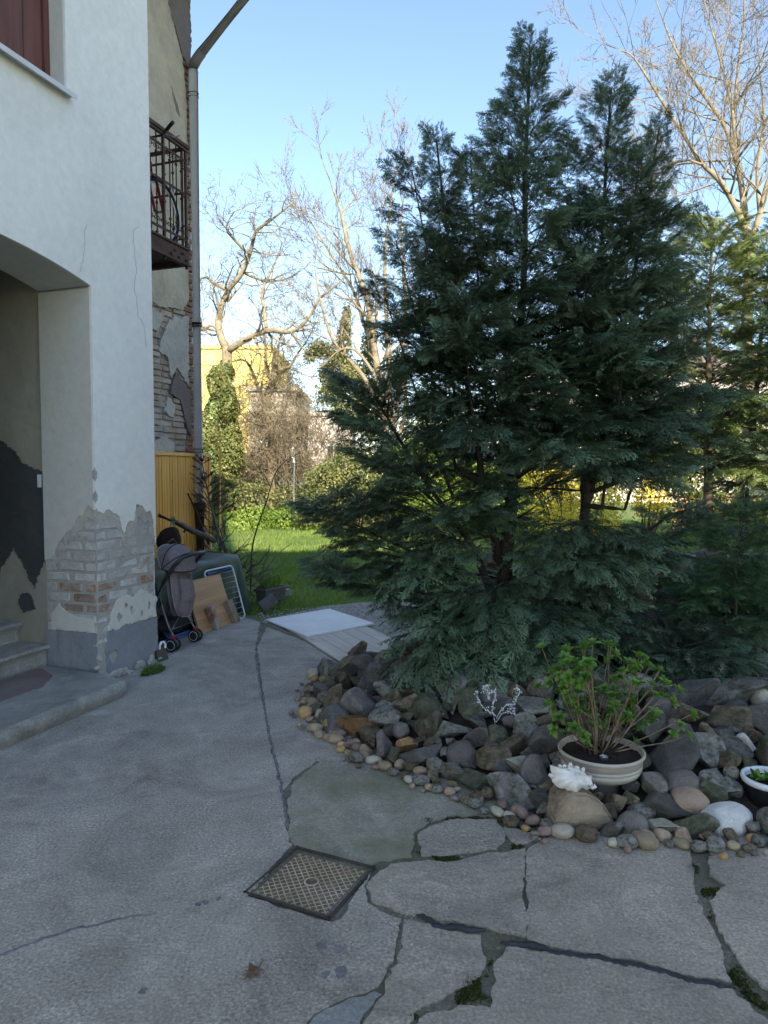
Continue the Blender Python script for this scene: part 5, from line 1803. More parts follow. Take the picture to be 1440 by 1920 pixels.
far_cypress(P(1385, 960, 11.6) - Vector((0, 0, P(1385, 960, 11.6).z)), 5.3, 1.35, 64, 'slanting yellow-green cypress nearest the tall bare tree', 'frond_lit', (.5, .2), z0=.28)
far_cypress(P(1490, 960, 9.4) - Vector((0, 0, P(1490, 960, 9.4).z)), 4.4, 1.1, 50, 'dark green cypress at the end of the garden planting', 'frond', z0=.12)
# young bright tree on the rockery
yb = Vector((2.50, 5.05, mound_h(2.50, 5.05) - .02))
yt = thing('young_conifer', 'slender young cypress with fresh green feathery twigs on the rockery', 'conifer', yb)
m = MB()
m.tube([(0, 0, -.05), (.01, 0, .3), (0, .01, .7), (.03, 0, 1.05)], [.012, .010, .007, .003], 7)
m.build('trunk', M['bark'], yt)
clothe(yt, Vector((0, 0, .15)), Vector((.03, 0, 1.05)), .56, 36, 'frond_young', .12, 0, 45, prof=lambda f: 1 - .6 * f)
# low spreading juniper behind the flower bowl
jb = Vector((1.95, 4.75, mound_h(1.95, 4.75)))
jt = thing('spreading_juniper', 'low dark spreading conifer in the shade behind the flower bowl', 'conifer', jb)
m = MB()
m.tube([(0, 0, -.06), (.02, 0, .1), (0, .01, .22)], [.03, .02, .008], 7)
m.build('trunk', M['bark_dark'], jt)
for k in range(26):
    a = k * 2.4
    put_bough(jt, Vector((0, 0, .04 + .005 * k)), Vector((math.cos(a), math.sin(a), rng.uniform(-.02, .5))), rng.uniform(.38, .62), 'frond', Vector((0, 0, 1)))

for x_, y_, n_, lab_ in ((2.75, 5.75, 22, 'dense mid-green low conifer before the dry stone wall'), (3.3, 6.2, 22, 'broad dark low conifer at the end of the dry stone wall')):
    b_ = Vector((x_, y_, mound_h(x_, y_)))
    t_ = thing('spreading_juniper', lab_, 'conifer', b_)
    m = MB(); m.tube([(0, 0, -.06), (.02, 0, .2), (0, .01, .5)], [.03, .02, .008], 7); m.build('trunk', M['bark_dark'], t_)
    for k in range(n_):
        a = k * 2.4
        put_bough(t_, Vector((0, 0, .05 + .02 * k)), Vector((math.cos(a), math.sin(a), rng.uniform(.0, .6))), rng.uniform(.42, .66) * (1 - .012 * k), 'frond_young' if x_ < 3 else 'frond', Vector((0, 0, 1)))
# ------------------------------------------------------------------ clutter along the house (house-frame coordinates through H2W)
def cloth(fn, nu, nv):
    vs = [fn(i / (nu - 1), j / (nv - 1)) for i in range(nu) for j in range(nv)]
    fs = [(i * nv + j, i * nv + j + 1, (i + 1) * nv + j + 1, (i + 1) * nv + j) for i in range(nu - 1) for j in range(nv - 1)]
    return vs, fs
# table under a green tarpaulin
M['tarp'] = basic('green_tarpaulin', [(0.3, (0.008, 0.038, 0.034)), (0.7, (0.016, 0.066, 0.058))], 3, 0.42, ((9, 0.35, 0.02), (45, .15, .004)), spec=0.55, offset=False)
TX0, TX1, TY0, TY1, TH = 0.95, 2.98, 0.50, 1.25, 0.66
tt = thing('covered_table', 'low table wrapped in a dark green tarpaulin behind the pushchair', 'table', H2W(0, 0), FA)
RC = .10
per = []                                   # rounded outline of the table, with outward normals
for cx_, cy_, a0 in ((TX1 - RC, TY0 + RC, -90), (TX1 - RC, TY1 - RC, 0), (TX0 + RC, TY1 - RC, 90), (TX0 + RC, TY0 + RC, 180)):
    for q in range(7):
        a = R(a0 + 90 * q / 6)
        per.append((Vector((cx_ + RC * math.cos(a), cy_ + RC * math.sin(a), 0)), Vector((math.cos(a), math.sin(a), 0))))
loop_ = []
for i in range(len(per)):
    (p, n_), (p2_, n2_) = per[i], per[(i + 1) % len(per)]
    m_ = max(1, int((p2_ - p).length / .03))
    for q in range(m_):
        loop_.append((p.lerp(p2_, q / m_), n_.lerp(n2_, q / m_).normalized()))
tm = MB()
NL, NV2 = len(loop_), 22
vs_ = []
for i, (p, n_) in enumerate(loop_):
    s_ = i * .03
    corner = 1.0 if abs(n_.x * n_.y) > .05 else 0.0
    for j in range(NV2):
        v = j / (NV2 - 1)
        rr_ = .055
        sag = .018 * noise.noise(Vector((p.x * 3, p.y * 3, 4)))
        if v < .22:
            a = v / .22 * math.pi / 2
            out, z = -rr_ + rr_ * math.sin(a), TH + sag - rr_ + rr_ * math.cos(a)
        else:
            w = (v - .22) / .78
            fold = (.026 * math.sin(s_ * 8.5 + 1.3) + .018 * math.sin(s_ * 19 + 2 * w) + .035 * noise.noise(Vector((s_ * 3.5, w * 1.5, 3)))) * w ** .8
            out = .045 * w + fold + corner * .05 * w
            z = (TH + sag - rr_) * (1 - w) + .004 * w
        q = p + n_ * out
        vs_.append(Vector((q.x, q.y, max(.003, z) + .012)))
fs_ = [(i * NV2 + j, i * NV2 + j + 1, ((i + 1) % NL) * NV2 + j + 1, ((i + 1) % NL) * NV2 + j) for i in range(NL) for j in range(NV2 - 1)]
tm.add(vs_, fs_, True)
# top: rings shrinking to the middle
cx_, cy_ = (TX0 + TX1) / 2, (TY0 + TY1) / 2
rings_ = 14
vt = []
for k in range(rings_):
    f = 1 - k / (rings_ - .6)
    for i in range(NL):
        e = vs_[i * NV2]
        x, y = cx_ + (e.x - cx_) * f, cy_ + (e.y - cy_) * f
        g = 1 - f
        vt.append(Vector((x, y, e.z * f + (TH + .012) * g + min(1, g * 4) * (.020 * noise.noise(Vector((x * 3.3, y * 3.3, 0))) + .010 * noise.noise(Vector((x * 9, y * 8, 0))))  )))
ft = [(k * NL + i, k * NL + (i + 1) % NL, (k + 1) * NL + (i + 1) % NL, (k + 1) * NL + i) for k in range(rings_ - 1) for i in range(NL)]
ft.append(tuple((rings_ - 1) * NL + i for i in range(NL)))
tm.add(vt, ft, True)
tm.build('tarpaulin', M['tarp'], tt, fix=False)
for x_ in (TX0 + .08, TX1 - .08):
    for y_ in (TY0 + .08, TY1 - .08):
        MB().box((x_, y_, TH / 2 - .01), (.05, .05, TH - .02)).build('leg', M['bark'], tt)
MB().box(((TX0 + TX1) / 2, (TY0 + TY1) / 2, TH - .03), (TX1 - TX0 - .04, TY1 - TY0 - .04, .03)).build('table_top', M['bark'], tt)

# leaning board, two bricks, clothes airer, blue frame
b0, b1 = G(376, 1190), G(452, 1168)
def house_xy(p):
    q = Vector(p) - P0
    return q.dot(HX), q.dot(HY)
hx, hy = house_xy(b0); hx1, hy1 = house_xy(b1)
bd = thing('wooden_board', 'square glued-wood board leaning against the green tarpaulin', 'board', H2W(hx, hy), FA)
BW = hx1 - hx + .02
lean = Matrix.Rotation(R(-19), 3, 'X')
M['board'] = wood_mat('glued_wood_board', (0.36, 0.195, 0.085), (0.50, 0.295, 0.145), 'X', 1.0, 0.5, 0.10)
zz = 0.0
k = 0
while zz < .545:
    w = min(.068, .55 - zz)
    off = rng.uniform(-.2, .2)
    MB().box(lean @ Vector((BW / 2, .011, zz + w / 2)), (BW, .022, w - .0008), lean, .0008).build('stave', M['board'], bd)
    zz += .068
def loose_brick(u, v, rz, tilt, mat, lab, h=.25):
    p = G(u, v)
    o = link('loose_brick', brick_mesh(rng.randrange(999), .06, .07), None)
    o.data.materials.append(M[mat])
    o.scale = (.118, .070, h)
    o.rotation_euler = (R(tilt), R(-9), FA + rz)
    ex = Vector((0, 0, h / 2))
    o.location = p + HY * .09 + Vector((0, 0, .118))
    tag(o, lab, 'brick')
    return o
M['brick_pale'] = brick_mat('lime_brick', (0.30, 0.115, 0.065), (0.44, 0.39, 0.34), 0.55, 0.05)
M['brick_dull'] = brick_mat('dull_brick', (0.24, 0.13, 0.085), (0.30, 0.26, 0.20), 0.60, 0.05)
loose_brick(414, 1181, .25, -15, 'brick_pale', 'red brick with white mortar stains leaning on the wooden board')
loose_brick(448, 1168, .15, -18, 'brick_dull', 'greyish brick leaning at the edge of the wooden board')
p = G(471, 1158)
ax_ = thing('drying_rack', 'folded white wire clothes airer leaning between board and tarpaulin', 'drying rack', H2W(house_xy(p)[0] - .54, house_xy(p)[1] + .085), FA)
fr = MB()
lt = Matrix.Rotation(R(-16), 3, 'X')
loop = []
Wd, Hh, rc = .56, .60, .05
for cx_, cz_, a0 in ((Wd - rc, rc, -90), (Wd - rc, Hh - rc, 0), (rc, Hh - rc, 90), (rc, rc, 180)):
    for q in range(5):
        a = R(a0 + 90 * q / 4)
        loop.append(lt @ Vector((cx_ + rc * math.cos(a), 0, cz_ + rc * math.sin(a))))
fr.tube(loop, .009, 8, closed=True)
fr.build('frame', M['white_paint'], ax_)
for q in range(9):
    z_ = .06 + .06 * q
    MB().tube([lt @ Vector((0.005, 0, z_)), lt @ Vector((Wd - .005, 0, z_))], .0032, 6).build('wire', M['white_paint'], ax_)
MB().tube([lt @ Vector((.05, .005, .565)), lt @ Vector((.52, .005, .565))], .016, 8).build('bar', M['blue_paint'], ax_)
bf = thing('folding_chair', 'folded chair of bent blue tube standing behind the pushchair wheels', 'chair', H2W(1.30, .33), FA)
MB().tube([lt @ Vector(q) for q in ((0, 0, .62), (0, 0, .10), (.02, 0, .035), (.06, 0, .01), (.34, 0, .01), (.40, 0, .03))], .010, 8).build('tube_rail', M['blue_paint'], bf)
MB().tube([lt @ Vector(q) for q in ((.035, .0, .62), (.035, 0, .12), (.055, 0, .06), (.10, 0, .04), (.36, 0, .04))], .010, 8).build('tube_rail', M['blue_paint'], bf)

# ------------------------------------------------------------------ pushchair, its back towards the yard
M['fabric'] = basic('grey_mauve_fabric', [(0.3, (0.165, 0.138, 0.148)), (0.7, (0.235, 0.200, 0.212))], 30, 0.95, ((180, 0.35, 0.003), (12, .25, .012)), spec=0.15)
M['fabric_dark'] = basic('dark_fabric', [(0.3, (0.025, 0.024, 0.028)), (0.7, (0.045, 0.043, 0.050))], 20, 0.95, ((120, 0.3, 0.003),), spec=0.15)
M['piping'] = flat('grey_piping', (0.30, 0.31, 0.34), 0.6)
M['tube_grey'] = flat('grey_tube', (0.26, 0.27, 0.30), 0.35, 0.6)
rw0, rw1 = house_xy(G(322, 1221)), house_xy(G(369, 1203))
ps = thing('pushchair', 'grey-mauve fabric pushchair with black handlebar and red wheel brackets', 'pushchair', H2W((rw0[0] + rw1[0]) / 2, (rw0[1] + rw1[1]) / 2), FA + R(4))
W2 = (rw1[0] - rw0[0]) / 2
def wheel_pair(x, y, r=.062):
    for dx in (-.030, .030):
        w = MB().tube([(x + dx, y + (r - .014) * math.cos(a), r + (r - .014) * math.sin(a)) for a in [2 * math.pi * k / 24 for k in range(24)]], .0145, 8, closed=True).build('wheel', M['rubber'], ps)
        hb = MB()
        for s in (-1, 1):
            n = 20
            vs = [(x + dx + .012 * s, y, r)] + [(x + dx + .010 * s, y + (r - .016) * math.cos(2 * math.pi * k / n), r + (r - .016) * math.sin(2 * math.pi * k / n)) for k in range(n)]
            hb.add(vs, [(0, 1 + k, 1 + (k + 1) % n) for k in range(n)])
        hb.build('hub', M['black_plastic'], w)
        MB().tube([(x + dx - .0135, y + (r - .020) * math.cos(a), r + (r - .020) * math.sin(a)) for a in [2 * math.pi * k / 24 for k in range(24)]], .0022, 5, closed=True).build('hub_ring', M['white_paint'], w)
    MB().box((x, y, r + .035), (.024, .03, .10), Matrix.Rotation(.2, 3, 'X'), .006).build('wheel_bracket', M['red_plastic'], ps)
for x in (-W2, W2):
    wheel_pair(x, 0.0)
    wheel_pair(x * .9, .34)
fr = MB()
for s in (-1, 1):
    x = s * W2 * .92
    fr.tube([(x, 0.0, .13), (x, .06, .24), (x, .12, .42)], .009, 8)                 # rear leg
    fr.tube([(x, .34, .12), (x, .20, .40), (x, .08, .62), (x, .02, .74)], .012, 8)  # main side tube
fr.tube([(-W2 * .92, .03, .19), (W2 * .92, .03, .19)], .007, 8)
fr.tube([(-W2 * .92, .30, .19), (W2 * .92, .30, .19)], .007, 8)
fr.tube([(-W2 * .92, .02, .19), (-W2 * .3, -.01, .33), (W2 * .3, -.01, .33), (W2 * .92, .02, .19)], .006, 8)
fr.build('chassis', M['tube_grey'], ps)
hd = MB()
hp = [(-W2 * .96, .18, .44), (-W2 * .98, .08, .64), (-W2 * .98, -.02, .78), (-W2 * .92, -.10, .855), (-W2 * .6, -.145, .875), (0, -.155, .88), (W2 * .6, -.145, .875), (W2 * .92, -.10, .855), (W2 * .98, -.02, .78), (W2 * .98, .08, .64), (W2 * .96, .18, .44)]
hd.tube(hp, .0175, 10)
hd.build('handlebar', M['black_plastic'], ps)
# seat back: bulging fabric pouch seen from behind
def back(u, v):
    a = (u - .5) * 2
    w = v
    half = W2 * (.90 - .05 * math.cos(w * 6)) * (1 - max(0, w - .72) ** 2 * 7.5)
    bulge = .075 * math.sin(min(1, w * 1.15) * math.pi * .62) * (1 - a * a * .85) + .035 * w
    wr = .008 * noise.noise(Vector((a * 3, w * 5, 2))) + .006 * math.sin(a * 9 + w * 5)
    return Vector((a * half, .035 - bulge - wr - .0 + .06 * max(0, w - .8), .79 - .50 * w))
v_, f_ = cloth(back, 26, 30)
bk = MB().add(v_, f_, True)
v2 = [Vector((p.x * .96, p.y + .05 + .03 * (1 - abs(p.x) / W2), p.z)) for p in v_]
bk.add(v2, [tuple(reversed(q)) for q in f_], True)
seatb = bk.build('seat_back', M['fabric'], ps, fix=False)
edge = [back(0, j / 20) for j in range(21)] + [back(i / 12, 1) for i in range(13)] + [back(1, 1 - j / 20) for j in range(21)]
MB().tube(edge, .0045, 6).build('piping', M['piping'], seatb)
def pocket(u, v):
    q = back(.20 + .60 * u, .28 + .42 * v)
    a = (u - .5) * 2
    return q + Vector((0, -.010 - .022 * (1 - a * a) * (1 - .55 * v) , -.012 * (1 - a * a) * (1 - v)))
v_, f_ = cloth(pocket, 16, 14)
MB().add(v_, f_, True).build('pocket', M['fabric'], seatb, fix=False)
MB().tube([pocket(i / 15, 0) for i in range(16)], .004, 6).build('pocket_hem', M['fabric'], seatb)
# hood: three-rib canopy over the front
def hood(u, v):
    th = R(-8) + R(122) * v                        # from handle side over the top to the front
    a = R(180) * u
    half = W2 * .98
    rr = .20 * (1 + .02 * math.sin(v * 3 * math.pi) ** 2) - .012 * math.sin(v * math.pi * 3) ** 2
    x = half * math.cos(a)
    h = math.sin(a) ** .55
    wob = .006 * noise.noise(Vector((u * 6, v * 6, 1)))
    return Vector((x, .11 - (rr * h + wob) * math.cos(th), .74 + (rr * 1.12 * h + wob) * math.sin(th)))
v_, f_ = cloth(hood, 26, 24)
hd_ = MB().add(v_, f_, True).build('hood', M['fabric'], ps, fix=False)
for vv in (0.0, .36, .68, 1.0):
    MB().tube([hood(i / 24, vv) + Vector((0, 0, .002)) for i in range(25)], .006 if vv in (0, 1) else .0045, 6).build('hood_rib', M['piping'] if vv == 1.0 else M['fabric_dark'], hd_)
sc_ = MB()
def side(u, v):
    return Vector((-W2 * .9 + W2 * 1.8 * u, .10 + .20 * v, .42 - .12 * math.sin(v * 2.2) + .02 * math.cos(u * 6)))
v_, f_ = cloth(side, 12, 12)
sc_.add(v_, f_, True)
sc_.build('seat', M['fabric'], ps, fix=False)
MB().box((0, .17, .20), (W2 * 1.7, .26, .10), None, .03).build('basket', M['fabric_dark'], ps)

# dustpan by the pillar
dpn = thing('dustpan', 'black dustpan with white handle standing at the corner of the white pillar', 'dustpan', G(309, 1239) + HY * .02, FA)
MB().prism([[(-.09, 0), (.07, 0), (.05, .10), (-.07, .10)]], lambda u, v, w: (u, w + v * .2, v), -.01, .01).build('pan', M['black_plastic'], dpn)
MB().tube([(-.01, .02, .10), (-.01, .02, .13), (.01, .02, .155), (.035, .015, .155), (.05, .01, .13), (.05, .01, .10)], .011, 8).build('handle', M['white_paint'], dpn)

# ------------------------------------------------------------------ things on and behind the table
M['bark_grey'] = basic('grey_bark', [(0.3, (0.075, 0.062, 0.052)), (0.7, (0.16, 0.14, 0.12))], 16, 0.9, ((40, 0.8, 0.012),))
TZ = TH + .03
def on_table(x, y, z=0.0):
    return H2W(x, y, TZ + z)
def place(px, Y, z):
    p = P(px[0], px[1], Y); return p
lg = MB()
a, c = P(322, 975, 8.4), P(402, 1036, 9.35)
c.z = TZ + .04
lg.tube([a + Vector((-.12, -.10, .06)), a.lerp(c, .2), a.lerp(c, .45) + Vector((0, 0, -.01)), a.lerp(c, .75), c], [.022, .034, .038, .040, .036], 9)
lg.tube([a.lerp(c, .55), a.lerp(c, .57) + Vector((.02, 0, .07))], [.018, .012], 7)
lg.tube([a.lerp(c, .35), a.lerp(c, .36) + Vector((-.05, -.02, -.05))], [.022, .020], 7)
tag(lg.build('dead_branch', M['bark_grey']), 'thick grey dead branch with sawn stubs lying across the tarpaulin table', 'branch')
lg = MB()
a, c = P(352, 925, 9.0), P(392, 1035, 9.2)
c.z = TZ + .01
lg.tube([a, a.lerp(c, .35) + Vector((.01, 0, 0)), a.lerp(c, .7), c], [.012, .015, .017, .019], 8)
tag(lg.build('stick', M['bark_dark']), 'long thin dark stick leaning against the wooden fence', 'branch')
M['root'] = basic('brown_peat', [(0.3, (0.020, 0.011, 0.008)), (0.7, (0.065, 0.035, 0.025))], 25, 0.95, ((50, 0.9, 0.02),))
rt = P(318, 1000, 8.5)
o = link('root_ball', rmesh(RND[1], 'brown').copy()); o.data.materials.clear(); o.data.materials.append(M['root'])
o.location = (rt.x, rt.y, TZ + .13); o.scale = (.14, .13, .15)
tag(o, 'dark brown root ball of an uprooted pot plant on the covered table', 'root ball')
LV, LF, LA = [], [], []
for k in range(14):
    leaf(P(327, 978, 8.42) + Vector((rng.gauss(0, .012), 0, 0)), Vector((rng.gauss(0, .7), -.5, rng.gauss(-.2, .6))), Vector((0, -1, .3)), rng.uniform(.05, .085), .018, rng.random())
M['pale_leaf'] = leafmat('pale_leaf', [(0, (.13, .22, .15)), (1, (.30, .40, .30))], .2, .5)
tag(link('succulent', np_mesh('succulent', LV, LF, LA, True), M['pale_leaf']), 'pale green succulent shoot hanging from the brown root ball', 'plant')
wc = thing('watering_can', 'red plastic watering can half hidden behind the pushchair hood', 'watering can', on_table(1.78, .62), FA)
MB().lathe([(0, 0), (.07, 0), (.075, .10), (.06, .15), (.03, .17), (.0, .17)], 24).build('body', M['red_plastic'], wc)
MB().tube([(.05, 0, .14), (.09, 0, .20), (.03, 0, .25), (-.05, 0, .22), (-.06, 0, .13)], .009, 8).build('handle', M['black_plastic'], wc)
bb_ = thing('blue_bucket', 'dark blue bucket on the covered table beside the root ball', 'bucket', on_table(1.35, .66), FA)
MB().lathe([(0, 0), (.09, 0), (.115, .17), (.12, .18), (.112, .178), (.088, .01)], 28).build('body', flat('navy_plastic', (.012, .022, .06), .4), bb_)
wbk = thing('wire_basket', 'grey wire basket on the covered table by the pushchair handle', 'basket', on_table(2.02, .54), FA)
wm = MB()
for q in range(4):
    z_ = .0 + .035 * q; e = .10 + .01 * q
    wm.tube([(-e, -e * .7, z_ + .004), (e, -e * .7, z_ + .004), (e, e * .7, z_ + .004), (-e, e * .7, z_ + .004)], .003, 5, closed=True)
for q in range(6):
    x = -.10 + .04 * q
    wm.tube([(x, -.07, .004), (x * 1.1, -.09, .11)], .0025, 5); wm.tube([(x, .07, .004), (x * 1.1, .09, .11)], .0025, 5)
wm.build('wires', M['tube_grey'], wbk)

# discarded dry spruce leaning against the downpipe
M['needle_dry'] = leafmat('dry_needles', [(0, (.060, .048, .030)), (.6, (.125, .100, .062)), (1, (.20, .165, .105))], .15, .8)
ds = thing('dead_spruce', 'discarded dry brown spruce leaning against the downpipe and fence', 'dead tree', H2W(3.55, 1.15, 0))
dsO = ds.location.copy()
s0 = H2W(3.65, 1.18, .35) - dsO
tops = P(378, 862, 9.75) - dsO
trk = MB()
pts = [s0 + Vector((.16, 0, -.35)), s0 + Vector((.1, 0, .1)), s0.lerp(tops, .3) + Vector((.03, 0, 0)), s0.lerp(tops, .65), tops]
trk.tube(pts, [.030, .026, .020, .012, .004], 8)
NV, NF, NA = [], [], []
def needles(p, q, n):
    d = (q - p)
    L_ = d.length
    d.normalize()
    ax1, bx1 = basis(d)
    for k in range(n):
        t = rng.random()
        a = rng.uniform(0, 6.28)
        s = ax1 * math.cos(a) + bx1 * math.sin(a)
        dr = (d * .75 + s * .65).normalized()
        o_ = p.lerp(q, t)
        w = dr.cross(s)
        w = w.normalized() * .0022 if w.length > 1e-5 else bx1 * .0022
        l_ = rng.uniform(.014, .024)
        i0 = len(NV)
        NV.extend([o_ - w, o_ + w, o_ + dr * l_])
        NF.append((i0, i0 + 1, i0 + 2)); tn = rng.random(); NA.extend([tn * .6, tn * .6, tn])
axs = tops - s0
for k in range(64):
    t = rng.uniform(.02, 1.0)
    p = s0.lerp(tops, t)
    a = k * 2.4
    L_ = (.34 * (1 - t) + .12) * rng.uniform(.7, 1.2)
    d = Vector((math.cos(a) * .8, math.sin(a) * .5, .55)).normalized()
    q = p + d * L_
    trk.tube([p, p.lerp(q, .5) + Vector((0, 0, .01)), q], [.006, .004, .002], 5)
    needles(p.lerp(q, .15), q, 95)
    for e in range(4):
        u = rng.uniform(.3, .9)
        p2_ = p.lerp(q, u)
        d2 = (d + Vector((rng.gauss(0, .6), rng.gauss(0, .6), rng.gauss(0, .4)))).normalized()
        q2 = p2_ + d2 * (L_ * .38)
        trk.tube([p2_, q2], [.003, .0015], 4)
        needles(p2_, q2, 45)
trk.build('trunk', M['bark_grey'], ds)
tag(link('needles', np_mesh('needles', NV, NF, NA), M['needle_dry'], ds), kind='stuff')
# pile of cut brush behind the table
br = thing('brush_pile', 'heap of cut dead twigs behind the covered table below the dry spruce', 'brushwood', H2W(3.25, 1.0))
bo = br.location.copy()
bt = MB()
NV, NF, NA = [], [], []
for k in range(46):
    p = Vector((rng.uniform(-.25, .55), rng.uniform(-.15, .35), rng.uniform(.0, .45)))
    d = Vector((rng.uniform(-.5, 1), rng.uniform(-.4, .4), rng.uniform(.1, 1))).normalized()
    L_ = rng.uniform(.3, .65)
    pts = [p]
    for i in range(4):
        d = (d + Vector((rng.gauss(0, .2), rng.gauss(0, .2), rng.gauss(0, .2)))).normalized()
        pts.append(pts[-1] + d * L_ / 4)
    bt.tube(pts, [.013, .010, .008, .006, .003], 6)
    if k % 2 == 0:
        needles(pts[2], pts[4], 110)
    for e in range(3):
        q = pts[rng.randrange(1, 4)]
        d2 = (d + Vector((rng.gauss(0, .7), rng.gauss(0, .7), rng.gauss(0, .5)))).normalized()
        bt.tube([q, q + d2 * .08, q + d2 * .16 + Vector((0, 0, .02))], [.004, .003, .0015], 5)
bt.build('twigs', M['bark_grey'], br)
tag(link('needles', np_mesh('needles', NV, NF, NA), M['needle_dry'], br), kind='stuff')
o = MB().box((0, 0, .45), (.09, .022, .92), None, .004).build('loose_plank', M['bark_pale'])
o.location = H2W(3.92, 1.50, .0); o.rotation_euler = (R(-14), R(8), FA)
tag(o, 'weathered loose plank leaning beside the foot of the downpipe', 'plank')

# planter, grey block, small stone behind the table corner
pl0 = G(511, 1130)
pln = thing('plastic_planter', 'grey plastic window-box planter with green sword leaves beside the table corner', 'planter', pl0 + Vector((-.04, .14, -.02)), R(58))
M['grey_plastic'] = flat('grey_plastic', (.10, .097, .10), .5)
MB().prism([[(-.20, -.085), (.20, -.085), (.20, .085), (-.20, .085)]], lambda u, v, w: (u * (.88 + .12 * (w / .19)), v * (.85 + .15 * (w / .19)), w), 0, .175).build('trough', M['grey_plastic'], pln)
rimm = MB()
for sx_, sy_, lx, ly in ((0, .09, .43, .022), (0, -.09, .43, .022), (.205, 0, .022, .20), (-.205, 0, .022, .20)):
    rimm.box((sx_, sy_, .182 + (.001 if lx < .1 else 0)), (lx, ly, .024), None, .004)
tag(rimm.build('rim', M['grey_plastic'], pln))
LV, LF, LA = [], [], []
for k in range(46):
    p = Vector((rng.uniform(-.15, .15), rng.uniform(-.05, .05), .16))
    d = Vector((rng.gauss(0, .25), rng.gauss(0, .25), 1))
    leaf(p, d, Vector((rng.gauss(0, 1), rng.gauss(0, 1), 0)), rng.uniform(.16, .30), rng.uniform(.014, .022), rng.random(), .22)
M['sword_leaf'] = leafmat('sword_leaf', [(0, (.06, .15, .022)), (1, (.14, .28, .045))], .35, .4, (.3, .5, .05))
o = tag(link('iris_leaves', np_mesh('iris_leaves', LV, LF, LA, True), M['sword_leaf']), 'upright fresh green sword-shaped leaves growing in the grey planter', 'plant')
o.location = pln.location; o.rotation_euler = pln.rotation_euler
M['grey_block'] = basic('grey_block', [(.3, (.085, .08, .085)), (.7, (.16, .155, .165))], 10, .8, ((40, .5, .01),))
o = MB().box((0, 0, 0), (.20, .115, .115), None, .008).build('concrete_block', M['grey_block'])
o.location = G(501, 1146) + Vector((0, .06, .085)); o.rotation_euler = (R(12), R(-32), R(20))
tag(o, 'dark grey paving block tipped up at the table corner', 'block')
o = MB().box((0, 0, 0), (.12, .10, .09), None, .008).build('concrete_block', M['stone_step'])
o.location = G(535, 1118) + Vector((0, .05, .04)); o.rotation_euler = (0, 0, R(35))
tag(o, 'small beige stone block in the grass behind the planter', 'block')

# weeds at the foot of the pillar
def tuft(name, label, centre, rx, ry, n, size, mat, cat='weeds', hz=.05, rot=0.0):
    global LV, LF, LA
    LV, LF, LA = [], [], []
    for k in range(n):
        a = rng.uniform(0, 6.28); r = math.sqrt(rng.random())
        x, y = rx * r * math.cos(a), ry * r * math.sin(a)
        h = hz * (1 - r * r * .7) * rng.uniform(.05, 1) * (.5 + .9 * abs(noise.noise(Vector((x * 25, y * 25, 0)))))
        leaf(Vector((x * math.cos(rot) - y * math.sin(rot), x * math.sin(rot) + y * math.cos(rot), h)), Vector((rng.gauss(0, 1), rng.gauss(0, 1), rng.uniform(.1, 1))), Vector((0, 0, 1)), size * rng.uniform(.6, 1.3), size * .5, rng.random())
    o = link(name, np_mesh(name, LV, LF, LA, True), mat)
    o.location = centre
    return tag(o, label, cat)
M['weed'] = leafmat('weed', [(0, (.10, .19, .035)), (1, (.25, .38, .09))], .35, .55)
tuft('weed_tuft', 'low green weeds growing at the foot of the white pillar', G(287, 1262), .12, .05, 1100, .016, M['weed'], 'weeds', .11, FA - R(10))
# ------------------------------------------------------------------ garden behind: lawn
M['grass'] = leafmat('grass_blade', [(0.0, (0.07, 0.13, 0.022)), (0.5, (0.14, 0.235, 0.04)), (1.0, (0.30, 0.35, 0.09))], 0.35, 0.6, (0.25, 0.36, 0.04))
def grass(name, n, xr, yr, h0, h1, cond, seed, w=.006):
    r = np.random.RandomState(seed)
    x = r.uniform(xr[0], xr[1], n); y = yr[0] + (yr[1] - yr[0]) * r.rand(n) ** 1.25
    keep = np.array([cond(a, c) for a, c in zip(x, y)])
    x, y = x[keep], y[keep]
    n = len(x)
    h = r.uniform(h0, h1, n) * np.array([1.0 + .7 * noise.noise(Vector((a * 1.7, c * 1.7, 0))) for a, c in zip(x, y)])
    an = r.uniform(0, 6.28, n)
    ln = r.uniform(.1, .9, n) * h
    ww = w * r.uniform(.6, 1.4, n)
    V = np.zeros((n, 3, 3))
    V[:, 0] = np.stack([x - ww * np.sin(an + 1.3), y + ww * np.cos(an + 1.3), np.full(n, -.03)], 1)
    V[:, 1] = np.stack([x + ww * np.sin(an + 1.3), y - ww * np.cos(an + 1.3), np.full(n, -.03)], 1)
    V[:, 2] = np.stack([x + ln * np.cos(an), y + ln * np.sin(an), -.03 + h], 1)
    F = np.arange(n * 3).reshape(n, 3)
    t = np.clip(.45 + .25 * r.randn(n) + np.array([.45 * noise.noise(Vector((a * .8, c * .8, 5))) for a, c in zip(x, y)]), 0, 1)
    A = np.repeat(t, 3)
    return tag(link(name, np_mesh(name, V.reshape(-1, 3), F, A), M['grass']), kind='stuff')
ga, gc = G(470, 1166), G(690, 1126)
def on_lawn(x, y):
    # behind the gravel strip, the mound and the yard
    e = (gc.x - ga.x) * (y - ga.y) - (gc.y - ga.y) * (x - ga.x)
    if y < 12 and e < .12 * (1 + noise.noise(Vector((x * 4, y * 4, 1)))):
        return False
    if x > 0.4 and y < 9.0:
        return False
    if noise.noise(Vector((x * .9, y * .9, 9))) < -.33 and rng.random() < .75:
        return False
    return x > -3.2 + (y - 8) * -.35
grass('grass', 90000, (-6, 6), (8.2, 15), .03, .09, on_lawn, 3, .005)
grass('grass', 60000, (-9, 14), (14, 26), .04, .12, on_lawn, 4, .008)

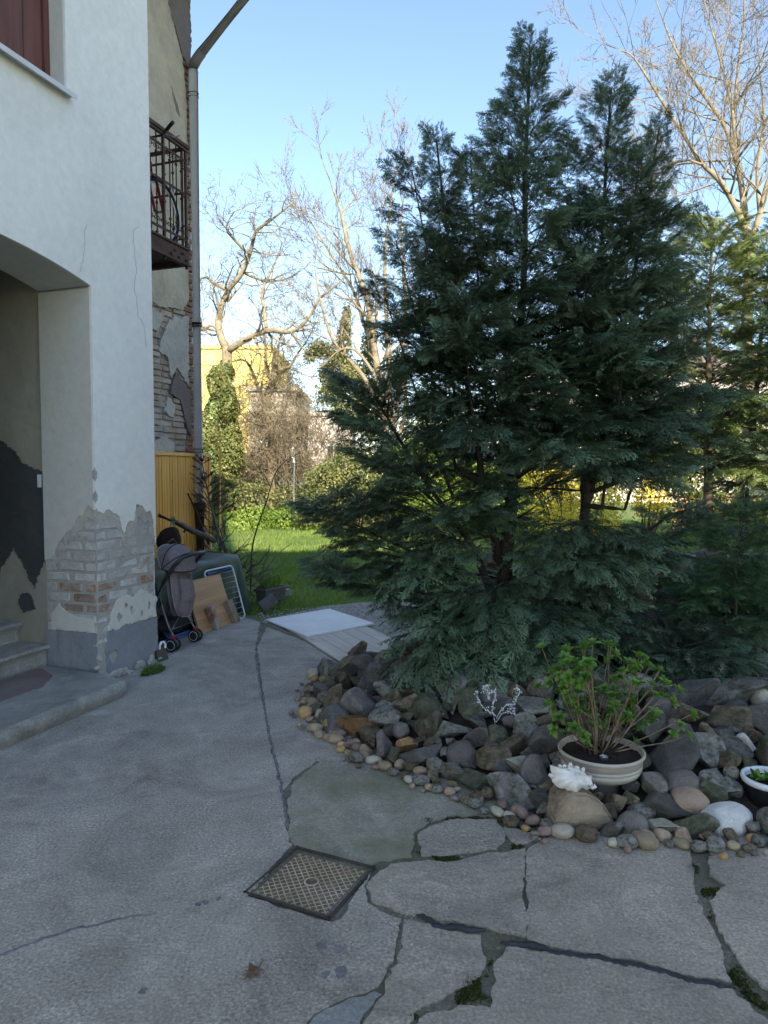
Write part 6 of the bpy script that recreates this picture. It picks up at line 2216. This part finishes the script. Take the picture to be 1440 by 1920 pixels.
# leaf clouds for ivy, bushes, hedges
def leaf_mesh(pts, nrm, size, r, tone=None, aspect=.8):
    n = len(pts)
    pts = np.asarray(pts); nrm = np.asarray(nrm)
    nr = nrm + r.normal(0, .55, (n, 3))
    nr /= np.linalg.norm(nr, axis=1)[:, None]
    up = r.normal(0, 1, (n, 3))
    a = np.cross(nr, up); a /= np.linalg.norm(a, axis=1)[:, None]
    c = np.cross(nr, a)
    s = size * r.uniform(.6, 1.35, n)[:, None]
    V = np.stack([pts - a * s * .5, pts + c * s * .5 * aspect + nr * s * .08, pts + a * s * .6, pts - c * s * .5 * aspect + nr * s * .08], 1)
    F = np.arange(n * 4).reshape(n, 4)
    t = tone if tone is not None else r.rand(n)
    return V.reshape(-1, 3), F, np.repeat(np.clip(t, 0, 1), 4)
M['ivy'] = leafmat('ivy', [(0.0, (0.035, 0.065, 0.018)), (0.5, (0.09, 0.14, 0.04)), (1.0, (0.24, 0.27, 0.10))], 0.2, 0.35)
M['hedge'] = leafmat('hedge_leaf', [(0.0, (0.055, 0.080, 0.022)), (0.5, (0.16, 0.185, 0.06)), (1.0, (0.36, 0.35, 0.15))], 0.3, 0.5, (.3, .32, .06))
M['herb'] = leafmat('herb_leaf', [(0.0, (0.08, 0.15, 0.022)), (0.5, (0.16, 0.25, 0.045)), (1.0, (0.30, 0.38, 0.09))], 0.3, 0.5, (.3, .4, .05))
M['forsythia'] = leafmat('forsythia_flower', [(0.0, (0.60, 0.44, 0.03)), (1.0, (0.85, 0.72, 0.08))], 0.3, 0.6)
def blob_cloud(blobs, n, r, thick=.35):
    """points on/in lumpy ellipsoids: (cx, cy, cz, rx, ry, rz)"""
    P_, N_ = [], []
    wts = np.array([b[3] * b[5] + b[4] * b[5] for b in blobs]); wts = wts / wts.sum()
    for b, w in zip(blobs, wts):
        m = int(n * w)
        d = r.normal(0, 1, (m, 3)); d /= np.linalg.norm(d, axis=1)[:, None]
        lump = np.array([1 + .28 * noise.noise(Vector(q * 2.4) + Vector((b[0] * 3, b[1], b[2]))) + .16 * noise.noise(Vector(q * 6) + Vector((b[0], 0, 0))) for q in d])
        k = (1 - thick * r.rand(m) ** 2) * lump
        P_.append(np.array(b[:3]) + d * k[:, None] * np.array(b[3:])); N_.append(d)
    return np.concatenate(P_), np.concatenate(N_)
def bush(name, label, cat, base, blobs, n, size, mat, seed, stems=10, group=None, zmin=.0, stuff=False):
    r = np.random.RandomState(seed)
    t = thing(name, label, cat, base, 0, group)
    P_, N_ = blob_cloud(blobs, n, r)
    k = P_[:, 2] > zmin
    P_, N_ = P_[k], N_[k]
    tone = .45 + .22 * r.randn(len(P_)) + np.array([.35 * noise.noise(Vector(q * 1.6)) for q in P_])
    V, F, A = leaf_mesh(P_, N_, size, r, tone)
    link('foliage', np_mesh('foliage', V, F, A), M[mat], t)
    m = MB()
    for q in range(stems):
        b = blobs[q % len(blobs)]
        e = Vector((b[0] + r.uniform(-.6, .6) * b[3], b[1] + r.uniform(-.6, .6) * b[4], b[2] + r.uniform(-.2, .8) * b[5]))
        s = Vector((e.x * .35, e.y * .35, -.05))
        m.tube([s, s.lerp(e, .5) + Vector((r.uniform(-.1, .1), 0, .1)), e], [.03, .02, .006], 5)
    m.build('stems', M['bark'], t)
    return t

# ------------------------------------------------------------------ bare trees
def grow(mb, p, d, L_, r, depth, rr, opt):
    n = opt.get('seg', 5)
    pts, rad = [p], [r]
    wig = opt['wig']
    kids = []
    r1 = r * (.52 if depth > 0 else .25)
    for i in range(n):
        d = (d + Vector((rr.gauss(0, wig), rr.gauss(0, wig), rr.gauss(0, wig) + opt['up']))).normalized()
        pts.append(pts[-1] + d * (L_ / n))
        rad.append(r + (r1 - r) * (i + 1) / n)
        if i >= 1:
            kids.append((pts[-1], d.copy(), rad[-1], (i + 1) / n))
    mb.tube(pts, rad, 8 if r > .05 else (5 if r > .015 else 3), caps=False)
    if depth <= 0:
        return
    for q, dd, rq, t in kids:
        m = opt['kids'] if t < .99 else opt['kids'] + 1
        for e in range(m):
            if rr.random() > opt['prob']:
                continue
            ax1, bx1 = basis(dd)
            a = rr.uniform(0, 6.28)
            sp = R(rr.uniform(*opt['spread']))
            nd = dd * math.cos(sp) + (ax1 * math.cos(a) + bx1 * math.sin(a)) * math.sin(sp)
            grow(mb, q, nd, L_ * rr.uniform(*opt['len']) * (1.15 - .4 * t), max(opt['rmin'], rq * rr.uniform(.45, .68)), depth - 1, rr, opt)
def limb(mb, px, Y, r0, r1, n=8, dep=None):
    """a hand-placed limb: photo points at depth Y, with its own swing in depth"""
    pts = [P(u, v, Y + (dep[i] if dep else 0)) for i, (u, v) in enumerate(px)]
    fine = []
    for i in range(len(pts) - 1):
        a = pts[max(i - 1, 0)]; b = pts[i]; c = pts[i + 1]; d = pts[min(i + 2, len(pts) - 1)]
        for q in range(4):
            t = q / 4
            fine.append(.5 * ((2 * b) + (c - a) * t + (2 * a - 5 * b + 4 * c - d) * t * t + (-a + 3 * b - 3 * c + d) * t ** 3))
    fine.append(pts[-1])
    m = len(fine)
    rad = [r0 + (r1 - r0) * i / (m - 1) for i in range(m)]
    rad = [q * .8 for q in rad]
    mb.tube(fine, rad, n, caps=False)
    return fine, rad
def sprout(mb, fine, rad, rr, opt, depth, every=2, start=3, L0=1.0):
    for i in range(start, len(fine) - 1, every):
        d = (fine[i + 1] - fine[i]).normalized()
        ax1, bx1 = basis(d)
        for e in range(2):
            a = rr.uniform(0, 6.28); sp = R(rr.uniform(35, 75))
            nd = d * math.cos(sp) + (ax1 * math.cos(a) + bx1 * math.sin(a)) * math.sin(sp)
            grow(mb, fine[i], nd, L0 * rr.uniform(.6, 1.2), max(opt['rmin'], rad[i] * rr.uniform(.35, .55)), depth, rr, opt)
    grow(mb, fine[-1], (fine[-1] - fine[-2]).normalized(), L0, rad[-1], depth, rr, opt)

# big crooked tree with ivy on its trunk (left)
rr = random.Random(5)
Y0 = 24.0
bt = thing('bare_tree', 'crooked bare tree with twisted limbs and an ivy-clad trunk beside the house end', 'tree', (P(418, 960, Y0).x, Y0, 0))
mbt = MB()
o_lim = [
    ([(412, 1010), (414, 880), (418, 760), (425, 690), (425, 650)], .30, .20, None),
    ([(425, 655), (412, 625), (411, 590), (428, 545), (455, 510), (470, 470), (480, 435), (505, 415)], .17, .05, [0, .2, .4, .5, .3, 0, -.3, -.5]),
    ([(425, 660), (455, 640), (500, 620), (545, 622), (575, 600), (600, 560)], .16, .04, [0, -.3, -.6, -.8, -1.0, -1.2]),
    ([(500, 620), (495, 580), (492, 545), (510, 505), (525, 470)], .09, .03, [-.6, -.3, 0, .3, .5]),
    ([(428, 545), (400, 530), (385, 520), (365, 530)], .08, .03, [.5, .8, 1.2, 1.5]),
    ([(470, 480), (440, 450), (425, 430), (430, 410)], .07, .025, [0, -.4, -.8, -1]),
    ([(455, 510), (490, 525), (530, 525), (560, 510)], .07, .025, [.3, .6, 1, 1.4]),
    ([(545, 622), (565, 650), (575, 660)], .06, .02, [-.8, -.6, -.5]),
    ([(412, 620), (395, 610), (380, 620), (372, 600)], .07, .02, [.3, .2, 0, -.2]),
]
opt = dict(wig=.24, up=.02, kids=1, prob=.80, spread=(28, 68), len=(.50, .78), rmin=.0075, seg=4)
for px, r0, r1, dep in o_lim:
    fine, rad = limb(mbt, px, Y0, r0, r1, 8, dep)
    if r0 < .25:
        sprout(mbt, fine, rad, rr, opt, 3, 2, 4, 1.15)
mbt.v = [tuple(Vector(v) - bt.location) for v in mbt.v]
mbt.build('trunk', M['bark_pale'], bt, fix=False)
r = np.random.RandomState(31)
def ivy_column(px, Y, rad0, n, size, mat, seed, tree, rad1=None):
    r = np.random.RandomState(seed)
    pts = [P(u, v, Y) for u, v in px]
    P_, N_ = [], []
    for k in range(n):
        t = r.rand() * (len(pts) - 1)
        i = int(t); f = t - i
        c = pts[i].lerp(pts[i + 1], f)
        a = r.uniform(0, 6.28)
        ra = rad0 + ((rad1 or rad0) - rad0) * t / (len(pts) - 1)
        ra *= 1 + .9 * noise.noise(Vector((a * .8, c.z * 1.3, seed))) + .25 * noise.noise(Vector((math.cos(a) * 3, c.z * 4, seed)))
        tt_ = t / (len(pts) - 1)
        ra *= (.6 + .4 * r.rand() ** .5) * min(1.0, .35 + 5 * min(tt_, 1 - tt_))
        P_.append((c.x + ra * math.cos(a), c.y + ra * math.sin(a), c.z)); N_.append((math.cos(a), math.sin(a), .3))
    P_ = np.array(P_) - np.array(tree.location[:])
    tone = .45 + .2 * r.randn(n) + np.array([.4 * noise.noise(Vector(q * 1.8)) for q in P_])
    V, F, A = leaf_mesh(P_, N_, size, r, tone)
    return link('ivy', np_mesh('ivy', V, F, A), M[mat], tree)
ivy_column([(408, 985), (410, 880), (414, 780), (418, 720), (424, 668)], Y0, .50, 6500, .085, 'hedge', 41, bt, .24)
ivy_column([(395, 930), (400, 860), (398, 800), (404, 740)], Y0 - .3, .55, 5000, .08, 'ivy', 46, bt, .25)
ivy_column([(432, 900), (426, 830), (430, 770), (420, 700)], Y0 - .2, .45, 4500, .08, 'hedge', 47, bt, .25)

# second trunk with a cloud of fine twigs
rr = random.Random(9)
Y1 = 25.0
b2 = thing('bare_tree', 'pollarded bare tree with a cloud of thin tangled twigs before the grey house', 'tree', (P(508, 960, Y1).x, Y1, 0))
m2 = MB()
limb(m2, [(508, 1000), (508, 900), (510, 820), (498, 760), (512, 715), (516, 680)], Y1, .22, .14)
for px, r0, r1 in (([(508, 765), (490, 740), (470, 690), (455, 675), (430, 680)], .09, .03), ([(512, 720), (500, 690), (498, 650), (492, 610)], .10, .04), ([(514, 700), (540, 690), (560, 660), (575, 640)], .08, .03), ([(516, 690), (522, 650), (530, 625), (560, 600)], .07, .02), ([(505, 800), (470, 790), (445, 770)], .06, .02), ([(508, 830), (540, 800), (555, 770)], .06, .02)):
    fine, rad = limb(m2, px, Y1, r0, r1, 7)
    sprout(m2, fine, rad, rr, dict(wig=.22, up=.0, kids=1, prob=.8, spread=(25, 70), len=(.5, .8), rmin=.007, seg=4), 3, 2, 4, 1.1)
for k in range(330):
    p = P(rr.gauss(505, 40), rr.gauss(800, 62), Y1 + rr.uniform(-.8, .6))
    a = rr.uniform(0, 6.28)
    grow(m2, p, Vector((math.cos(a), math.sin(a) * .5, rr.uniform(-.6, .5))), rr.uniform(.6, 1.3), .012, 2, rr, dict(wig=.38, up=-.03, kids=1, prob=.9, spread=(25, 70), len=(.6, .9), rmin=.007, seg=5))
m2.v = [tuple(Vector(v) - b2.location) for v in m2.v]
m2.build('trunk', M['bark_pale'], b2, fix=False)

# middle tree: pale ascending stems and ivy columns
rr = random.Random(12)
Y2 = 23.0
b3 = thing('bare_tree', 'bare tree of many pale straight rising stems, partly ivy-grown, behind the conifer', 'tree', (P(720, 960, Y2).x, Y2, 0))
m3 = MB()
opt3 = dict(wig=.09, up=.05, kids=1, prob=.72, spread=(16, 42), len=(.55, .8), rmin=.0075, seg=5)
for px, r0, r1, dp_ in (
    ([(735, 1000), (725, 850), (715, 740), (700, 640), (688, 560), (655, 470), (640, 400), (622, 350)], .22, .03, .0),
    ([(725, 800), (690, 720), (660, 680), (625, 640), (600, 560), (590, 500)], .12, .025, -.8),
    ([(720, 760), (700, 660), (680, 600), (660, 540), (610, 460), (570, 395)], .12, .02, .6),
    ([(735, 820), (730, 720), (725, 600), (722, 480), (735, 370), (742, 310)], .13, .02, .4),
    ([(715, 740), (700, 700), (670, 660), (640, 655), (600, 690)], .08, .02, -1.2),
    ([(740, 850), (760, 760), (745, 690), (715, 640)], .10, .03, .9),
    ([(738, 820), (752, 700), (760, 560), (752, 430), (760, 350)], .10, .02, 1.2)):
    fine, rad = limb(m3, px, Y2 + dp_, r0, r1, 7)
    sprout(m3, fine, rad, rr, opt3, 3, 2, 8, 1.45)
m3.v = [tuple(Vector(v) - b3.location) for v in m3.v]
m3.build('trunk', M['bark_pale'], b3, fix=False)
def ivy_blobs(tree, spots, n, size, mat, seed):
    """ivy hanging in uneven lumps: (u, v, depth, radius, height)"""
    r = np.random.RandomState(seed)
    bl = []
    for u, v, Y, ra, h in spots:
        p = P(u, v, Y) - tree.location
        bl.append((p.x, p.y, p.z, ra, ra * .9, h))
    P_, N_ = blob_cloud(bl, n, r, .6)
    tone = .45 + .22 * r.randn(len(P_)) + np.array([.5 * noise.noise(Vector(q * 1.9)) for q in P_])
    V, F, A = leaf_mesh(P_, N_, size, r, tone)
    return link('ivy', np_mesh('ivy', V, F, A), M[mat], tree)
ivy_blobs(b3, [(642, 700, 23.8, .42, .8), (646, 640, 23.8, .26, .7), (650, 600, 23.8, .18, .5), (600, 655, 24.2, .38, .32), (628, 668, 24.2, .34, .42), (580, 668, 24.2, .22, .25), (660, 700, 24.2, .5, .5), (690, 730, 24.2, .55, .6), (690, 660, 24.0, .25, .8), (620, 735, 24.2, .5, .5), (655, 770, 24.0, .6, .6), (700, 790, 24.0, .6, .7), (612, 700, 24.4, .25, .4), (745, 700, 24.0, .4, .6)], 15000, .085, 'hedge', 71)

# bare twig thicket in front of the pale house
rr = random.Random(33)
th_ = thing('bare_thicket', 'thicket of thin pale leafless twigs before the small cream house', 'bush', (P(590, 960, 25.5).x, 25.5, 0))
mt_ = MB()
for k in range(46):
    b_ = P(rr.uniform(545, 660), 968, 25.5 + rr.uniform(-.8, .8)); b_.z = 0
    grow(mt_, b_, Vector((rr.gauss(0, .22), rr.gauss(0, .2), 1)), rr.uniform(1.6, 3.2), .016, 3, rr, dict(wig=.12, up=.03, kids=1, prob=.75, spread=(18, 50), len=(.5, .75), rmin=.0075, seg=5))
mt_.v = [tuple(Vector(v) - th_.location) for v in mt_.v]
mt_.build('twigs', M['bark_pale'], th_, fix=False)

# tall bare tree on the right
rr = random.Random(21)
Y3 = 15.0
b4 = thing('bare_tree', 'tall bare tree forking into long slender rising boughs above the yellow-green cypresses', 'tree', (P(1398, 960, Y3).x, Y3, 0))
m4 = MB()
opt4 = dict(wig=.10, up=.035, kids=1, prob=.72, spread=(16, 46), len=(.55, .82), rmin=.0055, seg=5)
for px, r0, r1, dp_ in (
    ([(1398, 1000), (1402, 800), (1400, 620), (1405, 500), (1404, 455)], .17, .12, 0),
    ([(1404, 460), (1385, 400), (1350, 340), (1315, 305), (1280, 250), (1235, 180), (1190, 110), (1165, 95)], .085, .012, -.6),
    ([(1404, 460), (1395, 380), (1380, 300), (1355, 230), (1300, 150), (1260, 80), (1230, 0)], .09, .012, .3),
    ([(1395, 390), (1382, 290), (1378, 200), (1385, 120), (1395, 40), (1392, -40)], .075, .012, .9),
    ([(1406, 460), (1425, 400), (1440, 340), (1470, 270), (1500, 180), (1510, 80)], .09, .015, -.3),
    ([(1380, 300), (1372, 200), (1350, 110), (1330, 40), (1310, -40)], .05, .01, .5),
    ([(1425, 410), (1420, 320), (1432, 230), (1425, 130), (1415, 20)], .06, .01, 1.2),
    ([(1318, 310), (1290, 300), (1268, 305), (1240, 295)], .035, .008, -.7),
    ([(1404, 480), (1360, 420), (1310, 405), (1255, 400), (1225, 385)], .04, .008, -.9),
    ([(1404, 490), (1350, 460), (1300, 440), (1250, 430)], .035, .008, .6)):
    fine, rad = limb(m4, px, Y3 + dp_, r0, r1, 8)
    if r0 < .16:
        sprout(m4, fine, rad, rr, opt4, 3, 2, 4, 1.15)
m4.v = [tuple(Vector(v) - b4.location) for v in m4.v]
m4.build('trunk', M['bark_pale'], b4, fix=False)

# sapling in front of the lawn
rr = random.Random(3)
sp_ = thing('sapling', 'thin dark bare sapling forking beside the brush pile on the lawn', 'tree', (P(470, 1036, 9.7).x, 9.7, 0))
ms = MB()
o5 = dict(wig=.10, up=.03, kids=1, prob=.45, spread=(25, 55), len=(.4, .6), rmin=.002, seg=4)
f1, q1 = limb(ms, [(470, 1110), (472, 1036), (482, 990), (500, 940), (515, 890), (535, 865), (560, 850)], 9.7, .017, .004, 7)
f2, q2 = limb(ms, [(476, 1000), (462, 960), (455, 930), (450, 900)], 9.7, .008, .003, 6)
f3, q3 = limb(ms, [(508, 915), (495, 890), (480, 870), (470, 850)], 9.7, .007, .003, 6)
for f_, q_ in ((f1, q1), (f2, q2), (f3, q3)):
    sprout(ms, f_, q_, rr, o5, 1, 3, 10 if f_ is f1 else 4, .22)
ms.v = [tuple(Vector(v) - sp_.location) for v in ms.v]
ms.build('trunk', M['bark_dark'], sp_, fix=False)

# ------------------------------------------------------------------ chain-link fence and poles
YF = 23.0
x0, x1 = P(395, 900, YF).x, P(640, 900, YF).x
cf = thing('chain_link_fence', 'green chain-link fence on thin posts along the back of the lawn', 'fence', (x0, YF, 0))
wv, wf_ = [], []
mb = MB()
step = .085
Wf, Hf = x1 - x0, 1.45
n = int((Wf + Hf) / step)
for k in range(n):
    a = k * step
    for sg in (0, 1):
        s = (a, 0) if a <= Wf else (Wf, a - Wf)
        e = (a - Hf, Hf) if a - Hf >= 0 else (0, a)
        if sg:
            s = (Wf - s[0], s[1]); e = (Wf - e[0], e[1])
        mb.tube([(s[0], .004 * sg, s[1]), (e[0], .004 * sg, e[1])], .0045, 3, caps=False)
M['green_wire'] = flat('green_wire', (.16, .24, .20), .5)
tag(mb.build('wire_mesh', M['green_wire'], cf, fix=False), kind='stuff')
for q in range(4):
    MB().tube([(Wf * q / 3, .03, -.05), (Wf * q / 3, .03, 1.55)], .025, 8).build('post', M['bark_pale'], cf)
MB().tube([(0, .0, Hf), (Wf, 0, Hf)], .006, 5).build('top_wire', M['green_wire'], cf)
wp_ = P(551, 900, 21.0)
o = MB().tube([(0, 0, -.03), (0, 0, 1.95)], .03, 10).tube([(0, 0, 1.95), (0, 0, 2.25)], .045, 10).build('garden_post', M['white_paint'])
o.location = (wp_.x, 21.0, 0)
tag(o, 'thin white metal post with a thicker top at the back of the lawn', 'post')
o = MB().tube([(0, 0, -.03), (.02, 0, 2.2)], .035, 8).build('garden_post', M['fence_wood'])
o.location = (P(412, 900, 17.5).x, 17.5, 0)
tag(o, 'thin wooden stake at the edge of the lawn near the fence panel', 'post')

# ------------------------------------------------------------------ hedges, bushes, ground cover
hb = P(640, 940, 21.5)
bush('ivy_hedge', 'sunlit ivy-covered hedge mass at the back of the lawn beside the white post', 'hedge', (hb.x, 21.5, 0),
     [(-.45, 0, .9, .8, .6, 1.1), (.3, .3, 1.2, 1.0, .7, 1.3), (1.5, .4, 1.2, 1.2, .7, 1.4), (2.8, .6, 1.3, 1.3, .8, 1.5), (-.7, -.6, .4, .7, .5, .5), (.5, -.7, .4, .9, .5, .5)], 28000, .08, 'hedge', 51)
bush('ivy_bush', 'bushy sunlit ivy swelling round the foot of the crooked tree', 'bush', (P(408, 950, 23.2).x, 23.2, 0),
     [(-.1, 0, .9, .85, .6, 1.0), (.42, .2, 2.3, .42, .4, .7), (-.42, .3, 2.9, .40, .4, .8), (.65, .1, .7, .7, .6, .7), (.30, .3, 3.9, .30, .3, .6), (-.15, .4, 4.6, .24, .3, .5)], 15000, .08, 'hedge', 60, 6)
bush('ground_elder', 'bank of low bright green herbs along the fence foot', 'ground cover', (P(500, 980, 21.8).x, 21.8, 0),
     [(-1.6, 0, .15, 1.0, .6, .35), (-.3, 0, .18, 1.1, .6, .40), (.9, -.2, .2, 1.0, .6, .42), (1.6, -.6, .2, .8, .6, .40), (-.9, -.8, .05, 1.0, .5, .25)], 14000, .07, 'herb', 52)
bush('bramble', 'thin sunlit scrub of pale twigs and small leaves in front of the wire fence', 'bush', (P(480, 980, 22.3).x, 22.3, 0),
     [(-1.3, 0, .8, .6, .4, .7), (0, 0, .7, .8, .4, .7), (1.0, .2, .7, .6, .4, .6)], 2600, .08, 'hedge', 53, 26)
bush('evergreen_bush', 'dark evergreen bush behind the wire fence under the twig cloud', 'bush', (P(455, 950, 26.5).x, 26.5, 0),
     [(-.6, 0, 1.5, 1.1, .8, 1.6), (.9, .3, 1.3, 1.0, .8, 1.3), (2.0, .6, 1.2, .8, .7, 1.1)], 14000, .09, 'ivy', 54)
bush('forsythia', 'yellow flowering forsythia bush seen through the conifer branches', 'bush', (P(1075, 950, 16.5).x, 16.5, 0),
     [(-.6, 0, 1.1, .8, .7, .9), (.5, .2, .8, .8, .7, .8), (.1, -.3, .5, .9, .6, .5), (-.9, .2, 1.7, .5, .5, .5)], 4200, .06, 'forsythia', 55, 20)
bush('forsythia', 'smaller yellow flowering bush standing near the pale building', 'bush', (P(1215, 950, 19.0).x, 19.0, 0),
     [(0, 0, 2.3, .7, .6, .8), (.1, 0, 1.2, .6, .5, .9)], 4500, .07, 'forsythia', 56, 10)
bush('garden_shrub', 'light green leafy shrub behind the conifers at the lawn edge', 'bush', (P(870, 950, 19.5).x, 19.5, 0),
     [(0, 0, 1.2, 1.2, .8, 1.2), (-1.2, .2, 1.5, .9, .7, 1.3), (1.3, 0, .8, 1.0, .7, .9)], 16000, .08, 'herb', 57, 12)
bush('garden_shrub', 'olive scrubby shrub behind the far cypresses', 'bush', (P(1360, 950, 18.5).x, 18.5, 0),
     [(0, 0, 1.5, 1.3, .8, 1.4), (-1.2, .2, 2.3, .9, .7, 1.2), (1.5, 0, 1.2, 1.2, .7, 1.3), (.6, .3, 2.9, 1.0, .7, .9)], 9000, .12, 'hedge', 58, 16)
bush('ivy_hedge', 'tall sunlit ivy thicket rising behind the dark cypresses', 'hedge', (P(800, 950, 25).x, 25, 0),
     [(0, 0, 2.0, 1.4, .9, 2.1), (1.9, .2, 1.7, 1.4, .9, 1.9), (3.8, 0, 1.6, 1.4, .9, 1.7), (5.6, 0, 1.4, 1.4, .9, 1.6)], 24000, .10, 'hedge', 59, 14)

# low orange brick wall behind the cypresses
gw = thing('garden_wall', 'low orange brick garden wall beyond the far cypresses', 'wall', (P(1270, 950, 20.5).x, 20.5, 0))
gbm = brick_mesh(3); gbm.materials.append(brick_mat('orange_brick', (.46, .20, .085), (.44, .33, .25), .42, .2))
for row in range(12):
    for k in range(17):
        o = link('brick', gbm, None, gw); o.location = (.26 * k + (.13 if row % 2 else 0), 0, .05 + .09 * row); o.scale = (.248, .14, .08)
# ------------------------------------------------------------------ houses behind
M['yellow_wall'] = plaster_mat('yellow_wall', (.72, .58, .20), (.58, .46, .16), .5, .9, .1, .5)
M['grey_house'] = plaster_mat('grey_house', (.40, .35, .29), (.32, .28, .23), .6, .9, .15, .5)
M['pink_house'] = plaster_mat('pale_house', (.62, .56, .52), (.54, .48, .45), .6, .9, .1, .5)
M['roof_tile'] = basic('brown_roof', [(.3, (.16, .125, .105)), (.7, (.24, .19, .165))], 3, .85, ((15, .5, .04),))
M['glass_dark'] = flat('window_glass', (.03, .035, .04), .15, 0, .6)
def far_house(label, x0, x1, Y, H, D, mat, wins, roof=True, name='far_house', over=.4, rh=1.6):
    t = thing(name, label, 'house', ((x0 + x1) / 2, Y, 0))
    w = x1 - x0
    MB().box((0, D / 2, H / 2 - .1), (w, D, H + .2)).build('wall', M[mat], t)
    if roof:
        b = MB()
        b.prism([[(-.0 - over, H), (D + over, H), (D / 2, H + rh)]], lambda u, v, q: (q, u, v), -w / 2 - over, w / 2 + over)
        rf = b.build('roof', M['roof_tile'], t)
        MB().box((w * .2, D * .4, H + rh * .9), (.6, .6, 1.4)).build('chimney', M['brick_edge'], rf)
    else:
        MB().box((0, D / 2, H + .12), (w + .3, D + .3, .25)).build('cornice', M[mat], t)
    for (wx, wz, ww, wh) in wins:
        f = MB()
        f.box((wx, -.03, wz), (ww + .16, .08, wh + .16))
        fo = f.build('window', M['white_paint'], t)
        for s in (-1, 1):
            MB().box((wx + s * ww / 4, -.075, wz), (ww / 2 - .05, .02, wh)).build('pane', M['glass_dark'], fo)
    return t
far_house('bright yellow apartment house behind the ivy-clad tree', P(330, 900, 50).x, P(512, 900, 50).x, 50, 10.3, 9, 'yellow_wall', [(-3, 7.5, 1.2, 1.7), (0, 7.5, 1.2, 1.7), (-3, 4, 1.2, 1.7), (0, 4, 1.2, 1.7), (3.0, 4, 1.2, 1.7)], False)
far_house('grey-beige house with dark upright windows behind the twig cloud', P(468, 900, 38).x, P(556, 900, 38).x, 38, 6.0, 7, 'grey_house', [(.75, 3.1, .55, 1.4), (-.3, 3.1, .55, 1.4), (.2, 1.2, .55, 1.2)], False)
far_house('small pale cream house partly hidden by the hedge', P(562, 900, 44).x, P(660, 900, 44).x, 44, 5.2, 6, 'pink_house', [(.5, 2.8, .8, 1.1)], False)
far_house('long pale apartment house glimpsed through the conifers', P(980, 900, 42).x, P(1500, 900, 42).x, 42, 7.6, 9, 'pink_house', [(-6 + 2.4 * k, z_, 1.1, 1.5) for k in range(6) for z_ in (2.2, 5.4)], True, rh=2.0)
